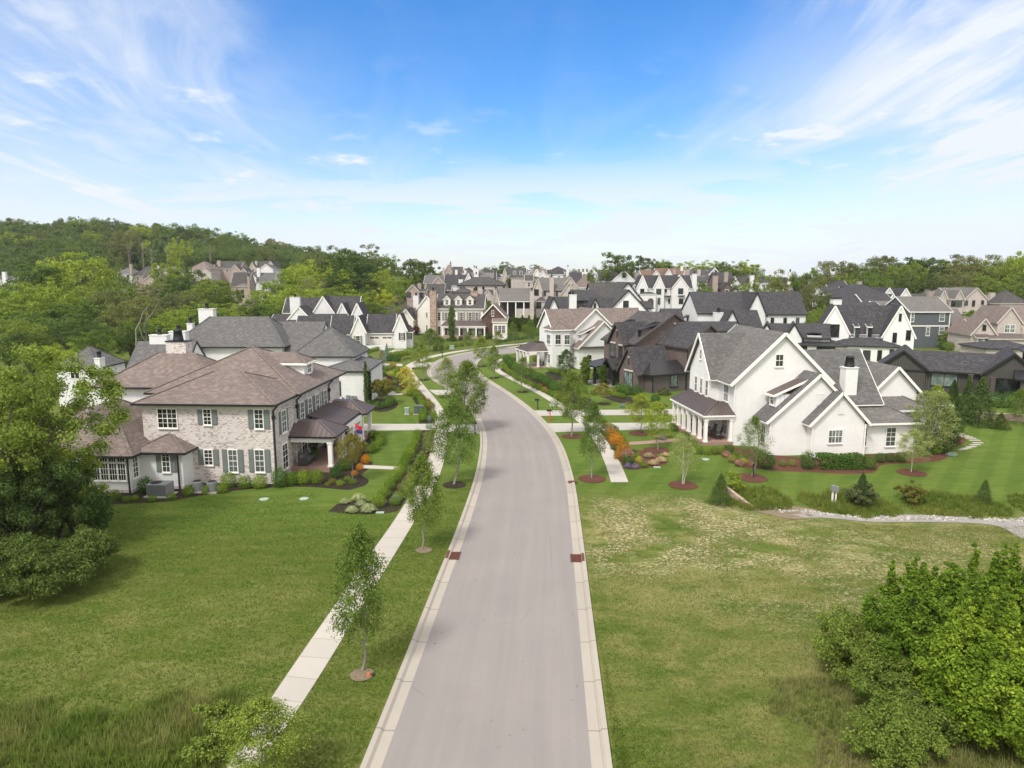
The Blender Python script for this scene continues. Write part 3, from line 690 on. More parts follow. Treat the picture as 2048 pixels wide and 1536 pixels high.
# ------------------------------------------------------------------ house C: dark brick with black roofs
def house_c():
    ox, oy, _ = G(1275, 784, 0.0)
    h = House('brick_house', 'dark brown brick house with charcoal gables, slim dormers and black metal side roof', origin=(ox, oy), rot=-25)
    b = h.block; k = dict(tm=trim_brown)
    b(0, 5.6, 0, 4.6, 2.75, 6.05, 'U', dark_brick, roof_dark, ov=.3, ro=.3, **k)
    b(1.2, 7.0, -1.7, 1.0, 2.5, 2.6, 'F', siding_brown, metal_dark, ov=-.2, **k)
    h.metal_hip([(.6, -2.1, 2.6), (7.4, -2.1, 2.6), (7.4, 1.0, 2.6), (.6, 1.0, 2.6)], [(2.6, .6, 4.1), (7.0, .6, 4.1), (7.0, 1.0, 4.1), (2.6, 1.0, 4.1)], metal_dark, trim_dark, edge=(0, 1, 3), seam=.5)
    b(7.1, 14.6, -1.7, 5.2, 6.2, 9.15, 'V', dark_brick, roof_dark, ov=.3, ro=.35, **k)
    b(3.1, 16.6, 5.2, 13.8, 6.3, 10.4, 'V', dark_brick, roof_mid, ov=.35, ro=.35, **k)
    b(2.3, 8.5, 6.9, 11.0, 6.25, 9.1, 'U', dark_brick, roof_dark, ov=.3, ro=.35, **k)
    for v in (5.9, 12.3):                # long slim shed dormers
        b(4.3, 7.6, v - .55, v + .55, 8.35, 9.15, 'SE', siding_brown, metal_dark, z0=6.6, ov=.35, ro=.12, thick=.08, **k)
        h.ribs((3.95, v - .65, 8.3), (3.95, v + .65, 8.3), (7.6, v - .65, 9.28), (7.6, v + .65, 9.28), 4, metal_dark)
        h.win('W', v, 7.25, .5, .9, 4.3, 1, 2, fr=trim_dark)
    lt = dict(fr=trim_dark, light=False)
    h.win('W', 2.3, .35, 2.0, 2.2, 0, 4, 1, fr=trim_dark, light=True); h.win('W', 7.9, 4.0, .8, 1.6, 2.3, 2, 2, **lt); h.win('W', 10.0, 3.9, 1.2, 1.9, 2.3, 3, 2, **lt)
    st = MB()
    for (u, v, z, w) in ((0, 2.3, 2.66, 1.1), (2.3, 7.9, 5.7, .55), (2.3, 10.0, 5.9, .75)): st.box(u - .06, u - .01, v - w, v + w, z, z + .24)
    for (u, v, z) in ((0, 2.3, 4.6), (2.3, 8.95, 7.9)): st.box(u - .06, u - .01, v - .17, v + .17, z, z + .2)
    st.box(9.9, 10.3, 5.13, 5.19, 8.9, 9.1)
    st.build('stone_lintel', trim_beige, h.root, dz=-h.zg)
    vt = MB()
    for (u, v, z) in ((0, 2.3, 3.6), (2.3, 8.95, 6.9)): vt.box(u - .04, u - .01, v - .12, v + .12, z, z + .98)
    vt.box(9.95, 10.25, 5.14, 5.19, 7.6, 8.85); vt.build('vent', trim_dark, h.root, dz=-h.zg)
    h.win('S', 4.9, .75, 1.2, 1.55, -1.7, 2, 1, fr=trim_dark, light=True)
    for (u, v, z) in ((7.1, -1.78, 6.0), (1.25, -1.78, 2.3), (2.35, 11.0, 6.0)): h.pipe([((u, v, .1), (u, v, z))], trim_dark)
    # dark porch with low metal roofs
    b(-.6, 3.0, 5.4, 8.0, 2.75, 4.0, 'U', None, metal_dark, ov=.3, ro=.3, thick=.08, tm=trim_dark)
    b(-2.2, 2.3, 7.6, 11.6, 2.75, 3.35, 'SE', None, metal_dark, ov=.2, ro=.2, thick=.08, tm=trim_dark)
    h.posts([(-.4, 5.6), (-.4, 7.7), (-2.0, 8.2), (-2.0, 11.3)], 0, 2.7, .32, trim_dark)
    pf = MB(); pf.box(-2.3, 2.3, 5.3, 11.7, -.3, .15); pf.build('porch_floor', plain('grey flagstone', (.3, .28, .26)), h.root)
    h.done(); return h
HC = house_c()

# ------------------------------------------------------------------ house D: white siding, brown roof
def house_d():
    ox, oy, _ = G(1211, 736, 0.0)
    h = House('farmhouse', 'white lap siding house with brown shingle roofs and two stepped front gables', origin=(ox, oy), rot=-18)
    b = h.block
    b(-9.0, 9, 2.6, 9.4, 7.05, 10.1, 'U', siding_white, roof_brown, ov=.35, ro=.3)
    b(-4.9, 2.3, 2.0, 8, 7.0, 10.25, 'V', siding_white, roof_brown, ov=.35, ro=.3)
    b(-5.1, 4.0, 0, 3.0, 3.9, 8.2, 'V', siding_white, roof_brown, ov=.35, ro=.3)
    b(-9.6, -6.4, 1.2, 5.2, 6.85, 8.2, 'H', siding_white, roof_brown, ov=.25)
    b(-4.3, -1.6, .9, 2.1, 6.1, 7.3, 'SE', siding_white, metal_roof, z0=4.2, ov=.3, ro=.15, thick=.08)
    h.win('W', 1.5, 5.1, .5, .9, -4.3, 2, 2)
    for u, z in ((-8.6, 4.4), (-6.9, 4.3)): h.win('S', u, z, .95, 1.6, 1.2, 2, 2)
    h.win('W', 3.0, 4.3, 1.6, 1.6, -9.6, 4, 2); h.win('W', 3.0, .9, 1.6, 1.6, -9.6, 4, 2); h.win('S', -8.0, .9, .95, 1.6, 1.2, 2, 2)
    h.win('S', -3.2, .9, .9, 1.5, 0, 2, 2); h.win('S', 0.3, 1.2, .8, 1.3, 0, 2, 2)
    m = MB(); m.box(-5.0, 4, -.55, -.02, 3.75, 3.9); m.build('skirt_roof', trim_brown, h.root)
    # porch on the left
    pr = metal_roof
    h.metal_hip([(-13.6, 3.2, 3.0), (-9.2, 3.2, 3.0), (-9.2, 9.6, 3.0), (-13.6, 9.6, 3.0)], [(-11.0, 5.4, 4.3), (-9.2, 5.4, 4.3), (-9.2, 7.8, 4.3), (-11.0, 7.8, 4.3)], pr, trim_white)
    h.posts([(-13.3, 3.5), (-11.4, 3.5), (-13.3, 5.5), (-13.3, 7.5), (-13.3, 9.3), (-9.5, 3.5)], 0.2, 2.9, .32)
    f = MB(); f.box(-13.6, -9.6, 3.2, 9.6, -.4, .22); f.build('porch_floor', stone, h.root)
    h.done(); return h
HD = house_d()

# ------------------------------------------------------------------ E: white house with grey hips behind house A
def house_e():
    h = House('white_house', 'rambling white house with steep grey hip roofs behind the whitewashed brick house', 655, 87, rot=0)
    P = h.pb; k = dict(tm=trim_dark)
    P(640, 732, 742, 721, 0, 11, 'H', cool_brick, roof_grey, ov=.25, **k)
    P(585, 708, 712.5, 653, 4.5, 8.5, 'H', cool_brick, roof_grey, ov=.3, **k)
    P(566, 640, 708, 679, 7.5, 6, 'U', cool_brick, roof_grey, ov=.2, ro=0, **k)
    P(540, 638, 692, 645, 10, 8, 'U', cool_brick, roof_grey, ov=.2, ro=0, **k)
    P(348, 564, 693, 633, 7, 9, 'H', cool_brick, roof_grey, ov=.5, inset=3.7, **k)
    P(252, 372, 742, 684, 0.5, 7, 'U', cool_brick, roof_grey, ov=.2, ro=0, **k)
    h.pw(670, 681, 763, 789, 0, 2, 2, fr=trim_dark)
    h.pchim(298, 334, 671.5, 690, 3.5, cool_brick, 1.1); h.pchim(337, 372, 664, 690, 5.5, cool_brick, 1.1)
    h.pchim(396, 427, 619, 640, 11.6, cool_brick, 1.1); h.pchim(373, 386, 648, 672, 11, cool_brick, .8)
    m = MB()
    for a, c, t, q in ((693, 700, 790, 806), (700.5, 707, 791.5, 806), (707.5, 713.5, 791.5, 806), (684.5, 688, 794, 800)):
        u0, z1 = h.on(a, t, 0); u1, z0 = h.on(c, q, 0); m.box(u0, u1, -.3, -.03, z0, z1)
    m.build('meter_box', ac_grey, h.root)
    h.done(); return h
HE = house_e()

# ------------------------------------------------------------------ G: white house, charcoal steep gables, two garage doors
def house_g():
    h = House('white_house', 'white house with many charcoal steep gables and twin cream garage doors', 735, 150, rot=-4)
    P = h.pb; k = dict(tm=trim_white, ro=.12, ov=.25)
    P(733, 789, 665, 629, 6, 9, 'U', cool_brick, roof_dark, **k)           # garage
    P(788, 812, 657, 629, 4.5, 8, 'V', cool_brick, roof_dark, **k)
    P(812, 824, 664, 652, 6, 4, 'H', cool_brick, roof_dark, ov=.25)
    P(660, 704, 667.5, 632, 4, 8, 'U', cool_brick, roof_dark, **k)
    P(704, 730, 661, 633, 2.5, 9, 'V', cool_brick, roof_dark, **k)
    P(622, 672, 631, 593.5, 16, 9, 'V', cool_brick, roof_dark, **k)
    P(640, 716, 630, 593.5, 17, 10, 'U', cool_brick, roof_dark, **k)
    P(673, 696, 630.5, 607, 13, 9, 'V', cool_brick, roof_dark, **k)
    P(703, 726, 631, 607, 11, 10, 'V', cool_brick, roof_dark, **k)
    P(572, 625, 643, 613.5, 9, 9, 'V', cool_brick, roof_dark, **k)
    P(540, 690, 645, 629, 8, 8, 'U', cool_brick, roof_dark, **k)
    P(566, 640, 625, 596, 19, 9, 'U', cool_brick, roof_dark, **k)
    P(590, 690, 667, 632, 5, 8, 'U', cool_brick, roof_dark, **k)
    h.pchim(579, 601, 595, 640, 15, cool_brick, 1.2)
    for a, c in ((739, 759), (763.5, 785)):
        u0, zt = h.on(a, 672, 6); u1, zb = h.on(c, 690, 6); m = MB(); m.box(u0, u1, 5.93, 5.99, zb - .3, zt)
        d = m.build('garage_door', door_cream, h.root, dz=-h.zg); g = MB()
        for i in range(4):
            for s_ in (0, 1):
                x = u0 + (u1 - u0) * (.08 + .46 * s_) + (u1 - u0) * .1 * i; g.box(x, x + (u1 - u0) * .085, 5.90, 5.925, zt - .55, zt - .2)
        g2 = g.build('pane', glass, d)
        g2.location.z = -h.zg
    h.pw(712, 720, 672, 690, 2.5, 2, 4, sh=shutter_taupe, shw=.45, fr=trim_white); h.pw(692, 697, 674, 692, 4, 2, 4, sh=shutter_dark, shw=.4)
    h.pw(802, 806, 666, 680, 4.5, 2, 4, sh=shutter_dark, shw=.4); h.pw(816, 820, 665, 678, 6, 2, 4, sh=shutter_dark, shw=.35)
    w = MB(); u0, z0 = h.on(731, 690, 0); u1, z1 = h.on(768, 687, 0); w.box(u0, u1, 1.5, 1.9, -.5, 1.0); w.build('garden_wall', cool_brick, h.root, dz=-h.zg)
    h.done(); return h
HG = house_g()

# ------------------------------------------------------------------ F: white farmhouse with stone chimney, dormers and long porch
def house_f():
    h = House('farmhouse', 'white two storey farmhouse with tall fieldstone chimney, three dormers and a long front porch', 900, 178, rot=4)
    P = h.pb
    P(872, 966, 616, 589, 0, 10, 'U', siding_cream, roof_mid, ov=.4, ro=.3)
    P(835, 873, 616, 592, 6, 8, 'V', siding_cream, roof_mid, ov=.3, ro=.2)
    P(798, 826, 638, 618.5, 4, 8, 'V', siding_cream, roof_mid, ov=.25, ro=.2)
    P(740, 850, 636, 615, 8, 9, 'U', siding_cream, roof_mid, ov=.25, ro=.2)
    P(963, 1010, 634, 609, -1, 8, 'V', shake, roof_brown, ov=.25, ro=.25)
    P(985, 1014, 644, 634, -3, 3, 'SN', siding_cream, roof_brown, ov=.2, ro=.1)
    for a in (885.5, 908.5, 931.5):
        P(a + 1.5, a + 15, 599, 592, 0.8, 4, 'V', siding_cream, roof_mid, z0=7.6, ov=.12, ro=.12, fascia=.12)
        h.pw(a + 5.5, a + 11, 599.5, 609.5, 0.8, 2, 2)
    for a in (876, 889.5, 920.5, 938, 951):
        h.pw(a, a + 5, 625, 641, 0, 2, 4, sh=shutter_taupe if a > 880 else None, shw=.6)
        h.pw(a, a + 5, 653, 670, 0, 2, 4)
    h.pw(852, 855, 625, 634, 6, 2, 4); h.pw(852, 855, 650, 661, 6, 2, 4); h.pw(806, 810, 628, 634, 4, 2, 2)
    for a in (988.5, 996.5, 1004): h.pw(a, a + 6, 651, 666, -3, 2, 4, fr=trim_white)
    h.pw(983.5, 987.5, 621, 632, -1, 2, 2)
    h.pchim(859, 873, 582, 672, -1.4, stone, 1.5, pot='tall'); h.pchim(941, 955, 583, 596, 4, stone, 1.3, pot='tall')
    h.pchim(826, 837, 592, 615, 12, cool_brick, 1.2)
    a0, z0 = h.on(882, 652, -2.6); a1, _ = h.on(972, 652, -2.6); zt = h.on(925, 641, 0)[1]
    h.metal_hip([(a0, -2.7, z0), (a1, -2.7, z0), (a1, 0, z0), (a0, 0, z0)], [(a0 + 1, -.1, zt), (a1 - .6, -.1, zt), (a1 - .6, 0, zt), (a0 + 1, 0, zt)], metal_roof, trim_white, seam=.6)
    bm = MB(); bm.box(a0 + .2, a1 - .2, -2.6, -2.3, z0 - .5, z0 - .16); bm.build('porch_beam', trim_white, h.root, dz=-h.zg)
    h.posts([(a0 + .4 + (a1 - a0 - .8) * i / 5, -2.45) for i in range(6)], h.zg + .7, z0 - .5, .3)
    f = MB(); f.box(a0, a1, -2.7, 0, h.zg - .6, h.zg + .7); f.build('porch_floor', stone, h.root, dz=-h.zg)
    h.done(); return h
HF = house_f()

# ------------------------------------------------------------------ H: white farmhouse with charcoal roof on the right
def house_h():
    h = House('farmhouse', 'white siding farmhouse with charcoal roof, two tall gables and a large dark framed window', 1700, 127, rot=20)
    P = h.pb; k = dict(tm=trim_dark, ov=.3, ro=.1)
    P(1637, 1698, 664, 612, 7, 11, 'V', siding_white, roof_dark, tm=trim_white, ov=.2, ro=.1)
    P(1767, 1829, 670, 612, 5, 11, 'V', siding_white, roof_dark, tm=trim_white, ov=.25, ro=.1)
    P(1669, 1800, 666, 611.5, 8, 9, 'U', siding_white, roof_dark, tm=trim_white, ov=.25, ro=.05)
    P(1590, 1690, 691, 676, 0, 8, 'H', siding_white, metal_dark, **k); P(1672, 1802, 692, 675, .6, 8, 'H', siding_white, roof_dark, **k)
    P(1526, 1541, 661, 648, 4, 8, 'V', cool_brick, roof_dark, **k); P(1571, 1604, 675, 648, 1, 8, 'V', cool_brick, roof_dark, **k)
    P(1535, 1590, 664, 648, 5, 8, 'U', cool_brick, roof_dark, **k); P(1588, 1660, 676, 648, 2, 9, 'U', cool_brick, roof_dark, **k)
    d = dict(fr=trim_dark)
    h.pw(1656, 1677, 649, 673, 7, 4, 2, **d); h.pw(1799, 1802, 628, 641, 5, 1, 2, **d); h.pw(1786.5, 1792, 666, 684, 5, 2, 2, **d); h.pw(1813.5, 1820, 661, 679, 5, 2, 2, **d)
    h.pw(1756, 1762, 701, 721, .6, 1, 2, **d); h.pw(1780, 1786, 699, 720, .6, 1, 2, **d); h.pw(1727, 1739, 701, 723, .6, 2, 2, **d)
    h.pw(1634, 1669, 694, 706, 0, 4, 1, **d); h.pw(1597, 1613, 692, 706, 0, 2, 1, **d); 
    for a in (1710, 1735.5):
        P(a, a + 8, 654, 647, 6.2, 4, 'SN', siding_white, roof_dark, z0=3, ov=.3, ro=.1, tm=trim_white); h.pw(a + 1.5, a + 6.5, 656.5, 673, 6.2, 2, 2, **d)
    h.pchim(1615, 1642, 672, 690, 2, cool_brick, 1.4, pot='slab')
    h.done(); return h
HH = house_h()

# ------------------------------------------------------------------ I: dark house at the right edge
def house_i():
    h = House('dark_house', 'long charcoal board and batten house with open porch, at the far right', origin=(57.2, 98.4), rot=30)
    b = h.block; k = dict(tm=trim_dark)
    b(-4.5, 1.3, 0, 9, 3.2, 5.6, 'V', board_dark, roof_dark, ov=.4, ro=.35, **k)
    b(-1, 9.5, .4, 9, 3.1, 5.2, 'U', board_dark, roof_dark, ov=.5, ro=.2, **k)
    b(8.1, 14.2, -1.4, 8, 3.3, 6.0, 'V', board_dark, roof_dark, ov=.4, ro=.35, **k)
    b(13, 24, .5, 8, 6.0, 7.6, 'H', board_dark, roof_dark, ov=.5, **k)
    b(11.5, 24, -3.4, .5, 3.0, 4.6, 'SN', None, metal_dark, ov=.3, ro=.2, thick=.08, **k)
    h.ribs((11.5, -3.7, 3.0), (24, -3.7, 3.0), (11.5, .5, 4.75), (24, .5, 4.75), 28, metal_dark)
    h.posts([(12.2 + 2.6 * i, -3.1) for i in range(5)] + [(9, -2.7), (6.6, -1)], h.zg, 2.9, .5, trim_brown)
    m = MB(); m.box(8.8, 13.6, -1.46, -1.41, .2, 2.7); m.box(14.5, 23.5, .43, .47, .2, 2.8); m.build('glass_door', glass, h.root)
    h.win('S', 3.6, .9, 3.0, 1.7, .4, 4, 1, fr=trim_dark, light=True)
    h.win('S', 17.0, 4.2, 1.6, 1.5, .5, 3, 2, fr=trim_dark, light=True); h.win('S', 20.5, 4.2, 1.6, 1.5, .5, 3, 2, fr=trim_dark, light=True)
    f = MB(); f.box(8.5, 24, -3.6, .4, -.3, .12); f.build('porch_floor', plain('grey flagstone', (.3, .28, .26)), h.root)
    h.done(); return h
HI = house_i()

# ------------------------------------------------------------------ J, K, L, M, N, O, P and the rest of the middle distance
def mid_houses():
    d = dict(fr=trim_dark)
    h = House('white_house', 'white house with two huge charcoal roof slopes and a row of three small end windows', 1480, 156, rot=0)
    P = h.pb; k = dict(tm=trim_dark, ov=.3, ro=.2)
    P(1396, 1512, 626, 584.5, 3, 15, 'U', cool_brick, roof_dark, **k)
    P(1493, 1531, 627, 585, 1, 10, 'V', cool_brick, roof_dark, **k); P(1529, 1612, 627.5, 584, 2, 11, 'U', cool_brick, roof_dark, **k)
    P(1453, 1474, 642, 621.5, -5, 8, 'V', cool_brick, roof_dark, **k); P(1463, 1524, 657, 621, -4, 9, 'U', cool_brick, roof_dark, **k)
    for a in (1542, 1567.5, 1592.5): h.pw(a, a + 5, 636, 648, 2, 1, 2, **d)
    u0 = h.on(1396, 626, 3)[0]; va, zt = h.onu(1376, 636, u0); h.win('W', va, zt - 1.6, 1.1, 1.5, u0, 2, 2, **d); h.block(u0 - .9, u0, va - .9, va + .9, zt + .15, zt + .7, 'SE', None, metal_roof, ov=.1, ro=.1, tm=trim_dark, thick=.06)
    h.pchim(1430, 1446, 626, 650, -1, cool_brick, 1.6, pot='wide'); P(1330, 1368, 648, 618, 4, 9, 'U', cool_brick, roof_dark, **k)
    P(1330, 1480, 662, 644, -12, 7, 'U', siding_brown, roof_dark, **k)
    h.done()
    h = House('farmhouse', 'white farmhouse with large dark roof, wide board and batten gable and rear dormer', 1240, 166, rot=-4)
    P = h.pb; k = dict(tm=trim_dark, ov=.35, ro=.3)
    P(1215, 1297, 624, 580, 0, 12, 'V', board_white, roof_mid, **k); P(1226, 1284, 600, 565, 9, 12, 'V', board_white, roof_mid, **k)
    P(1188, 1255, 606, 566, 8, 14, 'U', board_white, roof_mid, **k); P(1180, 1200, 618, 597, -1, 6, 'V', board_white, roof_dark, **k)
    P(1192, 1240, 626, 597, 0, 7, 'U', board_white, roof_dark, **k); P(1288, 1304, 616, 603, 2, 8, 'U', board_white, roof_dark, **k)
    P(1096, 1118, 621, 594.5, 1, 9, 'V', board_white, roof_dark, **k); P(1108, 1150, 622, 594, 2, 9, 'U', board_white, roof_dark, **k)
    P(1148, 1195, 600, 580, 6, 8, 'U', board_dark, roof_dark, **k); h.pw(1167, 1180, 601, 611, 6, 4, 1, light=True, **d)
    h.pw(1247, 1256.5, 602, 614, 0, 2, 2, **d); h.pw(1188.5, 1191.5, 607, 616, -1, 1, 2, **d)
    h.pchim(1140, 1153, 590, 622, -2, cool_brick, 1.4, pot='tall'); h.done()
    h = House('siding_house', 'blue grey board and batten house with white corner boards, right of the white farmhouse', 1860, 156, rot=0)
    P = h.pb; k = dict(tm=trim_white, ov=.25, ro=.25)
    P(1820, 1903, 623, 594, .5, 12, 'U', board_blue, roof_warm, tm=trim_white, ov=.3, ro=.2)
    P(1896, 1931, 648, 618, 3, 8, 'U', board_blue, roof_warm, tm=trim_dark, ov=.3, ro=.2)
    for a, c, t, q in ((1822, 1827, 627, 643), (1880, 1888, 627, 642), (1853, 1858, 655, 671), (1879, 1887, 655, 668), (1901.5, 1906, 654, 670), (1918, 1922, 654, 668)): h.pw(a, c, t, q, .5 if a < 1895 else 3, 1, 2, light=True)
    m = MB(); u0, z0 = h.on(1820, 653, .5); u1, _ = h.on(1898, 653, .5); m.box(u0, u1, .4, .48, z0, z0 + .25)
    for px in (1820, 1898): u, _ = h.on(px, 650, .5); m.box(u - .1, u + .1, .42, .485, 0, z0 - .01); m.box(u - .1, u + .1, .42, .485, z0 + .26, z0 + 3.1)
    m.build('corner_board', trim_white, h.root, dz=-h.zg); h.done()
    h = House('brick_house', 'pale taupe brick house with steep front gables and metal porch roof at the right edge', 2010, 145, rot=4)
    P = h.pb; k = dict(tm=trim_beige, ov=.25, ro=.2)
    P(1996, 2043, 644, 615, 2, 10, 'V', beige_brick, roof_brown, **k); P(2015, 2100, 644, 614, 3, 10, 'U', beige_brick, roof_brown, **k)
    P(1943, 1992, 668, 638, 0, 9, 'V', beige_brick, roof_brown, **k); P(1950, 2010, 668, 639, 2, 8, 'U', beige_brick, roof_brown, **k)
    P(1980, 2060, 678, 669, -2, 3, 'SN', beige_brick, metal_roof, **k); P(1953, 1980, 675, 669, -1, 1.2, 'SN', beige_brick, metal_roof, **k)
    for a, c, t, q in ((2010, 2019, 650, 665), (2020, 2028, 650, 665)): h.pw(a, c, t, q, 2, 2, 2, light=True)
    h.pw(1966, 1971, 650, 660, 0, 1, 2, **d); h.pw(1956, 1966, 678, 699, -1, 2, 3, light=True); h.pw(1966.8, 1974, 678, 699, -1, 2, 3, light=True)
    P(1972, 2080, 697, 681, -22, 8, 'H', beige_brick, roof_dark, ov=.3, tm=trim_dark)
    h.done()
    h = House('brick_house', 'grey beige brick house with bay window and trees close behind on the right', 1930, 208, rot=0)
    P = h.pb
    P(1928, 1975, 599, 576, 0, 10, 'V', beige_brick, roof_warm, **k); P(1900, 1955, 599, 576, 1, 11, 'U', beige_brick, roof_warm, **k)
    P(1879, 1894, 597, 581, -.5, 9, 'V', beige_brick, roof_warm, **k); P(1910, 1928, 598, 581, -1, 9, 'V', beige_brick, roof_warm, **k); P(1972, 2003, 599, 590, 2, 8, 'U', beige_brick, roof_warm, **k)
    P(1820, 1900, 596, 588, 4, 8, 'U', beige_brick, roof_mid, **k); P(2000, 2060, 607, 580, -4, 9, 'H', beige_brick, roof_mid, **k)
    for a, c, t, q in ((1903, 1909, 601, 612), (1911, 1923, 601, 612), (1930, 1935, 601, 610), (1945, 1949, 601, 612), (1963, 1967, 601, 608), (1994, 1998, 602, 608), (1972, 1976, 616, 626)): h.pw(a, c, t, q, -1.2 if 1900 < a < 1925 else -.0, 2, 2, **d)
    P(1901, 1926, 599.5, 597, -1.1, 1.2, 'SN', beige_brick, roof_warm, ov=.1, ro=.1, tm=trim_beige)
    h.pchim(1982, 1990, 586, 600, 1.5, beige_brick, 1.2, pot=None); h.pchim(1858, 1873, 583, 600, 3, tan_brick, 1.3, pot='tall'); h.done()
    h = House('white_house', 'white house with black roofs and small square gable window before tall woods', 1700, 195, rot=0)
    P = h.pb; k = dict(tm=trim_white, ov=.2, ro=.15)
    P(1649, 1689, 590, 574, 0, 9, 'U', cool_brick, roof_dark, **k); P(1689, 1729, 602, 572, -1, 9, 'V', cool_brick, roof_dark, **k); P(1660, 1700, 580, 562, 6, 9, 'U', cool_brick, roof_dark, **k)
    P(1650, 1690, 603, 597, -3, 5, 'H', cool_brick, metal_dark, **k)
    h.pw(1714, 1718, 579, 587, -1, 2, 2, **d); h.pw(1652, 1656, 593, 597, 0, 1, 1, **d); h.pchim(1717, 1723, 563, 580, 5, tan_brick, 1, pot=None); h.done()
    h = House('white_house', 'low white house under a broad dark hip roof with three little gables', 1770, 178, rot=0)
    P = h.pb
    P(1694, 1812, 605, 569, 0, 22, 'H', cool_brick, roof_dark, **k); P(1769, 1786, 588, 576, 5, 8, 'V', cool_brick, roof_dark, **k); P(1776, 1794, 602, 589, 1, 8, 'V', cool_brick, roof_dark, **k)
    P(1799, 1822, 595, 577, 3, 9, 'V', cool_brick, roof_dark, **k); P(1725, 1786, 604, 589, -1, 7, 'U', cool_brick, roof_dark, **k); P(1687, 1765, 618, 605, -14, 7, 'U', cool_brick, roof_dark, **k); P(1755, 1840, 618, 603, -13, 7, 'U', cool_brick, roof_warm, **k)
    h.pchim(1666, 1683, 600, 614, -13, cool_brick, 1.4, pot='slab'); h.done()
    h = House('white_house', 'white house with a row of steep pointed gables and arched front entry', 1325, 236, rot=0)
    P = h.pb; k = dict(tm=trim_white, ov=.15, ro=.12)
    P(1274, 1295, 575, 551, 0, 8, 'V', cool_brick, roof_dark, **k); P(1307, 1329, 575, 551, 0, 9, 'V', cool_brick, roof_dark, **k); P(1345, 1377, 575, 554, -2, 9, 'V', cool_brick, roof_dark, **k)
    P(1343, 1372, 575, 549.5, 3, 9, 'V', cool_brick, roof_dark, **k); P(1285, 1385, 576, 551, 1, 9, 'U', cool_brick, roof_dark, **k); P(1280, 1312, 588, 584, -2, 3, 'H', cool_brick, roof_dark, **k)
    for a, c, t, q, v in ((1281, 1288, 578, 588, -.0, ), (1313, 1322, 578, 588, 0), (1330, 1333, 577, 584, .9), (1341, 1345, 577, 584, .9), (1357, 1366, 577, 587, -2), (1358, 1366, 598, 607, -2), (1316, 1320, 596, 608, 0), (1337, 1341, 598, 606, .9)): h.pw(a, c, t, q, v, 2, 2, **d)
    for a, c, t in ((1330, 1347, 593), (1355, 1368, 592)):
        u0, z = h.on(a, t, -1.5); u1, _ = h.on(c, t, -1.5); m = MB(); m.box(u0, u1, -2.9 if a > 1350 else -.2, .9, z, z + .22); m.build('awning', trim_dark, h.root, dz=-h.zg)
    m = MB(); u, z = h.on(1301, 614, -2.02); r_ = 1.0
    pts = [(u - r_, -2.02, z - .6)] + [(u - r_ * math.cos(a), -2.02, z + 1.9 + r_ * math.sin(a)) for a in [i * math.pi / 8 for i in range(9)]] + [(u + r_, -2.02, z - .6)]
    m.face(pts[::-1]); m.face([(p[0], p[1] + .015, p[2]) for p in pts]); m.build('arched_entry', trim_brown, h.root, dz=-h.zg)
    h.pchim(1385, 1393, 548, 575, 2, cool_brick, 1.2, pot='tall'); h.done()
    h = House('brick_house', 'pale pink brick house with long screened back porch facing a row of cypresses', 1030, 222, rot=0)
    P = h.pb; k = dict(tm=trim_beige, ov=.2, ro=.2)
    P(986, 998, 603, 578, 1, 10, 'V', beige_brick, roof_warm, **k); P(991, 1062, 604, 577, 2, 12, 'U', beige_brick, roof_warm, tm=trim_dark, ov=.2, ro=.1)
    P(1066, 1084, 580, 557, 0, 9, 'V', beige_brick, roof_warm, **k); P(1076, 1145, 581, 556, 1, 9, 'U', beige_brick, roof_warm, tm=trim_dark, ov=.2, ro=.1)
    P(1122, 1158, 577, 554, 3, 10, 'V', beige_brick, roof_warm, **k); P(1120, 1156, 591, 566, -1, 8, 'V', beige_brick, roof_warm, **k)
    P(1072, 1093, 602, 594, -2, 6, 'H', beige_brick, roof_mid, **k); P(963, 988, 596, 580, 3, 9, 'V', beige_brick, roof_mid, **k); P(965, 985, 598, 580, 3.4, 9, 'U', beige_brick, roof_mid, **k)
    a0, z0 = h.on(999, 603, -5); a1, _ = h.on(1064, 603, -5); zt = h.on(1030, 589, 1)[1]
    h.block(a0, a1, -5, 2, z0, zt, 'SN', None, roof_warm, tm=trim_white, ov=.2, ro=.2)
    h.posts([(a0 + (a1 - a0) * i / 4, -4.9) for i in range(5)], h.zg + .2, z0 - .1, .35)
    m = MB(); m.box(a0, a1, 1.2, 1.6, h.zg, z0); m.build('porch_wall', trim_brown, h.root, dz=-h.zg)
    m = MB(); m.box(a0 + (a1 - a0) * .52, a0 + (a1 - a0) * .98, -4.85, -4.75, h.zg, z0 - 2.2); m.build('porch_wall', beige_brick, h.root, dz=-h.zg)
    for a, c, t, q, v in ((1068.5, 1077, 579, 590, 0), (1088, 1091.5, 583, 591, 1), (1112, 1115.5, 583, 591, 1), (1073, 1082, 605, 616, -2), (1087, 1092, 605, 616, 1), (1137, 1144, 584, 592, -1)): h.pw(a, c, t, q, v, 2, 2, **d)
    h.pchim(1099.5, 1107.5, 555, 592, .2, beige_brick, 1.3, pot='tall'); h.pchim(1060, 1068, 582, 629, -6.3, beige_brick, 1.3, pot='tall'); h.done()
    h = House('brick_house', 'cream brick house under a wide dark hip roof behind the stone chimney farmhouse', 960, 240, rot=0)
    P = h.pb; k = dict(tm=trim_dark, ov=.4, ro=.2)
    P(914, 1011, 570, 554, 0, 12, 'H', beige_brick, roof_mid, **k); P(907, 944, 585, 575, -9, 7, 'H', beige_brick, roof_mid, **k); P(880, 912, 588, 581, -8, 7, 'H', beige_brick, roof_mid, **k)
    for a in (920, 926, 951, 965, 990, 1006): h.pw(a, a + 3.5, 573.5, 580, 0, 2, 2, **d)
    h.done()
mid_houses()
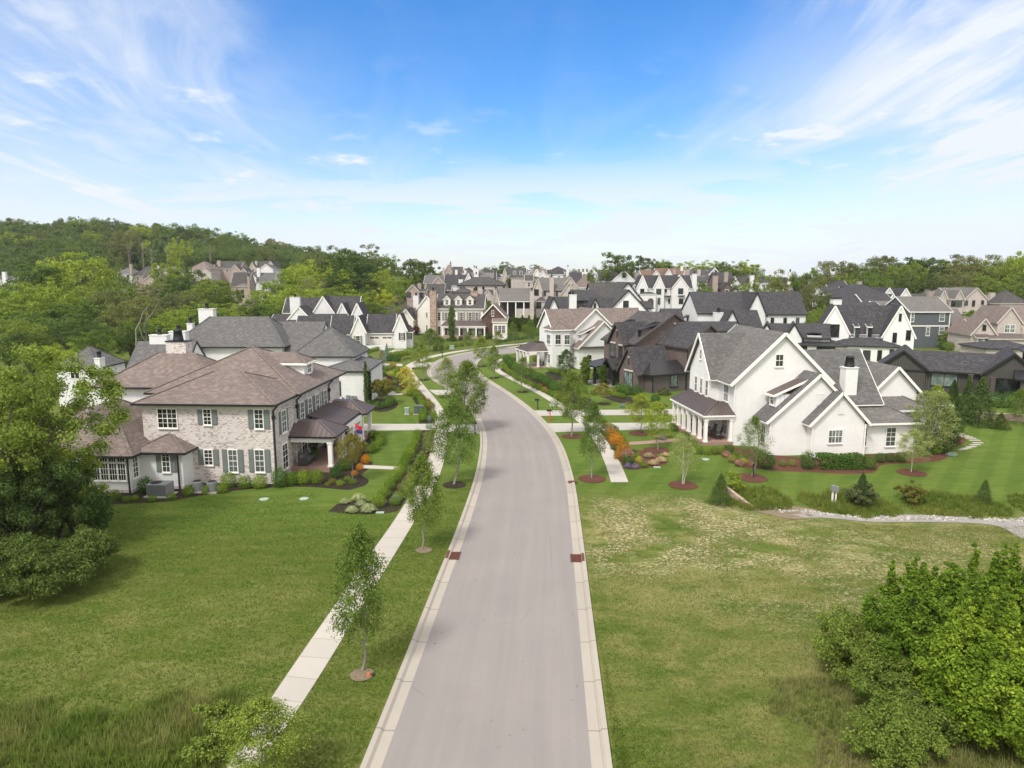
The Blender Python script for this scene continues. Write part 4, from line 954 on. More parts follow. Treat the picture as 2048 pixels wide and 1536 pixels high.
# ------------------------------------------------------------------ far houses: blocks (left, right, eave row, ridge row, v, depth, kind)
FW = MB(); FW.box(-.62, .62, -.05, -.012, -.1, 1.55, 0); FW.box(-.5, .5, -.07, -.051, 0, 1.45, 1); FW.box(-.03, .03, -.09, -.071, 0, 1.45, 0); FW.box(-.5, .5, -.088, -.071, .7, .76, 0)
FWM = FW.mesh('window', [trim_white, glass])
FD = MB(); FD.box(-.62, .62, -.05, -.012, -.1, 1.55, 0); FD.box(-.5, .5, -.07, -.051, 0, 1.45, 1); FDM = FD.mesh('window', [trim_dark, glass])
def far(label, D, wm, rm, blocks, chim=(), wins=(), tm=None, rot=0.0, dark=False, name='house', group=None):
    cx = (blocks[0][0] + blocks[0][1]) / 2
    h = House(name, label, cx, D, rot=rot, group=group); tm = tm or trim_white
    for q in blocks:
        r2 = q[7] if len(q) > 7 else rm; w2 = q[8] if len(q) > 8 else wm
        b = h.pb(*q[:7], w2, r2, tm=tm, ov=.22, ro=.18)
        if q[6] == 'V' and not wins:
            u, z = h.on((q[0] + q[1]) / 2, q[2], q[4]); link('window', FDM if dark else FWM, h.root, (u, q[4] - .01, z - h.zg - 1.7), 0)
        elif q[6] in 'UH' and not wins:
            n = max(1, int((b[1] - b[0]) / 4.0))
            for i in range(n):
                u = b[0] + (b[1] - b[0]) * (i + .5) / n; z = h.on(q[0], q[2], q[4])[1]
                link('window', FDM if dark else FWM, h.root, (u, q[4] - .01, z - h.zg - 2.1), 0)
    for (px, row, v) in wins:
        u, z = h.on(px, row, v); link('window', FDM if dark else FWM, h.root, (u, v - .01, z - h.zg - .7), 0)
    for c in chim: h.pchim(c[0], c[1], c[2], c[3], c[4], c[5] if len(c) > 5 else wm, 1.1, pot='tall' if len(c) < 7 else c[6])
    return h.done()
WB, BB, TB, SW = cool_brick, beige_brick, tan_brick, siding_white
RD, RM, RG, RB, RW, RR = roof_dark, roof_mid, roof_grey, roof_brown, roof_warm, roof_red
# left hillside
far('pale house with light grey hip roof half hidden by trees on the left hillside', 345, WB, RG, [(226, 266, 548, 535, 0, 12, 'H')], dark=True)
far('brown brick house with tall end chimney and dark roofs on the left hillside', 340, TB, RM, [(265, 308, 552, 532, 3, 12, 'H'), (287, 314, 562, 551, -3, 9, 'V'), (285, 305, 556, 541, 0, 9, 'U'), (302, 311, 553, 538, -1, 8, 'V')], [(258, 264, 528, 545, 2)], tm=trim_beige)
far('white house with curved steep gable behind the brown brick one on the left hillside', 362, WB, RG, [(308, 326, 546, 531, 0, 10, 'V'), (316, 350, 545, 533, 1, 10, 'U')])
far('low house with black roof below the white gable on the left hillside', 325, WB, RD, [(311, 345, 574, 549, 0, 12, 'U'), (330, 348, 578, 565, -4, 6, 'H')])
far('pink brown hip roofed house right of the light green tree on the left hillside', 360, BB, RB, [(378, 420, 538, 523, 0, 14, 'H'), (396, 422, 546, 536, -4, 8, 'V')], tm=trim_beige)
far('tan brick house with two pointed gables high on the left hillside', 372, TB, RM, [(423, 436, 541, 529, 0, 10, 'V'), (428, 480, 537, 523, 2, 12, 'U'), (458, 482, 543, 529, -2, 10, 'V'), (480, 495, 546, 536, -4, 8, 'V')], [(434, 441, 521, 533, 3)], tm=trim_beige)
far('topmost white brown house at the right end of the left hillside row', 388, BB, RM, [(498, 540, 537, 523, 0, 12, 'U'), (533, 550, 535, 522, -1, 10, 'V'), (499, 512, 537, 526, -1, 9, 'V')], [(510, 514, 522, 528, 2)], tm=trim_beige)
far('white house with two steep parallel gables above the trees on the left hillside', 335, WB, RG, [(486, 512, 556, 544, 0, 9, 'V'), (518, 546, 539, 529, 7, 9, 'V'), (508, 548, 562, 546, 1, 9, 'U'), (512, 536, 566, 556, -2, 8, 'H')], [(513, 520, 536, 552, 3)], wins=((497, 548, 0), (498, 556, 0), (512, 569, 0), (528, 570, -2), (503, 568, 0)), dark=True)
far('brick house with two stacked open decks facing the woods on the left hillside', 318, TB, RM, [(462, 497, 572, 545, 0, 9, 'U'), (470, 497, 573, 567, -4, 5, 'H', RW)], [(494, 501, 553, 600, -4.5)], wins=((475, 583, -4), (485, 583, -4), (475, 592, -4), (486, 592, -4)), tm=trim_beige, dark=True)
far('lone house with a tall white chimney at the far left edge', 300, WB, RM, [(-12, 22, 560, 552, 0, 12, 'U')], [(3, 12, 544, 560, -1)])
far('small grey hip roofed pool house beyond the whitewashed brick house', 86, cool_brick, roof_grey, [(112, 196, 735, 694, 0, 6, 'H')], [(188, 201, 718, 740, -1.5)], wins=((150, 745, 0),), tm=trim_dark, name='pool_house')
# behind the stone chimney farmhouse
far('house with grey roof and brick gable left of the tall stone chimney', 236, tan_brick, roof_warm, [(848, 886, 567, 551, 0, 10, 'U', RG), (866, 888, 566, 553, -2, 10, 'V', RG), (852, 888, 588, 568, -7, 6, 'U', RM, dark_brick)], tm=trim_beige)
far('small pink brick gabled cottage by the brown bare bush, left of the stone chimney', 205, tan_brick, roof_mid, [(813, 838, 583, 570, 0, 7, 'V'), (837, 852, 584, 579, 1.5, 6, 'U')], [(835, 842, 567, 582, 4)], wins=((818, 590, 0), (843, 591, 1.5)), tm=trim_beige, dark=True)
far('house with black roof and white chimney in the middle row behind the stone chimney', 262, WB, RD, [(887, 936, 571, 550, 0, 12, 'U'), (928, 946, 566, 547, 1, 12, 'V'), (886, 902, 580, 572, -5, 5, 'U')], [(917, 926, 559, 573, -1), (948, 957, 549, 566, 2)])
far('house with broad mauve brown roof under the middle skyline', 285, BB, RW, [(930, 985, 560, 546, 0, 13, 'U'), (948, 975, 556, 545, -2, 8, 'H')], [(948, 957, 537, 552, -2, WB)], tm=trim_beige)
far('dark slate house with brown turret chimney at the left end of the far skyline', 330, tan_brick, RM, [(879, 920, 545, 535, 0, 12, 'H'), (888, 905, 545, 530, -2, 10, 'V'), (904, 924, 549, 534, -3, 10, 'U')], [(899, 903, 527, 540, 1, tan_brick), (885, 889, 536, 552, -5, BB, None), (910, 915, 540, 552, -5, WB, None)], tm=trim_beige)
far('house with two dark hips and white chimney on the far skyline', 318, WB, RM, [(924, 948, 546, 535, 0, 12, 'H'), (940, 962, 553, 541, -4, 9, 'V')], [(928, 933, 541, 552, -5), (946, 951, 535, 548, -2)])
far('charcoal roofed house beside the far light brick one', 305, WB, RD, [(962, 985, 549, 541, -2, 9, 'U'), (972, 1002, 555, 537, 1, 14, 'H'), (966, 992, 560, 543, -6, 8, 'U')])
far('light brick house with two dormers above a green bank on the far rise', 300, BB, RM, [(1003, 1016, 556, 537, 0, 10, 'V'), (1010, 1052, 553, 537, 2, 11, 'U'), (1046, 1064, 553, 543, 1, 9, 'V'), (1022, 1052, 556, 550, -3, 4, 'H')], wins=((1029, 546, 1), (1042, 546, 1), (1020, 555, 0), (1060, 553, 1)), tm=trim_beige)
far('white house with light brown roof at the left of the far right centre row', 300, WB, RB, [(1065, 1082, 552, 538, 0, 10, 'V'), (1078, 1092, 552, 541, -1, 9, 'V'), (1065, 1093, 550, 538, 2, 11, 'U')])
far('black hip roofed house with thin white chimney on the far skyline', 338, WB, RD, [(1096, 1140, 544, 533, 0, 14, 'H'), (1092, 1128, 549, 540, -6, 9, 'U'), (1110, 1126, 549, 541, -8, 8, 'H')], [(1133, 1139, 534, 548, -4)])
far('brown mansard house with three arched dormers on the far skyline', 345, tan_brick, RR, [(1144, 1188, 549, 535, 0, 14, 'F', RB, shake)], wins=((1158, 541, -.1), (1166, 541, -.1), (1174, 541, -.1)), name='mansard_house')
far('house with wide tan hip roof behind the pale pink brick house', 272, WB, RB, [(1146, 1200, 575, 548, 0, 16, 'H'), (1140, 1165, 566, 545, 3, 10, 'U', RD), (1186, 1198, 576, 570, -3, 8, 'V')])
far('white house with three small dormers and a dark roof left of the pointed gables', 258, WB, RM, [(1222, 1272, 564, 541, 0, 11, 'V'), (1198, 1240, 562, 545, 1, 11, 'U'), (1212, 1274, 572, 565, -4, 8, 'U')], wins=((1248, 551, 0), (1202, 556, 1), (1211, 556, 1), (1221, 556, 1)), dark=True)
far('low dark roof tucked under the three dormer house', 238, WB, RD, [(1195, 1222, 590, 577, 0, 9, 'U'), (1262, 1276, 578, 569, 1, 8, 'V')])
far('brick chimneyed house with black roof left of the pointed gables', 272, BB, RD, [(1256, 1285, 564, 549, 0, 10, 'U')], [(1270, 1278, 545, 570, -2, TB)])
far('red brown roofed long house with small cupola behind the pointed gables', 300, WB, RR, [(1284, 1316, 552, 541, 0, 12, 'U'), (1315, 1372, 552, 537, 2, 13, 'U'), (1306, 1319, 550, 541, -2, 9, 'V'), (1330, 1344, 550, 539, -2, 9, 'V')], [(1362, 1366, 532, 542, 6, WB, None), (1346, 1351, 537, 545, 0, TB, None)])
far('grey roofed house with white gable right of the red brown roof', 292, WB, RM, [(1376, 1420, 552, 540, 0, 12, 'U'), (1416, 1442, 551, 536, -1, 11, 'V')], [(1396, 1401, 539, 553, -2, BB), (1372, 1379, 538, 552, -1, TB)], wins=((1432, 545, -1),), dark=True)
far('white house partly behind a bushy tree below the grey roofed house', 262, WB, RM, [(1415, 1440, 562, 551, 0, 9, 'V'), (1395, 1422, 566, 553, 1, 9, 'U')])
far('dark brick house with two tall brown chimneys behind the huge charcoal slopes', 250, dark_brick, RD, [(1434, 1470, 566, 545, 0, 12, 'U'), (1442, 1466, 578, 565, -5, 8, 'V'), (1452, 1478, 572, 559, -3, 8, 'H')], [(1427, 1435, 552, 585, -6, tan_brick), (1450, 1456, 544, 562, -2, tan_brick)], tm=trim_brown)
far('white gabled house behind the slim roadside trees at right centre', 246, WB, RD, [(1462, 1480, 571, 557, 0, 9, 'V'), (1478, 1504, 568, 553, 1, 9, 'U'), (1500, 1524, 575, 560, -1, 9, 'V'), (1510, 1545, 566, 553, 3, 9, 'U')], [(1502, 1508, 551, 567, -1)])
far('black hip roofed house with bright white chimney at right centre', 242, WB, RD, [(1556, 1598, 575, 557, 0, 12, 'H')], [(1578, 1584, 544, 566, -1), (1608, 1614, 566, 580, -4)])
far('pale house behind thin trees left of the right hand woods', 225, BB, RM, [(1596, 1625, 577, 563, 0, 9, 'U')], tm=trim_beige)
far('grey roofed house at the right edge in front of the woods', 232, WB, RM, [(2010, 2070, 600, 581, 0, 12, 'H')], [(2044, 2050, 582, 600, -1)])
far('dark slate pergola roofed house seen through trees right of the brown bush', 290, BB, RM, [(1050, 1066, 562, 551, 0, 9, 'U')])
# ------------------------------------------------------------------ ground materials
def lawn_material():
    t = NT('lawn'); P = t.geo('Position'); s = t.n('ShaderNodeSeparateXYZ'); t.L.new(P, s.inputs[0]); X, Y = s.outputs[0], s.outputs[1]
    big = t.noise(P, 0.11, 4, 0.6, 0.4); mid = t.noise(t.map(P, (0.5, 1.6, 1), R(12)), 0.9, 4, 0.6, 0.6); fine = t.noise(t.map(P, (0.8, 1.5, 1)), 7.0, 3, 0.7)
    col = t.mix(t.mr(big, 0.33, 0.66), (0.068, 0.120, 0.016), (0.125, 0.165, 0.030))
    col = t.mix(t.mr(mid, 0.36, 0.68), col, (0.158, 0.178, 0.044))
    col = t.mix(t.mr(fine, 0.40, 0.66), t.mix(1.0, col, (0.60, 0.66, 0.60), 'MULTIPLY'), col)
    # straw coloured areas of the rough lots
    def box(x0, x1, y0, y1, f=3.0):
        a = t.math('MULTIPLY', t.mr(X, x0 - f, x0 + f, smooth=True), t.mr(X, x1 - f, x1 + f, 1, 0, smooth=True))
        b = t.math('MULTIPLY', t.mr(Y, y0 - f, y0 + f, smooth=True), t.mr(Y, y1 - f, y1 + f, 1, 0, smooth=True)); return t.math('MULTIPLY', a, b)
    rough = t.math('MAXIMUM', t.math('MULTIPLY', box(3.5, 80, -20, 49, 2.0), 1.0), t.math('MULTIPLY', box(-60, -5, -20, 36, 5.0), 0.55))
    st = t.mr(t.noise(t.map(P, (0.7, 1.3, 1), R(-20)), 0.32, 5, 0.62, 0.8), 0.42, 0.64)
    col = t.mix(t.math('MULTIPLY', t.math('MULTIPLY', st, rough), 0.80), col, (0.215, 0.200, 0.072))
    # bare soil flecks near the end of the right sidewalk
    bare = t.math('MAXIMUM', t.math('MULTIPLY', box(4.0, 18, 37, 49.5, 3), 1.25), t.math('MULTIPLY', box(10, 42, 31, 47, 5.0), 0.7))
    fl = t.math('MULTIPLY', t.mr(t.noise(t.map(P, (1, 1.1, 1), R(-8)), 4.2, 5, 0.75, 0.3), 0.49, 0.58), t.mr(t.noise(P, 0.33, 3, 0.6), 0.40, 0.54))
    col = t.mix(t.math('MULTIPLY', t.math('MULTIPLY', bare, fl), 0.85, True), col, (0.44, 0.35, 0.24))
    fl2 = t.mr(t.noise(t.map(P, (1, 1.2, 1), R(6)), 2.3, 5, 0.7, 0.3), 0.60, 0.70)
    col = t.mix(t.math('MULTIPLY', t.math('MULTIPLY', rough, fl2), 0.35), col, (0.30, 0.24, 0.14))
    # mowing stripes of the kept lawns
    def stripes(mask, rot, w, strength, col, dark=(0.74, 0.80, 0.70)):
        m = t.map(P, (1, 1, 1), R(rot)); q = t.n('ShaderNodeSeparateXYZ'); t.L.new(m, q.inputs[0])
        f = t.math('ADD', t.math('MULTIPLY', t.math('SINE', t.math('MULTIPLY', q.outputs[0], math.pi / w)), 1.6), 0.5, True)
        return t.mix(t.math('MULTIPLY', t.math('MULTIPLY', mask, f), strength), col, t.mix(1.0, col, dark, 'MULTIPLY'))
    green = (0.075, 0.138, 0.019)
    kept = t.math('MAXIMUM', t.math('MAXIMUM', box(4, 80, 51, 150, 1.5), box(-14.5, 4.5, 56, 150, 1.5)), box(-26, -5.5, 43, 58, 4))
    col = t.mix(t.math('MULTIPLY', kept, 0.60), col, t.mix(t.mr(mid, 0.3, 0.7), green, (0.120, 0.168, 0.033)))
    col = stripes(box(26, 80, 44, 100, 3), 38, 1.1, 0.6, col); col = stripes(box(4, 26, 51, 62, 1.5), 25, 1.1, 0.6, col); col = stripes(box(-14, 3, 58, 90, 1), -14, 0.9, 0.5, col)
    col = stripes(box(-40, -6, 36, 52, 3), 84, 0.9, 0.35, col)
    far_ = t.math('MULTIPLY', t.mr(Y, 150, 200), 1.0); col = t.mix(far_, col, (0.058, 0.075, 0.024))
    h = t.math('ADD', t.math('MULTIPLY', fine, 1.0), t.math('MULTIPLY', t.noise(P, 30, 2), 0.5)); t.bump(h, 0.9, 0.07)
    return t.fin(col, 0.95, 0.08)
lawn_m = lawn_material()
def road_material():
    t = NT('asphalt'); uv = t.uv(); P = t.obj()
    n = t.noise(P, 60, 3, 0.7); b = t.noise(t.map(uv, (1.0, 0.035, 1)), 2.4, 4, 0.6); c = t.noise(P, 0.25, 4)
    col = t.mix(n, (0.205, 0.184, 0.174), (0.290, 0.262, 0.247))
    col = t.mix(t.mr(b, 0.35, 0.7), t.mix(1.0, col, (0.92, 0.92, 0.93), 'MULTIPLY'), col)
    col = t.mix(t.mr(c, 0.3, 0.7), t.mix(1.0, col, (0.92, 0.92, 0.93), 'MULTIPLY'), col)
    s = t.n('ShaderNodeSeparateXYZ'); t.L.new(uv, s.inputs[0])        # paving seam and two worn wheel lines
    seam = t.mr(t.math('ABSOLUTE', t.math('ADD', s.outputs[0], 0.05)), 0.0, 0.035, 0.78, 1.0)
    col = t.mix(seam, t.mix(1.0, col, (0.80, 0.80, 0.80), 'MULTIPLY'), col)
    for c0 in (-2.3, -0.9, 0.9, 2.3):
        w = t.mr(t.math('ABSOLUTE', t.math('SUBTRACT', s.outputs[0], c0)), 0.0, 0.45, 0.35, 0.0, smooth=True); col = t.mix(w, col, t.mix(1.0, col, (1.10, 1.09, 1.08), 'MULTIPLY'))
    cr = t.n('ShaderNodeTexVoronoi', feature='DISTANCE_TO_EDGE'); cr.inputs['Scale'].default_value = 0.22; t.L.new(t.mix(0.25, uv, t.n('ShaderNodeTexNoise').outputs[1]), cr.inputs['Vector'])
    crack = t.math('MULTIPLY', t.mr(cr.outputs[0], 0.0, 0.0035, 1, 0), t.mr(t.noise(P, 0.2, 2), 0.52, 0.62)); col = t.mix(t.math('MULTIPLY', crack, 0.45), col, (0.09, 0.085, 0.08))
    sp = t.mr(t.noise(P, 3.3, 2, 0.4), 0.73, 0.76); col = t.mix(t.math('MULTIPLY', sp, 0.5), col, (0.1, 0.09, 0.085))
    t.bump(n, 0.35, 0.01); return t.fin(col, 0.93, 0.2)
road_m = road_material()
def concrete_material(name, a, b, joint):
    t = NT(name); uv = t.uv(); P = t.obj(); n = t.noise(P, 25, 3); c = t.noise(P, 0.7, 5, 0.65)
    col = t.mix(c, a, b); col = t.mix(t.mr(n, 0.3, 0.7), t.mix(1.0, col, (0.93, 0.93, 0.93), 'MULTIPLY'), col)
    if joint:
        s = t.n('ShaderNodeSeparateXYZ'); t.L.new(uv, s.inputs[0]); f = t.math('FRACT', t.math('DIVIDE', s.outputs[1], joint))
        wn = t.n('ShaderNodeTexWhiteNoise', noise_dimensions='1D'); t.L.new(t.math('FLOOR', t.math('DIVIDE', s.outputs[1], joint)), wn.inputs['W'])
        col = t.mix(t.mr(wn.outputs[0], 0, 1), t.mix(1.0, col, (0.90, 0.90, 0.91), 'MULTIPLY'), col)
        col = t.mix(t.mr(t.math('ABSOLUTE', t.math('SUBTRACT', f, 0.5)), 0.485, 0.495), col, t.mix(1.0, col, (0.58, 0.57, 0.55), 'MULTIPLY'))
    st = t.mr(t.noise(P, 1.7, 4, 0.7), 0.64, 0.74); col = t.mix(t.math('MULTIPLY', st, 0.22), col, (0.2, 0.17, 0.13))
    t.bump(n, 0.2, 0.01); return t.fin(col, 0.9, 0.2)
walk_m = concrete_material('sidewalk concrete', (0.40, 0.365, 0.32), (0.47, 0.435, 0.39), 1.55)
kerb_m = concrete_material('kerb concrete', (0.33, 0.295, 0.25), (0.40, 0.36, 0.31), 3.1)
drive_m = concrete_material('driveway concrete', (0.38, 0.355, 0.32), (0.45, 0.425, 0.385), 3.0)
def speckled(name, a, b, scale=14, bs=0.8):
    t = NT(name); P = t.obj(); n = t.noise(P, scale, 4, 0.75); m = t.noise(P, 0.8, 3)
    col = t.mix(t.mr(n, 0.3, 0.7), a, b); col = t.mix(t.mr(m, 0.3, 0.7), t.mix(1.0, col, (0.8, 0.8, 0.8), 'MULTIPLY'), col)
    t.bump(n, bs, 0.04); return t.fin(col, 0.97, 0.1)
mulch_dark = speckled('dark mulch', (0.022, 0.017, 0.014), (0.055, 0.042, 0.034))
mulch_red = speckled('red brown mulch', (0.085, 0.036, 0.026), (0.15, 0.066, 0.05))
mulch_tan = speckled('worn tan mulch', (0.16, 0.125, 0.085), (0.27, 0.21, 0.15))
gravel_m = speckled('pale gravel', (0.22, 0.20, 0.185), (0.42, 0.40, 0.37), 9, 1.0)
soil_m = speckled('dry soil', (0.17, 0.13, 0.09), (0.26, 0.21, 0.14), 4)

# ------------------------------------------------------------------ terrain sheet
def terrain():
    xs = sorted(set([-1500, -1000, -700, -500] + list(range(-440, -60, 12)) + [x * 1.0 for x in range(-60, 82)] + list(range(82, 440, 14)) + [500, 700, 1000, 1500]))
    ys = sorted(set([-60, -30, -10, 0] + [y * 1.0 for y in range(8, 112)] + list(range(112, 640, 8)) + [700, 800, 1000, 1400, 2200, 3500]))
    nx, ny = len(xs), len(ys); v = []
    for y in ys:
        for x in xs: v.append((x, y, T(x, y) if y < 700 else T(x, 700) * max(0, 1 - (y - 700) / 600)))
    f = [(j * nx + i, j * nx + i + 1, (j + 1) * nx + i + 1, (j + 1) * nx + i) for j in range(ny - 1) for i in range(nx - 1)]
    me = bpy.data.meshes.new('lawn'); me.from_pydata(v, [], f); me.materials.append(lawn_m)
    me.polygons.foreach_set('use_smooth', [True] * len(f)); o = link('lawn', me); tag(o, kind='structure', label='green lawns and rough grass lots over the whole ground'); return o
terrain()

def catmull(p, step):
    out = []
    for i in range(len(p) - 1):
        p0 = p[max(0, i - 1)]; p1 = p[i]; p2 = p[i + 1]; p3 = p[min(len(p) - 1, i + 2)]
        n = max(1, int((Vector(p2) - Vector(p1)).length / step))
        for k in range(n):
            t = k / n; out.append(tuple(0.5 * ((2 * b) + (c - a) * t + (2 * a - 5 * b + 4 * c - d) * t * t + (3 * b - a - 3 * c + d) * t ** 3) for a, b, c, d in zip(p0, p1, p2, p3)))
    out.append(tuple(p[-1])); return out
def pair_rows(pairs, step=1.2, ext=None):
    L = [G(*a)[:2] for a, b in pairs]; Rr = [G(*b)[:2] for a, b in pairs]
    if ext:                              # straight run towards and past the camera
        for A in (L, Rr):
            d = (Vector(A[0]) - Vector(A[1])).normalized(); A.insert(0, tuple(Vector(A[0]) + d * ext))
    both = [(a[0], a[1], b[0], b[1]) for a, b in zip(L, Rr)]
    for _ in range(1):                   # gentle smoothing of measured points
        s = [both[0]] + [tuple(0.2 * a + 0.6 * b + 0.2 * c for a, b, c in zip(both[i - 1], both[i], both[i + 1])) for i in range(1, len(both) - 1)] + [both[-1]]
        both = s
    return catmull(both, step)
def strip_mesh(name, lines, mat, close=None):
    """lines: list of polylines (x,y,z), same length; uv: across / along in metres"""
    n = len(lines[0]); v = [p for l in lines for p in l]; f = []; k = len(lines)
    for j in range(k - 1):
        for i in range(n - 1): f.append((j * n + i, (j + 1) * n + i, (j + 1) * n + i + 1, j * n + i + 1))
    me = bpy.data.meshes.new(name); me.from_pydata(v, [], f); me.materials.append(mat)
    mid = lines[k // 2]; al = [0.0]
    for i in range(1, n): al.append(al[-1] + (Vector(mid[i]) - Vector(mid[i - 1])).length)
    uv = me.uv_layers.new(name='UVMap'); ac = []
    tot = [sum((Vector(lines[j + 1][i]) - Vector(lines[j][i])).length for j in range(k - 1)) for i in (0, n - 1)]
    for i in range(n):
        a = [0.0]
        for j in range(1, k): a.append(a[-1] + (Vector(lines[j][i]) - Vector(lines[j - 1][i])).length)
        h = a[-1] / 2; ac.append([q - h for q in a])
    for lp in me.loops:
        j, i = divmod(lp.vertex_index, n); uv.data[lp.index].uv = (ac[i][j], al[i])
    me.update()
    return link(name, me)
ROADP = [((760.6, 1536), (1186, 1536)), ((823, 1366), (1170, 1366)), ((893, 1167), (1153, 1167)), ((934.6, 1060), (1143, 1060)), ((967.6, 956.5), (1135, 960)),
         ((975, 898), (1117, 898)), ((972.7, 865), (1097, 865)), ((965, 842), (1078, 841)), ((945, 812), (1046, 812)), ((920, 788), (1012, 787)), ((894, 773), (984, 769)),
         ((869, 760), (961, 756)), ((860, 748), (949, 743)), ((861, 737), (945, 731)), ((874, 725), (952, 720)), ((894, 715), (974, 711)), ((922, 708.5), (1003, 708)),
         ((955, 703), (1034, 706)), ((995, 698), (1066, 703)), ((1038, 693.5), (1100, 699)), ((1078, 689), (1140, 694))]
rr = pair_rows(ROADP, 1.3, ext=26)
def tz(x, y, dz): return (x, y, T(x, y) + dz)
nl = 7
road = strip_mesh('road', [[tz(a[0] + (a[2] - a[0]) * j / nl, a[1] + (a[3] - a[1]) * j / nl, 0.03) for a in rr] for j in range(nl + 1)], road_m)
tag(road, 'light grey asphalt street curving away between the houses', kind='structure')
def offset(line, d):
    out = []
    for i, p in enumerate(line):
        a = Vector(line[max(0, i - 1)]); b = Vector(line[min(len(line) - 1, i + 1)]); t = (b - a).normalized(); out.append((p[0] - t[1] * d, p[1] + t[0] * d))
    return out
LE = [(a[0], a[1]) for a in rr]; RE = [(a[2], a[3]) for a in rr]
def smooth_line(l, n=3):
    for _ in range(n): l = [l[0]] + [tuple((l[i - 1][k] + l[i][k] * 2 + l[i + 1][k]) / 4 for k in (0, 1)) for i in range(1, len(l) - 1)] + [l[-1]]
    return l
LE, RE = smooth_line(LE), smooth_line(RE)
for line, sg, nm in ((LE, 1, 'left'), (RE, -1, 'right')):
    prof = [(-0.05, 0.036), (0.34, 0.034), (0.355, 0.018), (0.37, 0.034), (0.45, 0.12), (0.64, 0.13), (0.66, -0.05)]
    ls = [[tz(x, y, z) for x, y in offset(line, sg * d)] for d, z in prof]
    if sg > 0: ls.reverse()
    tag(strip_mesh('kerb', ls, kerb_m), 'pale concrete kerb and gutter along the %s side of the street' % nm, kind='structure')
SWL = [((430, 1575), (486, 1575)), ((495, 1464), (561, 1480)), ((659, 1227), (716, 1227)), ((757, 1084), (805, 1084)), ((777, 1060), (819, 1060)), ((815, 1000), (855, 1000)), ((845, 950), (883, 950)), ((862, 905), (892, 905)),
       ((873.6, 852), (896, 852)), ((867, 825), (892, 825)), ((852, 800), (874, 800)), ((833, 776), (852, 776)), ((815, 752), (832, 752)), ((804, 735), (818, 735)), ((819, 726), (835, 726)), ((850, 713), (872, 712)), ((900, 704), (925, 703)), ((948, 697), (975, 696)), ((1000, 690), (1025, 690)), ((1058, 685), (1080, 685))]
sl = pair_rows(SWL, 1.2, ext=14)
tag(strip_mesh('pavement', [[tz(a[0] + (a[2] - a[0]) * j / 2, a[1] + (a[3] - a[1]) * j / 2, 0.026) for a in sl] for j in range(3)], walk_m), 'concrete footpath on the left of the street', kind='structure')
SWR = [((1222, 965), (1257, 965)), ((1212, 930), (1243, 930)), ((1200.6, 905), (1229, 905)), ((1186, 876), (1210, 876)), ((1163, 848), (1184, 848)), ((1138, 830), (1158, 830)), ((1112, 811), (1130, 811)), ((1080, 790), (1096, 790)), ((1040, 769), (1056, 769)), ((1010, 754), (1026, 754)),
       ((985, 741), (999, 741)), ((982, 732), (993, 732)), ((988, 722), (998, 722)), ((1005, 715), (1015, 716)), ((1030, 711), (1042, 712.5)), ((1062, 707), (1075, 709))]
sr = pair_rows(SWR, 1.2)
tag(strip_mesh('pavement', [[tz(a[0] + (a[2] - a[0]) * j / 2, a[1] + (a[3] - a[1]) * j / 2, 0.026) for a in sr] for j in range(3)], walk_m), 'concrete footpath on the right of the street that ends at the rough lot', kind='structure')

def sheet(name, px, mat, dz=0.02, label=None, world=False, smooth=True, name_kind='structure'):
    pts = [Vector((*q[:2], 0)) if world else Vector((*G(*q)[:2], 0)) for q in px]
    if smooth:
        pts = [Vector(p) for p in catmull([tuple(p) for p in pts + [pts[0]]], 0.8)][:-1]
    bm = bmesh.new(); vs = [bm.verts.new(p) for p in pts]; es = [bm.edges.new((vs[i], vs[(i + 1) % len(vs)])) for i in range(len(vs))]
    bmesh.ops.triangle_fill(bm, edges=es, use_beauty=True)
    for _ in range(4):
        lg = [e for e in bm.edges if e.calc_length() > 1.6]
        if not lg: break
        bmesh.ops.subdivide_edges(bm, edges=lg, cuts=1); bmesh.ops.triangulate(bm, faces=bm.faces)
    for v in bm.verts: v.co.z = T(v.co.x, v.co.y) + dz
    bmesh.ops.recalc_face_normals(bm, faces=bm.faces)
    for f in bm.faces:
        if f.normal.z < 0: f.normal_flip()
    me = bpy.data.meshes.new(name); bm.to_mesh(me); bm.free(); me.materials.append(mat)
    uv = me.uv_layers.new(name='UVMap')
    for lp in me.loops: c = me.vertices[lp.vertex_index].co; uv.data[lp.index].uv = (c.x, c.y)
    o = link(name, me); tag(o, label, kind=name_kind); return o
def ring(px, row, r, mat, dz=0.03, label=None):
    x, y, _ = G(px, row); n = 14
    return sheet('mulch_bed', [(x + r * math.cos(2 * math.pi * k / n), y + r * math.sin(2 * math.pi * k / n)) for k in range(n)], mat, dz, label, world=True)
for q, lb in (([(700, 848), (873.6, 848), (873.6, 860), (700, 862)], 'driveway past the porch of the whitewashed brick house'),
          ([(892, 849), (962, 849), (972, 868), (893, 864)], 'driveway apron by the black mailbox on the left'),
          ([(740, 783), (845, 783), (856, 789), (740, 791)], 'driveway behind the yellow green trees'), ([(858, 780), (903, 780), (915, 789), (872, 790)], 'second driveway apron on the left'),
          ([(700, 726), (805, 728), (805, 732.5), (700, 731)], 'driveway of the house with twin garage doors'), ([(790, 699), (830, 699), (822, 703), (775, 705)], 'parking court beside the garage doors'),
          ([(818, 728), (868, 724), (858, 733), (815, 736)], 'third driveway apron on the left'),
          ([(1063, 821.5), (1360, 818), (1400, 829), (1075, 832)], 'driveway to the dark brick house'), ([(1093, 847), (1360, 845), (1360, 857), (1104, 865)], 'driveway to the white columned house'),
          ([(1020, 607), (1064, 600), (1068, 606), (1030, 618)], 'distant parking court below the light brick house'), ([(1040, 706), (1085, 700), (1090, 706), (1050, 713)], 'driveway apron by the white farmhouse')):
    sheet('driveway', q, drive_m, 0.018, lb, smooth=False)
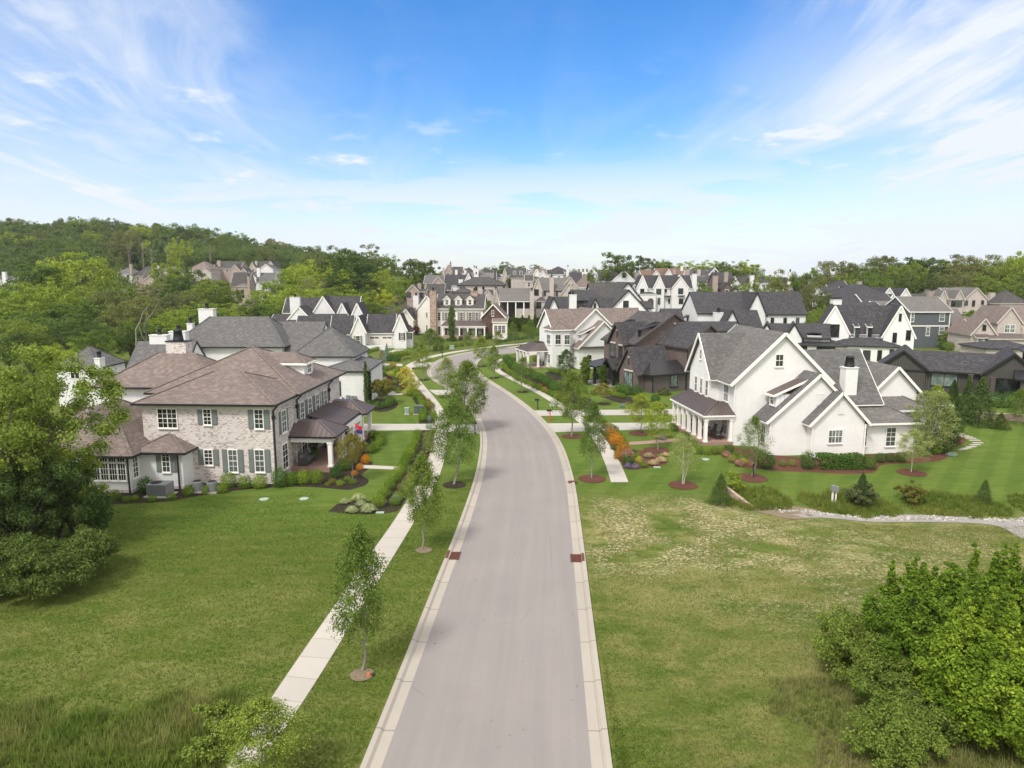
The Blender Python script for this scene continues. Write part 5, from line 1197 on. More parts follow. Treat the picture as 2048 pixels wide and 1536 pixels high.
sheet('path', [(1229, 891), (1262, 884), (1310, 881), (1366, 877), (1366, 883), (1310, 887), (1264, 890)], paver_brick, 0.02, 'brick path to the columned porch', smooth=False)
sheet('path', [(724, 930), (807, 934), (806, 940), (724, 937)], walk_m, 0.02, 'short path to the brick house porch', smooth=False)
# mulch beds
MB_ = [([(200, 1010), (330, 1003), (440, 985), (540, 975), (620, 974), (700, 980), (728, 972), (738, 960), (722, 950), (738, 938), (745, 925), (728, 915), (735, 900), (742, 885), (730, 872), (700, 880), (660, 930), (560, 960), (380, 960), (200, 985)], mulch_dark, 'dark mulch bed round the whitewashed brick house'),
       ([(656, 1024), (675, 1008), (700, 1003), (740, 1002), (762, 990), (785, 960), (805, 935), (820, 905), (832, 870), (838, 862), (868, 860), (867, 880), (855, 925), (838, 960), (815, 992), (796, 1022), (775, 1027), (720, 1028)], mulch_dark, 'dark mulch bed with ornamental grasses beside the left footpath'),
       ([(725, 815), (735, 800), (770, 798), (795, 805), (788, 818), (760, 824)], mulch_dark, 'dark mulch island under the arching tree'),
       ([(838, 847), (836, 815), (825, 795), (842, 790), (860, 812), (872, 840), (872, 847)], mulch_dark, 'dark mulch strip by the utility boxes'),
       ([(712, 805), (742, 775), (752, 750), (735, 720), (742, 712), (770, 745), (800, 760), (818, 772), (818, 782), (760, 782), (745, 800)], mulch_dark, 'planted bank between the left driveways'),
       ([(1192, 845), (1205, 845), (1216, 857), (1235, 875), (1258, 895), (1300, 905), (1337, 922), (1330, 930), (1302, 935), (1262, 940), (1248, 935), (1232, 905), (1215, 885), (1200, 865)], mulch_red, 'red brown mulch bed beside the right footpath'),
       ([(1395, 905), (1430, 905), (1455, 918), (1475, 932), (1530, 940), (1610, 944), (1690, 948), (1748, 945), (1765, 930), (1850, 925), (1885, 920), (1900, 905), (1880, 895), (1800, 905), (1730, 910), (1600, 915), (1480, 895)], mulch_red, 'red brown mulch bed along the white columned house'),
       ([(1890, 900), (1925, 888), (1932, 878), (1915, 872), (1890, 880)], mulch_red, 'small red brown mulch bed by the stepping stones'),
       ([(1000, 748), (1003, 738), (1022, 730), (1060, 740), (1120, 765), (1155, 790), (1148, 798), (1110, 788), (1060, 765), (1020, 752)], mulch_dark, 'long dark mulch bed along the right footpath'),
       ([(1140, 800), (1175, 795), (1195, 815), (1165, 818)], mulch_dark, 'dark mulch bed beside the flowering shrubs'),
       ([(1090, 745), (1130, 742), (1170, 755), (1140, 762), (1100, 758)], mulch_dark, 'dark mulch bed before the white farmhouse'),
       ([(1205, 795), (1240, 790), (1290, 800), (1330, 808), (1330, 815), (1275, 816), (1240, 806)], mulch_dark, 'dark mulch bed before the dark brick house')]
for q, m, lb in MB_: sheet('mulch_bed', q, m, 0.012 + 0.0, lb)
for px, row, r, m, lb in ((724, 1350, .5, mulch_tan, 'nearest left street tree'), (848, 1101, .5, mulch_tan, 'second left street tree'), (909, 970, .95, mulch_dark, 'third left street tree'), (894, 794, 1.1, mulch_dark, 'pale left street tree'), (847, 760, .9, mulch_dark, 'fifth left street tree'),
                          (963, 733, 1.0, mulch_dark, 'right verge tree at the bend'), (988, 756, .9, mulch_dark, 'second right verge tree'), (1046, 784, .9, mulch_dark, 'third right verge tree'), (1144, 873, 1.1, mulch_red, 'broad right street tree'), (1184, 958, 1.15, mulch_red, 'nearest right street tree'),
                          (1280, 867, 1.2, mulch_red, 'lime green yard tree'), (1313, 901, 1.25, mulch_red, 'second lime green yard tree'), (1366, 971, 1.15, mulch_red, 'pale multi stemmed tree'), (1504, 956, 1.25, mulch_red, 'slender staked tree'), (1823, 946, 1.2, mulch_red, 'white stemmed birch'), (1206, 808, 1.0, mulch_dark, 'small tree before the dark brick house'), (1128, 761, .9, mulch_dark, 'yard tree of the white farmhouse'), (833, 737, .8, mulch_dark, 'far left verge tree')):
    ring(px, row, r, m, 0.034, 'round mulch ring under the ' + lb)
sheet('dry_soil', [(1480, 1010), (1560, 1012), (1640, 1022), (1600, 1040), (1540, 1030)], soil_m, 0.02, 'strip of dry soil at the head of the ditch')
sheet('gravel', [(1575, 1030), (1700, 1030), (1850, 1030), (1960, 1034), (2060, 1046), (2200, 1060), (2200, 1095), (2060, 1082), (1985, 1050), (1850, 1044), (1700, 1040), (1600, 1036)], gravel_m, 0.02, 'pale stone bed of the ditch')

# ------------------------------------------------------------------ scattered stones, blades of grass
def edge_x(line, y):
    for i in range(len(line) - 1):
        if line[i][1] <= y <= line[i + 1][1]: t = (y - line[i][1]) / (line[i + 1][1] - line[i][1] + 1e-9); return line[i][0] + (line[i + 1][0] - line[i][0]) * t
    return None
def np_mesh(name, V, Fq, mat, k):
    me = bpy.data.meshes.new(name); nv, nf = len(V), len(Fq)
    me.vertices.add(nv); me.vertices.foreach_set('co', V.astype('f').ravel()); me.loops.add(nf * k); me.loops.foreach_set('vertex_index', Fq.astype('i').ravel())
    me.polygons.add(nf); me.polygons.foreach_set('loop_start', np.arange(0, nf * k, k, dtype='i')); me.polygons.foreach_set('loop_total', np.full(nf, k, 'i'))
    me.update(calc_edges=True); me.validate()
    if mat is not None: me.materials.append(mat)
    return me
def grass_mat(name, a, b, c):
    t = NT(name); r = t.geo('Random Per Island'); P = t.geo('Position')
    col = t.mix(r, a, b); col = t.mix(t.mr(t.noise(P, 0.35, 3), 0.38, 0.66), col, c); dk = t.mr(t.noise(P, 1.7, 4, 0.7), 0.40, 0.60); col = t.mix(dk, t.mix(1.0, col, (0.76, 0.82, 0.74), 'MULTIPLY'), col); df = t.n('ShaderNodeBsdfDiffuse'); tr = t.n('ShaderNodeBsdfTranslucent'); mx = t.n('ShaderNodeMixShader'); mx.inputs[0].default_value = .4; t.put(df.inputs[0], col); t.put(tr.inputs[0], col); t.L.new(df.outputs[0], mx.inputs[1]); t.L.new(tr.outputs[0], mx.inputs[2]); t.L.new(mx.outputs[0], t.out.inputs[0]); t.N.remove(t.b); return t.m
blade_m = grass_mat('grass blades', (0.068, 0.124, 0.015), (0.155, 0.208, 0.034), (0.185, 0.202, 0.048))
blade_dry = grass_mat('dry grass blades', (0.078, 0.130, 0.018), (0.18, 0.210, 0.045), (0.235, 0.220, 0.075))
tall_m = grass_mat('tall weeds', (0.10, 0.16, 0.028), (0.23, 0.30, 0.06), (0.27, 0.28, 0.09))
def blades(P, h, w, lean, per, mat, name):
    n = len(P) * per; base = np.repeat(P, per, 0); a = rng.uniform(0, 2 * np.pi, n); d = np.stack([np.cos(a), np.sin(a), np.zeros(n)], 1)
    base = base + d * rng.uniform(0, 1, (n, 1)) * w * 2.5; hh = (np.repeat(h, per) if hasattr(h, '__len__') else h) * rng.uniform(.55, 1.15, n)
    a2 = a + rng.uniform(-1, 1, n); s = np.stack([-np.sin(a2), np.cos(a2), np.zeros(n)], 1) * w * 0.5
    tip = base + d * (hh * lean * rng.uniform(.3, 1.2, n))[:, None]; tip[:, 2] += hh
    V = np.stack([base - s, base + s, tip], 1).reshape(-1, 3); Fq = np.arange(3 * n).reshape(-1, 3); return np_mesh(name, V, Fq, mat, 3)
def scatter(n, x0, x1, y0, y1, ok, dens=None):
    out = []
    X = rng.uniform(x0, x1, n); Y = rng.uniform(y0, y1, n) if dens is None else y0 + (y1 - y0) * rng.uniform(0, 1, n) ** dens
    for x, y in zip(X, Y):
        if ok(x, y): out.append((x, y, T(x, y)))
    return np.array(out)
LE2 = offset(LE, .8); RE2 = offset(RE, -.8); SL0 = [(a[0], a[1]) for a in sl]; SL1 = [(a[2], a[3]) for a in sl]
def on_lawn(x, y):
    if y > 60: return False
    le, re_ = edge_x(LE2, y), edge_x(RE2, y); s0, s1 = edge_x(SL0, y), edge_x(SL1, y)
    if le is not None and le < x < re_: return False
    if s0 is not None and s0 - .03 < x < s1 + .03: return False
    return True
def vis(x, y): return abs(x) < y * 0.80 + 1.5
P_ = scatter(190000, -34, 4, 21, 58, lambda x, y: on_lawn(x, y) and vis(x, y) and rng.uniform() < (58 - y) / 14 and not (x < -17 and y > 50.5) and not (x > -19 and x < -14 and y > 51.5) and not (-14.5 < x < -8 and y > 48), 1.45)
tag(link('grass', blades(P_, 0.075, 0.028, 0.8, 2, blade_m, 'grass')), 'short green mown grass left of the street', 'grass', kind='stuff')
P_ = scatter(140000, 2, 38, 21, 54, lambda x, y: on_lawn(x, y) and vis(x, y) and rng.uniform() < (54 - y) / 9 and not (x > 13 and abs(y - 49) < 3.4), 1.4)
bare_n = np.array([math.sin(p[0] * 1.7 + math.sin(p[1] * 1.1) * 2) * math.sin(p[1] * 2.3 + p[0] * .6) for p in P_])
keep = ~((P_[:, 1] > 36.5) & (P_[:, 0] < 24) & (bare_n > .15)); P_ = P_[keep]
tag(link('grass', blades(P_, 0.07, 0.028, 0.8, 2, blade_dry, 'grass')), 'patchy half dry grass on the rough lot right of the street', 'grass', kind='stuff')
# tall weeds: lower left corner, ditch on the right, lower right
P_ = scatter(5200, -24, -8.5, 21, 28.6, lambda x, y: on_lawn(x, y) and y < 24.9 + math.sin(x * .9) * .6 + math.sin(x * 2.7) * .4 + (x + 12) * .08 and x < edge_x(SL0, max(y, 15)) - .4)
tag(link('tall_grass', blades(P_, rng.uniform(.15, .55, len(P_)), 0.04, 0.5, 9, tall_m, 'tall_grass')), 'tall unmown weeds in the lower left corner', 'grass', kind='stuff')
P_ = scatter(7500, 15.5, 44, 47.5, 55.5, lambda x, y: (y - 50.6) ** 2 < 4.0 + 3 * math.sin(x * .8) + 1.5 * math.sin(x * 2.3) and abs(y - 47.6 - .02 * (x - 16)) > .0)
tag(link('tall_grass', blades(P_, rng.uniform(.12, .55, len(P_)), 0.045, 0.5, 6, grass_mat('ditch weeds', (0.09, 0.14, 0.024), (0.18, 0.23, 0.045), (0.25, 0.26, 0.06)), 'tall_grass')), 'tall green weeds and reeds growing along the ditch', 'grass', kind='stuff')
P_ = scatter(3000, 8.5, 20, 20.5, 26.5, lambda x, y: x > 10.6 - (y - 21) * .1 + math.sin(y * 2) * .5 and vis(x, y))
tag(link('tall_grass', blades(P_, rng.uniform(.12, .40, len(P_)), 0.03, 0.55, 7, grass_mat('straw weeds', (0.11, 0.15, 0.03), (0.26, 0.28, 0.09), (0.34, 0.30, 0.14)), 'tall_grass')), 'straw coloured weeds in front of the big green bushes', 'grass', kind='stuff')
def rocks(n, ok, x0, x1, y0, y1, s0, s1):
    b = np.array([(1, 0, 0), (-1, 0, 0), (0, 1, 0), (0, -1, 0), (0, 0, .7), (0, 0, -.5)], float); q = np.array([(0, 2, 4), (2, 1, 4), (1, 3, 4), (3, 0, 4), (2, 0, 5), (1, 2, 5), (3, 1, 5), (0, 3, 5)])
    P = scatter(n, x0, x1, y0, y1, ok); V = []; Fq = []
    for i, p in enumerate(P):
        s = rng.uniform(s0, s1); a = rng.uniform(0, 6.28); ca, sa = math.cos(a), math.sin(a); w = b * s * rng.uniform(.6, 1.2, (6, 3)); w = np.stack([w[:, 0] * ca - w[:, 1] * sa, w[:, 0] * sa + w[:, 1] * ca, w[:, 2]], 1)
        V.append(w + p + (0, 0, s * .2)); Fq.append(q + i * 6)
    return np_mesh('stones', np.concatenate(V), np.concatenate(Fq), None, 3)
tr_ = NT('ditch stone'); stone_m = tr_.fin(tr_.mix(tr_.geo('Random Per Island'), (0.20, 0.185, 0.17), (0.50, 0.47, 0.43)), 0.9, 0.2)
def on_ditch(x, y):
    c = 48.1 - 0.0 * (x - 20) - (0.14 * max(0, x - 32) ** 1.35); w = .55 + .02 * (x - 20) + (0.08 * max(0, x - 33) ** 1.2)
    return abs(y - c) < w * (0.8 + .3 * math.sin(x * 2.1))
m = rocks(9000, on_ditch, 19.0, 42, 38, 50, .06, .15); m.materials.append(stone_m)
tag(link('riprap', m), 'pale loose stones lining the ditch', 'stones', kind='stuff')
# ------------------------------------------------------------------ foliage
def foliage(name, a, b, trans=0.38, c=None, cs=0.6):
    a = tuple(x * 1.42 for x in a); b = tuple(x * 1.56 for x in b)
    t = NT(name); r = t.geo('Random Per Island'); P = t.obj(); oi = t.n('ShaderNodeObjectInfo').outputs['Random']
    col = t.mix(t.mr(r, 0.05, 0.95), a, b)
    if c is not None: col = t.mix(t.mr(t.noise(P, cs, 3), 0.42, 0.66), col, c)
    col = t.mix(oi, t.mix(1.0, col, (0.74, 0.80, 0.86), 'MULTIPLY'), t.mix(1.0, col, (1.26, 1.16, 1.0), 'MULTIPLY'))
    df = t.n('ShaderNodeBsdfDiffuse'); tr = t.n('ShaderNodeBsdfTranslucent'); mx = t.n('ShaderNodeMixShader'); mx.inputs[0].default_value = trans
    t.put(df.inputs[0], col); t.put(tr.inputs[0], col); t.L.new(df.outputs[0], mx.inputs[1]); t.L.new(tr.outputs[0], mx.inputs[2]); t.L.new(mx.outputs[0], t.out.inputs[0]); t.N.remove(t.b)
    MAT[name] = t.m; return t.m
FO = dict(
    mid=foliage('mid green leaves', (0.062, 0.098, 0.020), (0.145, 0.195, 0.042)),
    dark=foliage('dark green leaves', (0.036, 0.062, 0.018), (0.092, 0.130, 0.036)),
    bright=foliage('bright green leaves', (0.095, 0.145, 0.018), (0.225, 0.280, 0.045)),
    lush=foliage('lush green leaves', (0.045, 0.095, 0.012), (0.200, 0.275, 0.034), c=(0.105, 0.180, 0.022)),
    yellow=foliage('yellow green leaves', (0.14, 0.18, 0.02), (0.27, 0.30, 0.045)),
    olive=foliage('olive leaves', (0.070, 0.088, 0.030), (0.150, 0.160, 0.062)),
    maple=foliage('young maple leaves', (0.066, 0.108, 0.020), (0.165, 0.215, 0.046)),
    gold=foliage('golden flowering leaves', (0.26, 0.26, 0.03), (0.52, 0.46, 0.11)),
    rust=foliage('reddish green leaves', (0.085, 0.095, 0.022), (0.190, 0.170, 0.042)),
    pale=foliage('pale grey green leaves', (0.115, 0.15, 0.055), (0.23, 0.27, 0.10)),
    cedar=foliage('cedar needles', (0.030, 0.055, 0.018), (0.080, 0.115, 0.036), 0.12),
    box=foliage('boxwood leaves', (0.050, 0.095, 0.012), (0.135, 0.195, 0.028), 0.15),
    boxd=foliage('dark hedge leaves', (0.026, 0.062, 0.014), (0.068, 0.120, 0.026), 0.15),
    boxy=foliage('lime shrub leaves', (0.13, 0.17, 0.02), (0.26, 0.29, 0.05), 0.15),
    olivesh=foliage('olive shrub leaves', (0.085, 0.105, 0.03), (0.16, 0.18, 0.05), 0.15),
    orange=foliage('orange spirea leaves', (0.20, 0.090, 0.010), (0.34, 0.165, 0.022), 0.15),
    pink=foliage('pink rose shrub', (0.26, 0.10, 0.085), (0.42, 0.23, 0.20), 0.15, c=(0.06, 0.09, 0.02)),
    maroon=foliage('maroon leaves', (0.055, 0.014, 0.018), (0.12, 0.03, 0.035), 0.15),
    blue=foliage('blue spruce needles', (0.10, 0.14, 0.13), (0.20, 0.26, 0.25), 0.1),
    lav=foliage('lavender flowers', (0.12, 0.09, 0.17), (0.22, 0.18, 0.30), 0.15, c=(0.06, 0.09, 0.04)),
    tan=foliage('tan ornamental grass', (0.19, 0.155, 0.09), (0.34, 0.28, 0.17), 0.2),
    grey=foliage('grey green grass blades', (0.13, 0.16, 0.08), (0.27, 0.31, 0.17), 0.2),
    bare=foliage('bare brown twigs', (0.11, 0.085, 0.065), (0.22, 0.17, 0.14), 0.1),
    ivory=foliage('cream flower clusters', (0.42, 0.40, 0.22), (0.62, 0.58, 0.38), 0.2, c=(0.09, 0.13, 0.03)))
def barkm(name, a, b):
    t = NT(name); n = t.noise(t.map(t.obj(), (1, 1, .25)), 9, 4); return t.fin(t.mix(n, a, b), 0.95, 0.1)
bark_g = barkm('grey bark', (0.16, 0.145, 0.125), (0.30, 0.28, 0.25)); bark_d = barkm('dark bark', (0.055, 0.045, 0.036), (0.12, 0.10, 0.08)); bark_w = barkm('pale bark', (0.42, 0.38, 0.33), (0.62, 0.58, 0.52))

def leaves(cen, rad, per, size, flat=0.8, up=0.5, rnd=0.8, shell=0.5, aspect=0.55, out_c=None, g=None):
    g = g or rng
    cen = np.asarray(cen, float); K = len(cen); rad = np.broadcast_to(np.asarray(rad, float), (K,)); n = K * per
    d = g.normal(size=(n, 3)); d /= np.linalg.norm(d, axis=1)[:, None]
    rr_ = (shell + (1 - shell) * g.uniform(0, 1, n) ** .6) * g.uniform(.75, 1.15, n)
    p = np.repeat(cen, per, 0) + d * (np.repeat(rad, per) * rr_)[:, None] * np.array([1, 1, flat])
    nn = d * .9 + np.array([0, 0, up]) + g.normal(size=(n, 3)) * rnd; nn /= np.linalg.norm(nn, axis=1)[:, None]
    t = np.cross(nn, g.normal(size=(n, 3))); t /= np.linalg.norm(t, axis=1)[:, None]; b = np.cross(nn, t)
    s = size * g.uniform(.6, 1.25, n)[:, None]
    V = np.stack([p - t * s * .5, p + b * s * aspect * .5 - t * s * .05, p + t * s * .5, p - b * s * aspect * .5 - t * s * .05], 1).reshape(-1, 3)
    return V
def leaf_mesh(name, V, mat): return np_mesh(name, V, np.arange(len(V)).reshape(-1, 4), mat, 4)
def limb(m, p, q, r0, r1, g, bend=.12, n=5):
    p = np.array(p, float); q = np.array(q, float); L = np.linalg.norm(q - p); pts = []; rs = []
    off = g.normal(size=3) * L * bend
    for i in range(n + 1):
        t = i / n; pts.append(tuple(p + (q - p) * t + off * math.sin(math.pi * t) + g.normal(size=3) * L * .012)); rs.append(r0 + (r1 - r0) * t)
    m.tube(pts, rs, 6 if r0 > .05 else 4, cap=False)
def street_tree(seed, h, r, K=36, per=120, leaf=.17, bare=.24, mat='maple', bark=bark_g, sparse=0.0, stems=1, clump=.085, topw=.12):
    g = np.random.default_rng(seed); m = MB(); cen = []; rad = []
    tr0 = .011 * h + .02
    for s in range(stems):
        a = 6.28 * s / stems; bx, by = (0, 0) if stems == 1 else (.12 * math.cos(a), .12 * math.sin(a)); tx, ty = (g.normal() * .1, g.normal() * .1) if stems == 1 else (r * .35 * math.cos(a), r * .35 * math.sin(a))
        limb(m, (bx, by, -.1), (tx, ty, h * .95), tr0 * (1 if stems == 1 else .6), .015, g, .03, 9)
        K = int(K * 1.5)
        for i in range(K // stems):
            t = (i + g.uniform(0, .9)) / (K // stems)
            if g.uniform() < sparse: continue
            z = h * (bare + (1 - bare) * t ** .9); pr = (math.sin(math.pi * min(1, (t * .86 + .17))) ** .75) * (1 - t * .25) + topw * .2
            a = i * 2.4 + g.uniform(-.4, .4); rho = r * pr * g.uniform(.35, 1.0)
            c = (tx * t + bx + rho * math.cos(a), ty * t + by + rho * math.sin(a), z + rho * .22)
            cen.append(c); rad.append(h * clump * 1.12 * g.uniform(.7, 1.35) * (1 - .35 * t))
            if i % 2: limb(m, (tx * t * .9 + bx, ty * t * .9 + by, max(.2 * h, z - rho * .55)), c, .014 + .010 * (1 - t), .006, g, .05, 3)
    cen.append((tx * .9, ty * .9, h * .97)); rad.append(h * clump * .55)
    V = leaves(cen, rad, per, leaf, flat=.85, up=.55, shell=.15, g=g)
    k = 'street%d' % seed
    return leaf_mesh('crown', V, FO[mat]), m.mesh('trunk', bark, True)
def broad_tree(seed, h=16, r=6.5, K=60, per=90, leaf=.42, base=.2, mat='mid', bark=bark_d, clump=.24, lobes=5, gap=0.0):
    g = np.random.default_rng(seed); m = MB(); cen = []; rad = []
    lob = [(g.normal(size=3) * np.array([.42, .42, .25])) for _ in range(lobes)]
    cz = h * (base + (1 - base) * .5); rz = h * (1 - base) * .5
    while len(cen) < K:
        d = g.normal(size=3); d /= np.linalg.norm(d)
        if d[2] < -.72: continue
        l = lob[g.integers(lobes)]; f = g.uniform(.45, .8)
        p = (l + d * f); n2 = np.linalg.norm(p)
        if n2 > 1.0: p /= n2 * g.uniform(.98, 1.1)
        wide = 1.0 if p[2] > -.2 else .85
        c = np.array([p[0] * r * wide, p[1] * r * wide, cz + p[2] * rz])
        cen.append(c); rad.append(r * clump * g.uniform(.65, 1.35))
    V = leaves(cen, rad, per, leaf, flat=.72, up=.75, shell=.35, g=g)
    limb(m, (0, 0, -.5), (g.normal() * .4, g.normal() * .4, h * .62), .022 * h, .008 * h, g, .04, 6)
    for c in cen[:14]: limb(m, (0, 0, h * g.uniform(base * .7, .45)), c, .010 * h, .02, g, .08, 4)
    return leaf_mesh('crown', V, FO[mat]), m.mesh('trunk', bark, True)
def cone_tree(seed, h, r, n=4200, leaf=.16, mat='cedar', power=.85, base=.02, ragged=.22):
    g = np.random.default_rng(seed); K = 170; cen = []; rad = []
    for i in range(K):
        t = (i / K) ** 1.15; a = i * 2.4; pr = (1 - t) ** power; rho = r * pr * g.uniform(.6, .95 + ragged); z = h * (base + (1 - base) * t)
        cen.append((rho * math.cos(a) * .86, rho * math.sin(a) * .86, z)); rad.append(max(.08 * r, r * .30 * (pr * .8 + .2)))
    V = leaves(cen, rad, 2 * n // K, leaf, flat=1.1, up=.1, shell=.2, aspect=.4, g=g); m = MB(); m.tube([(0, 0, -.3), (0, 0, h * .9)], [.02 * h, .01], 6)
    return leaf_mesh('crown', V, FO[mat]), m.mesh('trunk', bark_d, True)
def col_tree(seed, h, r, n=3000, leaf=.14, mat='cedar'):
    g = np.random.default_rng(seed); K = 120; cen = []; rad = []
    for i in range(K):
        t = i / K; a = i * 2.4; pr = (math.sin(math.pi * (t * .9 + .08))) ** .5 if t < .92 else .35; rho = r * pr * g.uniform(.3, .9)
        cen.append((rho * math.cos(a), rho * math.sin(a), h * (.03 + .95 * t))); rad.append(r * .38)
    V = leaves(cen, rad, 2 * n // K, leaf * 1.15, flat=1.3, up=.3, shell=.3, aspect=.45, g=g); m = MB(); m.tube([(0, 0, -.2), (0, 0, h * .9)], [.05, .02], 6)
    return leaf_mesh('crown', V, FO[mat]), m.mesh('trunk', bark_d, True)
def put_tree(name, meshes, label, x, y, sx, sz, rz=None, group=None, cat='tree', z=None):
    root = empty(name, (x, y, (T(x, y) if z is None else z)), random.uniform(0, 6.28) if rz is None else rz); tag(root, label, cat, group)
    link('crown', meshes[0], root, scale=(sx, sx, sz)); link('trunk', meshes[1], root, scale=(min(sx, sz), min(sx, sz), sz)); return root

# ---------------- woods: individual trees
BV = {}
for k, mt in (('bright', 'bright'), ('mid', 'mid'), ('dark', 'dark'), ('olive', 'olive'), ('yellow', 'yellow')):
    BV[k] = [broad_tree(100 + i * 7 + len(k), K=135, per=66, mat=mt, leaf=.44, clump=.165, lobes=7) for i in range(3 if k in ('mid', 'dark', 'bright') else 1)]
OP = [broad_tree(300 + i, K=70, per=90, mat=m_, leaf=.42, clump=.15, base=.32, bark=bark_g) for i, m_ in enumerate(('dark', 'mid', 'olive'))]
NEAR = {k: broad_tree(400 + i, K=120, per=120, mat=k, leaf=.30, clump=.17) for i, k in enumerate(('mid', 'dark', 'bright'))}
BAREM = broad_tree(350, K=40, per=120, mat='bare', leaf=.25, clump=.22, bark=bark_g)
TL = {'bright': 'bright green broad tree', 'mid': 'mid green rounded tree', 'dark': 'dark green dense tree', 'olive': 'olive green thin tree', 'yellow': 'yellow green spring tree', 'open': 'tall open crowned tree', 'bare': 'brown grey leafless tree'}
def landmark(px):
    for q, t in ((0, 'cut by the left edge'), (50, 'just inside the left edge'), (100, 'above the big near tree'), (150, 'above the pool house'), (200, 'left of hillside houses'), (250, 'below the grey hillside roof'), (300, 'over the dead leaning tree'), (345, 'left of the light tree'), (375, 'by the light hillside tree'), (410, 'above the grey hip roof'), (450, 'below the tan hillside gables'), (490, 'by the stacked decks'), (530, 'right of hillside houses'),
                 (570, 'above the tall white chimney'), (610, 'left in the tall group'), (645, 'above steep white gables'), (680, 'at the top of the tall group'), (715, 'right of the highest crown'), (745, 'above the garage roof'), (780, 'left of the pink cottage'), (815, 'above the pink cottage'), (850, 'behind the pink cottage'), (960, 'above the mauve roof'), (1010, 'above the light brick house'), (1060, 'right of the light brick house'), (1110, 'near the black hip roof'),
                 (1160, 'left of the brown mansard'), (1215, 'left of the tall open tree'), (1235, 'above the three dormers'), (1270, 'right of the three dormers'), (1300, 'over the red brown roof'), (1340, 'over the small cupola'), (1375, 'right of the cupola'), (1410, 'over the white gable'), (1450, 'above the dark brick chimneys'), (1485, 'right of the dark brick chimneys'), (1530, 'above the gap in the roofs'), (1570, 'left of the bright white chimney'), (1615, 'right of the bright white chimney'),
                 (1645, 'left of the square windowed house'), (1690, 'above the square windowed house'), (1740, 'above the wide hip roof'), (1790, 'above the three little gables'), (1840, 'above the blue grey house'), (1890, 'left of the bay windowed house'), (1940, 'above the bay windowed house'), (1990, 'right of the bay windowed house'), (5000, 'by the right edge')):
        if px <= q: return t
def wood(px, D, top, wpx, kind, where, grp, variant=None):
    x, y, z = GD(px, D); h = max(3.0, ZD(top, D) - z); r = wpx * D / F / 2
    r = min(max(r, h * .26), h * .75)
    if kind == 'open': ms = OP[variant if variant is not None else random.randrange(3)]
    elif kind == 'bare': ms = BAREM
    elif kind.startswith('n'): ms = NEAR[kind[1:]]; kind = kind[1:]
    else: ms = BV[kind][random.randrange(len(BV[kind]))]
    dep = ('' if grp not in (GL, GC, GR, GS) else ('front row' if D < (130 if grp is GL else 205 if grp is GC else 232 if grp is GR else 290) else 'middle row' if D < (200 if grp is GL else 250 if grp is GC else 252 if grp is GR else 320) else 'back row'))
    dep = 'on the ridge' if 'ridge' in grp else 'on the hillside' if 'hillside' in grp else dep
    lab = '%s%s, %s%s' % (TL[kind], (', ' + dep) if dep else '', landmark(px), '')
    return put_tree('tree', ms, lab, x, y, r / 6.5 * 1.08, h / 16.6, group=grp)
GL = 'trees of the left woods'; GC = 'tall trees left of centre'; GR = 'trees of the right woods'; GS = 'skyline trees right of centre'
WL = ''
for a in ((160, 225, 487, 120, 'bright'), (85, 215, 520, 110, 'mid'), (20, 200, 535, 130, 'mid'), (-40, 190, 545, 130, 'dark'), (118, 185, 548, 130, 'bright'), (45, 165, 562, 150, 'bright'), (-15, 150, 585, 150, 'mid'),
          (205, 195, 540, 110, 'mid'), (232, 175, 575, 100, 'olive'), (180, 160, 585, 120, 'mid'), (95, 140, 610, 140, 'mid'), (250, 150, 600, 90, 'olive'), (288, 158, 590, 90, 'olive'), (320, 165, 600, 80, 'mid'), (140, 125, 630, 130, 'ndark'),
          (20, 118, 632, 130, 'nmid'), (-50, 110, 640, 140, 'ndark'), (70, 104, 655, 110, 'ndark'), (215, 122, 640, 110, 'ndark'), (260, 128, 625, 90, 'mid'), (185, 108, 655, 90, 'nmid'), (120, 100, 672, 90, 'nbright'), (305, 126, 645, 90, 'dark'), (340, 138, 618, 90, 'bright'),
          (352, 285, 502, 76, 'yellow'), (382, 235, 535, 90, 'dark'), (408, 215, 560, 80, 'mid'), (436, 228, 552, 90, 'mid'), (372, 180, 578, 90, 'olive'), (400, 160, 598, 110, 'bright'), (448, 170, 592, 100, 'mid'), (480, 180, 605, 90, 'bright'), (505, 195, 600, 80, 'mid'),
          (360, 150, 620, 90, 'mid'), (425, 150, 622, 100, 'dark'), (470, 155, 620, 90, 'bright'), (520, 175, 598, 80, 'dark'), (545, 205, 572, 90, 'bright'), (570, 215, 548, 90, 'bright'), (560, 190, 590, 80, 'bright'), (530, 160, 622, 80, 'mid'), (505, 140, 640, 80, 'olive'), (575, 185, 600, 60, 'mid'),
          (240, 250, 560, 70, 'mid'), (300, 260, 565, 70, 'olive'), (330, 270, 560, 60, 'mid'), (270, 230, 575, 80, 'mid'), (455, 270, 575, 50, 'mid'), (350, 240, 560, 60, 'dark')):
    wood(*a, WL, GL)
WC2 = ''
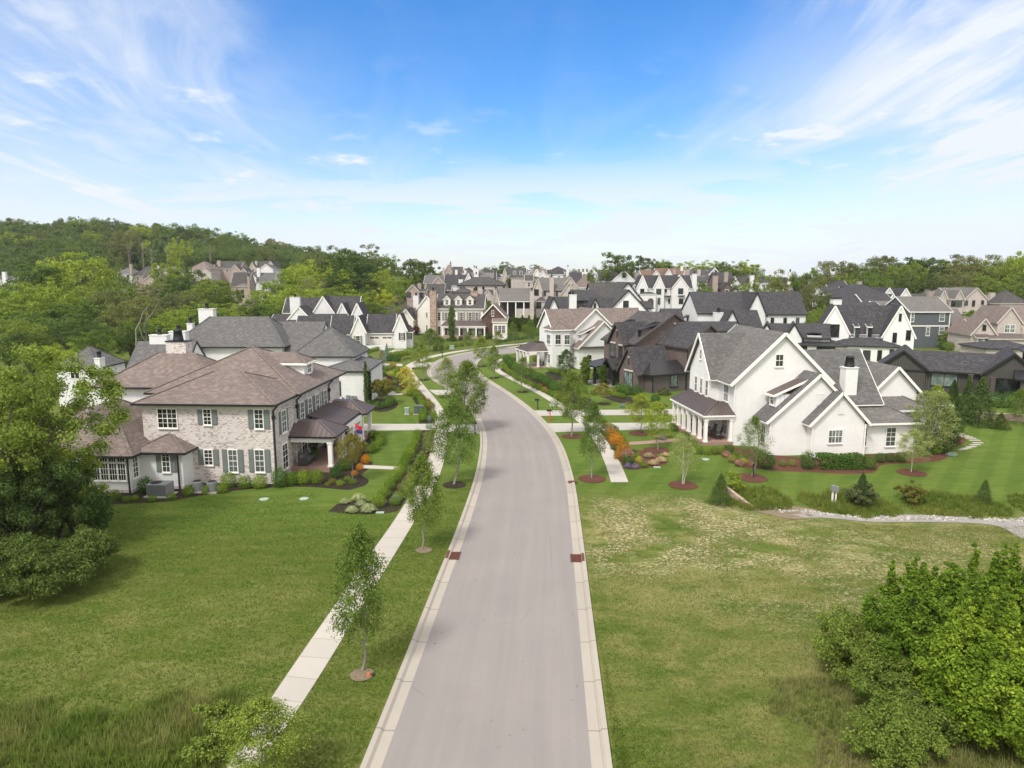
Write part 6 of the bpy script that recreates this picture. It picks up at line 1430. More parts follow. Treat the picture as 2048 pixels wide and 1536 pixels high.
for a in ((602, 235, 522, 110, 'bright'), (640, 255, 506, 110, 'bright'), (690, 250, 497, 130, 'dark'), (728, 262, 508, 110, 'dark'), (665, 225, 530, 100, 'bright'), (710, 225, 535, 110, 'dark'), (620, 205, 560, 100, 'bright'), (590, 195, 575, 80, 'bright'), (668, 200, 568, 56, 'mid'), (702, 200, 570, 66, 'bright'),
          (645, 195, 585, 60, 'bright'), (738, 205, 580, 66, 'mid'), (768, 240, 528, 66, 'yellow'), (792, 232, 545, 60, 'bright'), (760, 205, 572, 60, 'yellow'), (786, 212, 560, 50, 'bright'), (820, 250, 508, 90, 'open'), (850, 262, 512, 66, 'open'), (812, 240, 545, 60, 'mid'), (838, 245, 540, 50, 'mid'),
          (740, 188, 598, 60, 'mid'), (776, 190, 600, 60, 'bright'), (800, 195, 595, 40, 'mid'), (630, 330, 489, 70, 'open'), (670, 325, 488, 60, 'open'), (705, 320, 487, 60, 'open'), (740, 315, 486, 80, 'open'), (770, 300, 496, 60, 'open'), (690, 335, 492, 60, 'mid'), (752, 320, 498, 70, 'mid'), (608, 330, 494, 60, 'mid'),
          (632, 212, 545, 40, 'bare'), (806, 184, 582, 46, 'bare'), (872, 330, 543, 30, 'mid')):
    wood(*a, WC2, GC)
WR = ''
rt = [(1676 + i * 19 + random.uniform(-6, 6), random.uniform(232, 270), 505 + random.uniform(-4, 10) - (12 if i > 17 else 0) - (0 if i > 3 else -10), random.uniform(66, 92), random.choice(['mid', 'open', 'mid', 'dark', 'olive', 'bright'])) for i in range(22)]
rt += [(1690 + i * 27, 222 + 6 * (i % 2), 540 + random.uniform(-6, 6), 60, random.choice(['mid', 'dark', 'olive'])) for i in range(14)]
for a in rt: wood(*a, WR, GR)
WS = ''
for a in ((1226, 262, 494, 76, 'open', 0), (1202, 256, 520, 50, 'open', 1), (1246, 266, 518, 40, 'open', 0), (1290, 318, 505, 60, 'open', 0), (1312, 322, 508, 56, 'open', 1), (1346, 325, 518, 70, 'mid'), (1380, 325, 519, 60, 'bright'), (1412, 325, 517, 60, 'bright'), (1438, 325, 518, 46, 'open', 0), (1462, 318, 514, 50, 'mid'), (1488, 318, 516, 60, 'bright'),
          (1330, 330, 522, 50, 'mid'), (1280, 310, 528, 50, 'mid'), (1398, 330, 524, 60, 'mid'), (1506, 300, 528, 40, 'open', 2)):
    wood(*a[:5], WS, GS, a[5] if len(a) > 5 else None)
WT = 'among the houses at right centre'; GT = 'trees among the right houses'
for a in ((1404, 248, 556, 30, 'dark'), (1412, 240, 568, 26, 'bright'), (1478, 222, 545, 40, 'open', 2), (1496, 218, 560, 34, 'bright'), (1536, 212, 528, 44, 'open', 1), (1552, 208, 536, 36, 'open', 2), (1524, 205, 560, 40, 'mid'), (1560, 205, 556, 40, 'mid'), (1612, 208, 520, 56, 'open', 1), (1634, 206, 519, 60, 'open', 2), (1622, 190, 560, 50, 'olive'),
          (1650, 185, 588, 46, 'dark'), (1632, 180, 600, 46, 'mid'), (1660, 190, 575, 40, 'mid'), (1626, 158, 622, 30, 'mid'), (1592, 212, 548, 30, 'open', 0)):
    wood(*a[:5], WT, GT, a[5] if len(a) > 5 else None)
for i, (px, row, top, w) in enumerate(((1296, 616, 596, 18), (1310, 618, 604, 14), (1342, 616, 600, 16), (1352, 618, 606, 14), (1384, 600, 575, 20), (1612, 650, 606, 34), (1628, 655, 618, 28), (1640, 640, 596, 30), (1602, 610, 572, 28), (1216, 628, 600, 16), (1010, 632, 606, 14), (1070, 628, 606, 12), (1064, 566, 548, 16), (1000, 572, 556, 14),
        (1022, 560, 549, 14), (1046, 560, 550, 14), (872, 620, 588, 24), (858, 640, 600, 30), (846, 622, 590, 26), (1530, 580, 556, 26), (1498, 584, 560, 22), (1420, 584, 562, 18), (1850, 596, 572, 26), (1872, 620, 592, 30), (1912, 640, 606, 28), (1932, 655, 622, 26), (1950, 668, 640, 22), (1840, 660, 640, 16), (1988, 640, 612, 20), (2030, 700, 676, 22), (1896, 712, 690, 20), (1700, 640, 616, 18), (1648, 705, 690, 14), (1730, 700, 690, 10))):
    D = GD(px, 100)[1]; g0 = G(px, row); wood(px, min(g0[1], 300), top, w, ('mid', 'bright', 'olive', 'mid', 'dark')[i % 5], '', 'garden trees between the houses')
WK = 'on the far centre skyline'; GK = 'far centre skyline trees'
for a in ((975, 420, 529, 30, 'mid'), (992, 425, 527, 30, 'mid'), (1012, 430, 522, 30, 'dark'), (1028, 425, 527, 30, 'mid'), (1044, 428, 530, 24, 'mid'), (1068, 420, 528, 26, 'dark'), (1080, 424, 530, 20, 'dark'), (955, 415, 536, 24, 'mid'), (1100, 420, 536, 24, 'mid'), (1148, 425, 534, 22, 'mid'), (930, 410, 540, 24, 'mid'), (1240, 420, 530, 40, 'mid')):
    wood(*a, WK, GK)
# ---------------- the far wooded hill: one mass
def hill_wood():
    g = np.random.default_rng(5); Vs = []
    def mass(n, fx, D0, D1, top):
        for _ in range(n):
            D = g.uniform(D0, D1); px = fx(); x, y, z = GD(px, D); tp = top(px) + g.uniform(-4, 9) * 1.0 + (D1 - D) * .0
            h = g.uniform(10, 20); r = g.uniform(3.6, 7.5); K = 11
            d = g.normal(size=(K, 3)); d /= np.linalg.norm(d, axis=1)[:, None]; d[:, 2] = np.abs(d[:, 2]) * 1.2 - .35
            cen = np.array([x, y, z + h * .62]) + d * np.array([r, r, h * .32]) * .75
            Vs.append(leaves(cen, r * .42, 62, .95, flat=.75, up=.7, shell=.3, g=g))
    top = lambda px: 440 + 0 * px if px < 250 else (440 + (px - 250) * .075 if px < 420 else 453 + (px - 420) * .21)
    mass(860, lambda: g.uniform(-120, 660), 400, 565, lambda px: top(px) - 1)
    mass(120, lambda: g.uniform(-120, 250), 300, 400, lambda px: 500)
    return np.concatenate(Vs)
for i in range(30):
    px = -10 + i * 22 + random.uniform(-7, 7); tp = (440 if px < 250 else 440 + (px - 250) * .075 if px < 420 else 453 + (px - 420) * .21)
    wood(px, random.uniform(505, 545), tp - random.uniform(-6, 11), random.uniform(24, 44), random.choice(['mid', 'dark', 'open', 'bright', 'olive', 'mid']), '', 'trees on the hill ridge')
for i in range(26):
    px = random.uniform(0, 560); wood(px, random.uniform(400, 480), (440 if px < 250 else 440 + (px - 250) * .075 if px < 420 else 453 + (px - 420) * .21) + random.uniform(14, 40), random.uniform(28, 46), random.choice(['mid', 'dark', 'bright', 'olive', 'mid']), '', 'trees on the hillside')
hm = leaf_mesh('wood', hill_wood(), foliage('far hillside leaves', (0.048, 0.080, 0.024), (0.130, 0.180, 0.046), c=(0.150, 0.185, 0.045), cs=0.05))
tag(link('wood', hm), 'dark green wood covering the hill on the left skyline', 'wood', kind='stuff')
PT = MB()
g_ = np.random.default_rng(11); limb(PT, (0, 0, 0), (.4, 0, 15), .22, .05, g_, .03, 8)
for k in range(5): limb(PT, (.1, 0, 7 + k * 1.3), (g_.normal() * 2.2, g_.normal() * 2, 11 + k * 1.2), .10, .03, g_, .05, 4)
PTM = PT.mesh('pale_trunk', bark_g, True)
for px, D, top in ((262, 375, 480), (293, 372, 478), (306, 370, 486), (337, 376, 482), (425, 385, 488)):
    x, y, z = GD(px, D); h = max(6, ZD(top, D) - z); o = link('bare_tree', PTM, None, (x, y, z), random.uniform(0, 6), (h / 15 * .5, h / 15 * .5, h / 15)); tag(o, 'slim pale bare trunk standing against the wooded hill', 'tree', 'pale bare trunks on the hill')
DT = MB(); limb(DT, (0, 0, 0), (1.6, 0, 12), .30, .06, g_, .06, 8)
for k in range(7): limb(DT, (.2 * k, 0, 3 + k * 1.1), (g_.normal() * 3 + 1, g_.normal() * 2, 6 + k * 1.2), .12, .02, g_, .08, 4)
x, y, z = GD(290, 112); tag(link('dead_tree', DT.mesh('dead_tree', bark_g, True), None, (x, y, z), 0, (.7, .7, .95)), 'leaning grey dead tree before the left woods', 'tree')

# ---------------- street trees
ST = [street_tree(1, 8, 2.1, 44, 150, .16), street_tree(2, 8, 2.5, 48, 150, .16), street_tree(3, 8, 2.0, 36, 130, .17, sparse=.1), street_tree(4, 8, 2.6, 56, 160, .16, bare=.28)]
def street(px, row, top, wpx, var, label, mat=None, name='street_tree', grp='young trees along the street', ms=None, h0=8, r0=2.2):
    x, y, z = G(px, row); D = y; h = ZD(top, D) - z; r = wpx * D / F / 2 * 1.1
    return put_tree(name, ms or ST[var], label, x, y, r / r0, h / h0 / 1.02, group=grp)
L_ = 'young street tree with grey trunk '
SPH = street_tree(21, 8, 2.2, 56, 200, .15, sparse=.08, clump=.085)
street(724, 1343, 1050, 122, 0, L_ + 'nearest on the left verge', ms=SPH)
street(848, 1099, 907, 80, 2, L_ + 'second along the left verge', ms=street_tree(22, 8, 2.2, 56, 200, .16, sparse=.05, clump=.09))
street(910, 968, 800, 92, 1, L_ + 'and dense crown, third on the left verge', ms=street_tree(23, 8, 2.4, 54, 190, .14), r0=2.4)
street(933, 863, 722, 92, 3, 'tall feathery street tree behind the dense crowned one', ms=street_tree(24, 8, 2.2, 60, 170, .15, bare=.2, mat='maple'))
street(894, 794, 715, 46, 2, 'pale leaved slim street tree on the left verge at the driveway apron', ms=street_tree(25, 8, 1.7, 36, 120, .17, mat='pale'), r0=1.7)
street(847, 760, 682, 40, 2, L_ + 'beside the left kerb where the street bends')
street(833, 737, 690, 32, 2, L_ + 'behind the footpath left of the bend')
street(963, 732, 672, 34, 1, L_ + 'on the grass point inside the bend')
street(988, 756, 692, 34, 0, L_ + 'on the inner verge between bend and right footpath')
street(1044, 784, 714, 42, 2, 'thin street tree on the right verge beside the clipped hedge', ms=street_tree(26, 8, 1.7, 34, 110, .15, mat='mid'), r0=1.7)
street(1143, 872, 744, 66, 3, 'broad bright street tree on red mulch beside the right driveways', ms=street_tree(27, 8, 2.5, 66, 160, .15, mat='mid', bare=.3))
street(1184, 956, 803, 60, 1, 'street tree on a red mulch ring nearest the end of the right footpath', ms=street_tree(28, 8, 2.3, 56, 160, .14, bare=.3, mat='mid'))
street(996, 698, 662, 24, 0, L_ + 'on the far side of the bend before the farmhouse'); street(1027, 688, 644, 24, 2, L_ + 'right of the twin columnar trees'); street(937, 700, 660, 26, 2, 'grey leaved young tree before the long porch'); street(861, 703, 657, 34, 3, L_ + 'before the stone chimney')
street(1060, 690, 640, 26, 1, L_ + 'at the right end of the bend'); street(878, 700, 672, 26, 2, L_ + 'between the tall one and the columnar tree')
x, y, z = -7.3, 19.6, 0
put_tree('street_tree', street_tree(29, 5.2, 1.5, 36, 240, .10, bare=.2), 'top of a small street tree cut off by the bottom edge beside the left footpath', -8.0, 20.2, .95, .60, group='young trees along the street')
street(1280, 866, 788, 56, 1, 'bright lime green yard tree on a mulch ring, upper one of two', ms=street_tree(31, 8, 2.4, 50, 150, .15, mat='yellow', bare=.28), name='yard_tree', grp=None)
street(1314, 899, 803, 60, 1, 'bright green yard tree by the brick path, lower one of two', ms=street_tree(32, 8, 2.4, 50, 150, .15, mat='bright', bare=.3), name='yard_tree', grp=None)
street(1366, 968, 868, 60, 1, 'pale thin multi stemmed tree on a red mulch ring in front of the columned porch', ms=street_tree(33, 8, 2.4, 42, 90, .14, mat='pale', bare=.3, stems=3, bark=bark_w, sparse=.1), name='yard_tree', grp=None)
street(1504, 952, 832, 62, 1, 'slender conical young tree with dark stake against the white wall', ms=street_tree(34, 8, 2.3, 56, 110, .13, mat='mid', bare=.25), name='yard_tree', grp=None)
street(1823, 944, 860, 74, 1, 'small birch with two white stems on a mulch ring right of the white house', ms=street_tree(35, 8, 3.0, 50, 130, .14, mat='pale', bare=.3, stems=2, bark=bark_w), name='yard_tree', grp=None, r0=3)
street(1858, 905, 782, 80, 1, 'taller pale green birch hiding the rear porch of the white house', ms=street_tree(36, 8, 2.5, 70, 140, .15, mat='pale', bare=.08, stems=3, bark=bark_w), name='yard_tree', grp=None, r0=2.5)
street(1893, 900, 812, 62, 1, 'dense dark green round tree right of the birches', ms=street_tree(37, 8, 3.0, 80, 150, .16, mat='dark', bare=.05), name='yard_tree', grp=None, r0=3)
street(1131, 760, 699, 42, 1, 'dark round yard tree before the white lap siding farmhouse', ms=street_tree(38, 8, 3.0, 60, 130, .17, mat='dark', bare=.25), name='yard_tree', grp=None, r0=3)
street(1206, 807, 766, 44, 1, 'low spreading small tree before the dark brick house', ms=street_tree(39, 8, 4.4, 60, 130, .22, mat='rust', bare=.35), name='yard_tree', grp=None, r0=4.4)
street(704, 962, 868, 62, 1, 'small reddish green tree with one pale stem by the brick house porch', ms=street_tree(40, 8, 4.0, 70, 160, .18, mat='rust', bare=.42), name='yard_tree', grp=None, r0=4)
street(765, 808, 760, 54, 1, 'wide arching crown reddish green tree on the mulch island', ms=street_tree(41, 8, 5.0, 70, 140, .26, mat='rust', bare=.42, stems=3), name='yard_tree', grp=None, r0=5)
street(813, 772, 733, 38, 1, 'golden yellow flowering small tree, the farther of two', ms=street_tree(42, 8, 3.6, 60, 120, .26, mat='gold', bare=.2), name='yard_tree', grp=None, r0=3.6)
street(821, 785, 755, 42, 1, 'golden yellow flowering small tree, the nearer of two', ms=street_tree(43, 8, 4.6, 60, 120, .32, mat='gold', bare=.2), name='yard_tree', grp=None, r0=4.6)
street(774, 722, 686, 14, 1, 'small blue grey spruce in the garden of the twin garage house', ms=cone_tree(44, 8, 1.5, mat='blue'), name='spruce', grp=None, r0=1.5)
street(764, 738, 700, 16, 1, 'thin brown young tree left of the blue spruce', ms=street_tree(45, 8, 1.6, 26, 70, .2, mat='bare'), name='yard_tree', grp=None, r0=1.6)
street(832, 670, 652, 18, 1, 'maroon leaved small tree by the white side wing', ms=street_tree(46, 8, 3.4, 40, 90, .4, mat='maroon', bare=.2), name='yard_tree', grp=None, r0=3.4)
street(1328, 790, 775, 34, 1, 'shaggy olive shrub like tree at the corner of the dark brick house', ms=street_tree(47, 8, 4, 50, 110, .3, mat='olive', bare=.1), name='yard_tree', grp=None, r0=4)
for a in ((1885, 696, 662, 34, 'bright round tree beside the blue grey house'), (1918, 690, 640, 40, 'leafy tree between the blue grey house and the taupe brick house'), (1940, 660, 620, 36, 'bright leafy tree behind the taupe brick house'), (1955, 640, 612, 26, 'slim leafy tree before the grey beige brick house'),
          (1988, 800, 752, 0, ''), (1870, 842, 770, 50, 'light green tree beside the dark house porch'), (1905, 820, 768, 0, ''), (2036, 850, 778, 56, 'leafy young tree at the right edge beside the lawn'), (1650, 690, 682, 0, '')):
    if a[3]: street(a[0], a[1], a[2], a[3], 1, a[4], name='yard_tree', grp=None, ms=ST[1] if a[0] > 2000 else street_tree(50 + int(a[0]) % 40, 8, 2.6, 60, 110, .2, mat='bright' if a[0] < 1945 else 'mid', bare=.08), r0=2.6)
# ---------------- conifers
CN = [cone_tree(60, 4, 1.35, 7000, .11), cone_tree(61, 6, 1.6, 5600, .16), cone_tree(62, 6, 1.6, 5600, .16, mat='dark', ragged=.35)]
for px, row, top, w, v, lb, h0, r0 in ((1440, 1009, 946, 50, 0, 'plump dark cedar at the head of the ditch', 4, 1.35), (1722, 1008, 944, 42, 0, 'pointed cedar in the weeds below the hedge', 4, 1.35), (1967, 1004, 958, 34, 0, 'thin cedar at the right end of the ditch', 4, 1.35),
      (1957, 850, 752, 66, 1, 'largest pyramid cedar beside the dark house', 6, 1.6), (1930, 842, 748, 40, 1, 'tall narrow cedar left of the largest pyramid cedar', 6, 1.6), (1902, 838, 758, 40, 2, 'leaning bushy cedar third from the right by the dark house', 6, 1.6), (2000, 858, 825, 34, 2, 'small round cedar right of the largest pyramid cedar', 6, 1.6), (1987, 690, 668, 12, 1, 'small cedar before the taupe brick house', 6, 1.6), (1875, 850, 795, 34, 2, 'bushy cedar behind the pale birches', 6, 1.6)):
    street(px, row, top, w, 0, lb, name='cedar_tree', grp=None, ms=CN[v], h0=h0, r0=r0)
CO = [col_tree(70, 6, .55, mat='mid'), col_tree(71, 6, .5, mat='cedar'), col_tree(72, 5, .6, mat='dark')]
for px, row, top, w, v, lb in ((904, 683, 609, 15, 0, 'tall columnar hornbeam before the left end of the long porch'), (979, 676, 599, 15, 0, 'tall columnar hornbeam before the right end of the long porch'), (1170, 770, 712, 19, 0, 'plump columnar evergreen left of the dark porch'), (1176, 760, 708, 9, 1, 'thin columnar evergreen behind the plump one'), (1206, 772, 728, 16, 0, 'columnar evergreen before the dark porch'), (1232, 772, 722, 10, 1, 'narrow columnar evergreen at the brick gable'),
      (733, 812, 720, 10, 1, 'slim dark column evergreen at the white house corner, left'), (740, 808, 737, 12, 1, 'slim dark column evergreen at the white house corner, right'), (716, 735, 700, 9, 1, 'short column evergreen by the pyramid roof'), (709, 735, 705, 8, 1, 'shortest column evergreen by the pyramid roof'), (1121, 630, 598, 5, 0, 'thin columnar tree at the distant parking court'), (1323, 622, 585, 7, 0, 'thin upright tree before the pointed gables')):
    street(px, row, top, w, 0, lb, name='columnar_tree', grp=None, ms=CO[v], h0=6, r0=.53)
for i, px in enumerate([1013, 1018, 1023, 1028, 1034, 1039, 1045, 1052, 1058, 1070, 1076, 1082, 1088, 1093]):
    row = 664 - .08 * abs(px - 1050); top = row - (28 if i % 3 else 34) - (6 if px in (1058, 1082) else 0)
    street(px, row, top, 7.5, 0, 'narrow dark cypress in the row before the pale pink brick house', name='cypress_tree', grp='row of cypresses before the pink brick house', ms=CO[2], h0=5, r0=.58)

# ---------------- big foreground foliage
def near_tree(seed, h, r, K, per, leaf, mat, x, y, label, base=.12, clump=.13, sx=1, name='tree', bark=bark_d, spikes=0, lim=26, flat=.8, lobes=6):
    g = np.random.default_rng(seed); m = MB(); cen = []; rad = []; lob = [g.normal(size=3) * np.array([.42, .42, .28]) for _ in range(lobes)]
    cz = h * (base + (1 - base) * .5); rz = h * (1 - base) * .5
    while len(cen) < K:
        d = g.normal(size=3); d /= np.linalg.norm(d); p = lob[g.integers(lobes)] + d * g.uniform(.3, .78); n2 = np.linalg.norm(p)
        if n2 > 1: p /= n2 * g.uniform(1, 1.12)
        cen.append(np.array([p[0] * r, p[1] * r, cz + p[2] * rz])); rad.append(r * clump * g.uniform(.6, 1.4))
    for _ in range(spikes):
        a = g.uniform(0, 6.28); q = g.uniform(.1, .8) * r; b0 = np.array([q * math.cos(a), q * math.sin(a), cz + rz * math.sqrt(max(.05, 1 - (q / r) ** 2)) * .82]); L = g.uniform(.5, 1.5)
        for k in range(6): cen.append(b0 + np.array([g.normal() * .05, g.normal() * .05, L * k / 5])); rad.append(.26 - .034 * k)
        limb(m, b0 - (0, 0, .8), b0 + (0, 0, L), .02, .006, g, .02, 3)
    V = leaves(cen, rad, per, leaf, flat=flat, up=.6, shell=.1, aspect=.6, g=g)
    for s in range(2): limb(m, (g.normal() * .15, g.normal() * .15, -.2), (g.normal() * r * .3, g.normal() * r * .3, h * .75), .017 * h + .02, .03, g, .06, 7)
    for c in cen[:lim // 2]: limb(m, (g.normal() * .2, g.normal() * .2, h * g.uniform(.12, .45)), c * np.array([.85, .85, .9]), .006 * h, .008, g, .1, 5)
    return put_tree(name, (leaf_mesh('crown', V, FO[mat]), m.mesh('trunk', bark, True)), label, x, y, 1, 1, rz=g.uniform(0, 6))
x, y, _ = G(60, 1085)
near_tree(200, 12.1, 5.8, 190, 230, .18, 'maple', -29.6, 41.0, 'large light green open crowned tree at the left edge before the sun room', base=.36, clump=.115, lim=60, lobes=14)
near_tree(201, 9.6, 4.8, 130, 260, .19, 'maple', -34.0, 45.0, 'light green tree behind the large one at the left edge', base=.3, lim=20)
near_tree(202, 6.4, 3.4, 150, 280, .15, 'dark', -27.4, 37.5, 'grey green thicket tree with twiggy boughs at the left edge', base=.05, clump=.14, lim=30)
near_tree(203, 5.4, 3.2, 130, 260, .15, 'dark', -27.6, 40.6, 'dark cedar like thicket under the light green tree', base=.02, clump=.16)
near_tree(204, 5.6, 1.9, 70, 230, .15, 'bright', -27.9, 42.6, 'small yellow green tree before the sun room windows', base=.25, clump=.2)
near_tree(205, 2.8, 3.2, 150, 240, .13, 'dark', -24.8, 35.2, 'low green bramble bush on the lawn at the left edge', base=.0, clump=.16, name='bush', lim=8)
near_tree(206, 2.6, 2.6, 90, 230, .14, 'dark', -28.2, 34.5, 'dark low bush at the very left edge', base=.0, clump=.17, name='bush', lim=8)
near_tree(210, 4.1, 2.8, 300, 170, .14, 'lush', 17.3, 26.4, 'big bright green leafy thicket tree in the lower right corner', base=.04, clump=.13, spikes=34, lim=30, lobes=40)
near_tree(211, 3.9, 3.2, 330, 170, .15, 'lush', 21.0, 27.6, 'bright green thicket tree at the right edge behind the big one', base=.05, clump=.13, spikes=26, lobes=40)
near_tree(212, 4.1, 2.9, 360, 190, .14, 'lush', 17.8, 22.8, 'mid green leafy thicket at the bottom right corner', base=.02, clump=.135, spikes=24, lobes=40)
near_tree(213, 2.0, 2.0, 120, 330, .095, 'mid', 14.7, 23.7, 'low dark bush in front of the bright green thickets', base=.0, clump=.17, name='bush', lim=8)
near_tree(214, 1.5, 1.7, 80, 300, .095, 'mid', 12.9, 21.9, 'low bush at the bottom edge left of the thickets', base=.0, clump=.18, name='bush', lim=8)
near_tree(215, 2.5, 2.1, 90, 320, .10, 'mid', 14.6, 26.9, 'rounded bush at the left foot of the bright thicket', base=.0, clump=.18, name='bush', lim=8)
near_tree(216, 1.3, 1.2, 34, 170, .10, 'mid', -10.6, 22.3, 'leafy bush among the weeds in the lower left', base=0, clump=.22, name='bush', lim=6)
near_tree(217, 1.7, 1.3, 46, 170, .12, 'olive', 26.6, 51.2, 'olive green bush in the weeds right of the pointed cedar', base=.1, clump=.2, name='bush', lim=8)
near_tree(218, 1.8, 1.2, 46, 170, .12, 'rust', 30.4, 51.4, 'rust tipped bush near the right end of the ditch', base=.1, clump=.2, name='bush', lim=8)
near_tree(219, 1.7, .9, 26, 130, .12, 'bright', 20.0 - 3.0, 52.0, 'bright green sapling in the ditch weeds', base=.1, clump=.25, name='bush', lim=4)

# ---------------- shrubs
def ball_mesh(seed, mat, leaf=.10, n=1300, rough=.06, flat=.9):
    g = np.random.default_rng(seed); V = leaves([(0, 0, .86)], [1.0], n, leaf, flat=flat, up=.1, rnd=.55, shell=.93, g=g)
    m2 = g.uniform(0, 6, 3); bump_ = 1 + rough * np.sin(V[:, 0] * 5 + m2[0]) * np.sin(V[:, 1] * 5 + m2[1]); V = (V - (0, 0, .86)) * np.stack([bump_] * 3, 1) + (0, 0, .86)
    V[:, 2] += .05 * np.sin(V[:, 0] * 9) * np.cos(V[:, 1] * 8)
    core = leaves([(0, 0, .8)], [.9], n // 2, leaf * 1.6, flat=flat, up=.1, rnd=.3, shell=.9, g=g)
    return leaf_mesh('shrub', np.concatenate([V, core]), FO[mat])
SB = {k: ball_mesh(500 + i, k, leaf=.13 if k in ('pink', 'ivory') else .11) for i, k in enumerate(('box', 'boxd', 'boxy', 'olivesh', 'orange', 'pink', 'maroon', 'lav', 'rust', 'blue', 'ivory', 'bright'))}
SNAME = dict(box='boxwood', boxd='evergreen_shrub', boxy='lime_shrub', olivesh='olive_shrub', orange='spirea_shrub', pink='rose_shrub', maroon='maroon_shrub', lav='lavender', rust='perennial', blue='silver_shrub', ivory='hydrangea', bright='leafy_shrub')
def shrub(px, row, wpx, kind, label, group=None, tall=1.0, wide=None):
    x, y, z = G(px, row); r = wpx * y / F / 2; sh = r * tall
    o = link(SNAME[kind], SB[kind], None, (x, y, z - .05), random.uniform(0, 6.28), (r * random.uniform(.93, 1.07), r * random.uniform(.93, 1.07), sh * random.uniform(.92, 1.08)))
    tag(o, label, 'shrub', group); return o
def srow(pts, wpx, kind, label, group, step=1.0, tall=1.0, jit=0.0):
    step = max(step, wpx * 2.1)
    P = [G(*p)[:2] for p in pts]; P = catmull([tuple(p) for p in P], .2); acc = 0; last = P[0]; n = 0
    for i, p in enumerate(P):
        if i: acc += math.dist(p, last); last = p
        if i == 0 or acc >= step:
            acc = 0; r = wpx * random.uniform(.9, 1.12); jx, jy = random.uniform(-jit, jit), random.uniform(-jit, jit)
            o = link(SNAME[kind], SB[kind], None, (p[0] + jx, p[1] + jy, T(*p) - .05), random.uniform(0, 6.28), (r, r, r * tall)); tag(o, label, 'shrub', group)
# left garden strip, radius in metres
srow([(757, 1013), (775, 985), (797, 955), (812, 928), (828, 895), (838, 868)], .52, 'box', 'round clipped boxwood in the row edging the left garden strip', 'boxwood row of the left garden strip', 1.85)
srow([(790, 1010), (797, 1000)], .45, 'box', 'low round boxwood at the footpath end of the garden strip', 'boxwood row of the left garden strip', 1.0)
for px, row, w, k, lb in ((812, 985, 34, 'olivesh', 'large olive green dome shrub nearer the camera in the left garden strip'), (822, 968, 30, 'olivesh', 'olive green dome shrub touching the large one'), (857, 905, 26, 'olivesh', 'olive dome shrub beside the left footpath'), (857, 892, 26, 'olivesh', 'olive dome shrub behind the one by the footpath'), (857, 880, 24, 'olivesh', 'farther olive dome shrub by the footpath'), (848, 915, 18, 'maroon', 'low maroon flowering plant by the olive domes'), (866, 866, 14, 'box', 'small boxwood south of the driveway'), (858, 857, 14, 'blue', 'small blue grey shrub beside the driveway'),
                      (860, 842, 14, 'blue', 'second small blue grey shrub north of the driveway'), (792, 1004, 20, 'blue', 'silvery green plant between the boxwoods')):
    shrub(px, row, w, k, lb)
srow([(847, 842), (846, 828), (842, 818)], .5, 'box', 'boxwood beside the grey utility box', 'boxwoods by the utility box', 1.2)
srow([(868, 842), (865, 828)], .5, 'box', 'boxwood at the footpath corner north of the driveway', 'boxwoods at the footpath corner', 1.6)
srow([(860, 818), (852, 808), (842, 800), (832, 790)], .5, 'rust', 'reddish perennial shrub along the left footpath', 'perennials along the left footpath', 1.0, jit=.2)
srow([(847, 812), (838, 800), (828, 788)], .5, 'box', 'green perennial shrub along the left footpath', 'green shrubs along the left footpath', 1.2, jit=.2)
srow([(712, 824 - 8), (735, 815), (752, 818), (772, 816), (785, 808)], .62, 'boxd', 'dark round shrub on the mulch island', 'dark shrubs on the mulch island', 1.5)
srow([(638, 806), (665, 803), (690, 800), (712, 800), (728, 806)], .7, 'boxd', 'leafy dark hydrangea hedge shrub before the low white wing', 'hydrangeas before the low white wing', 1.2, .8)
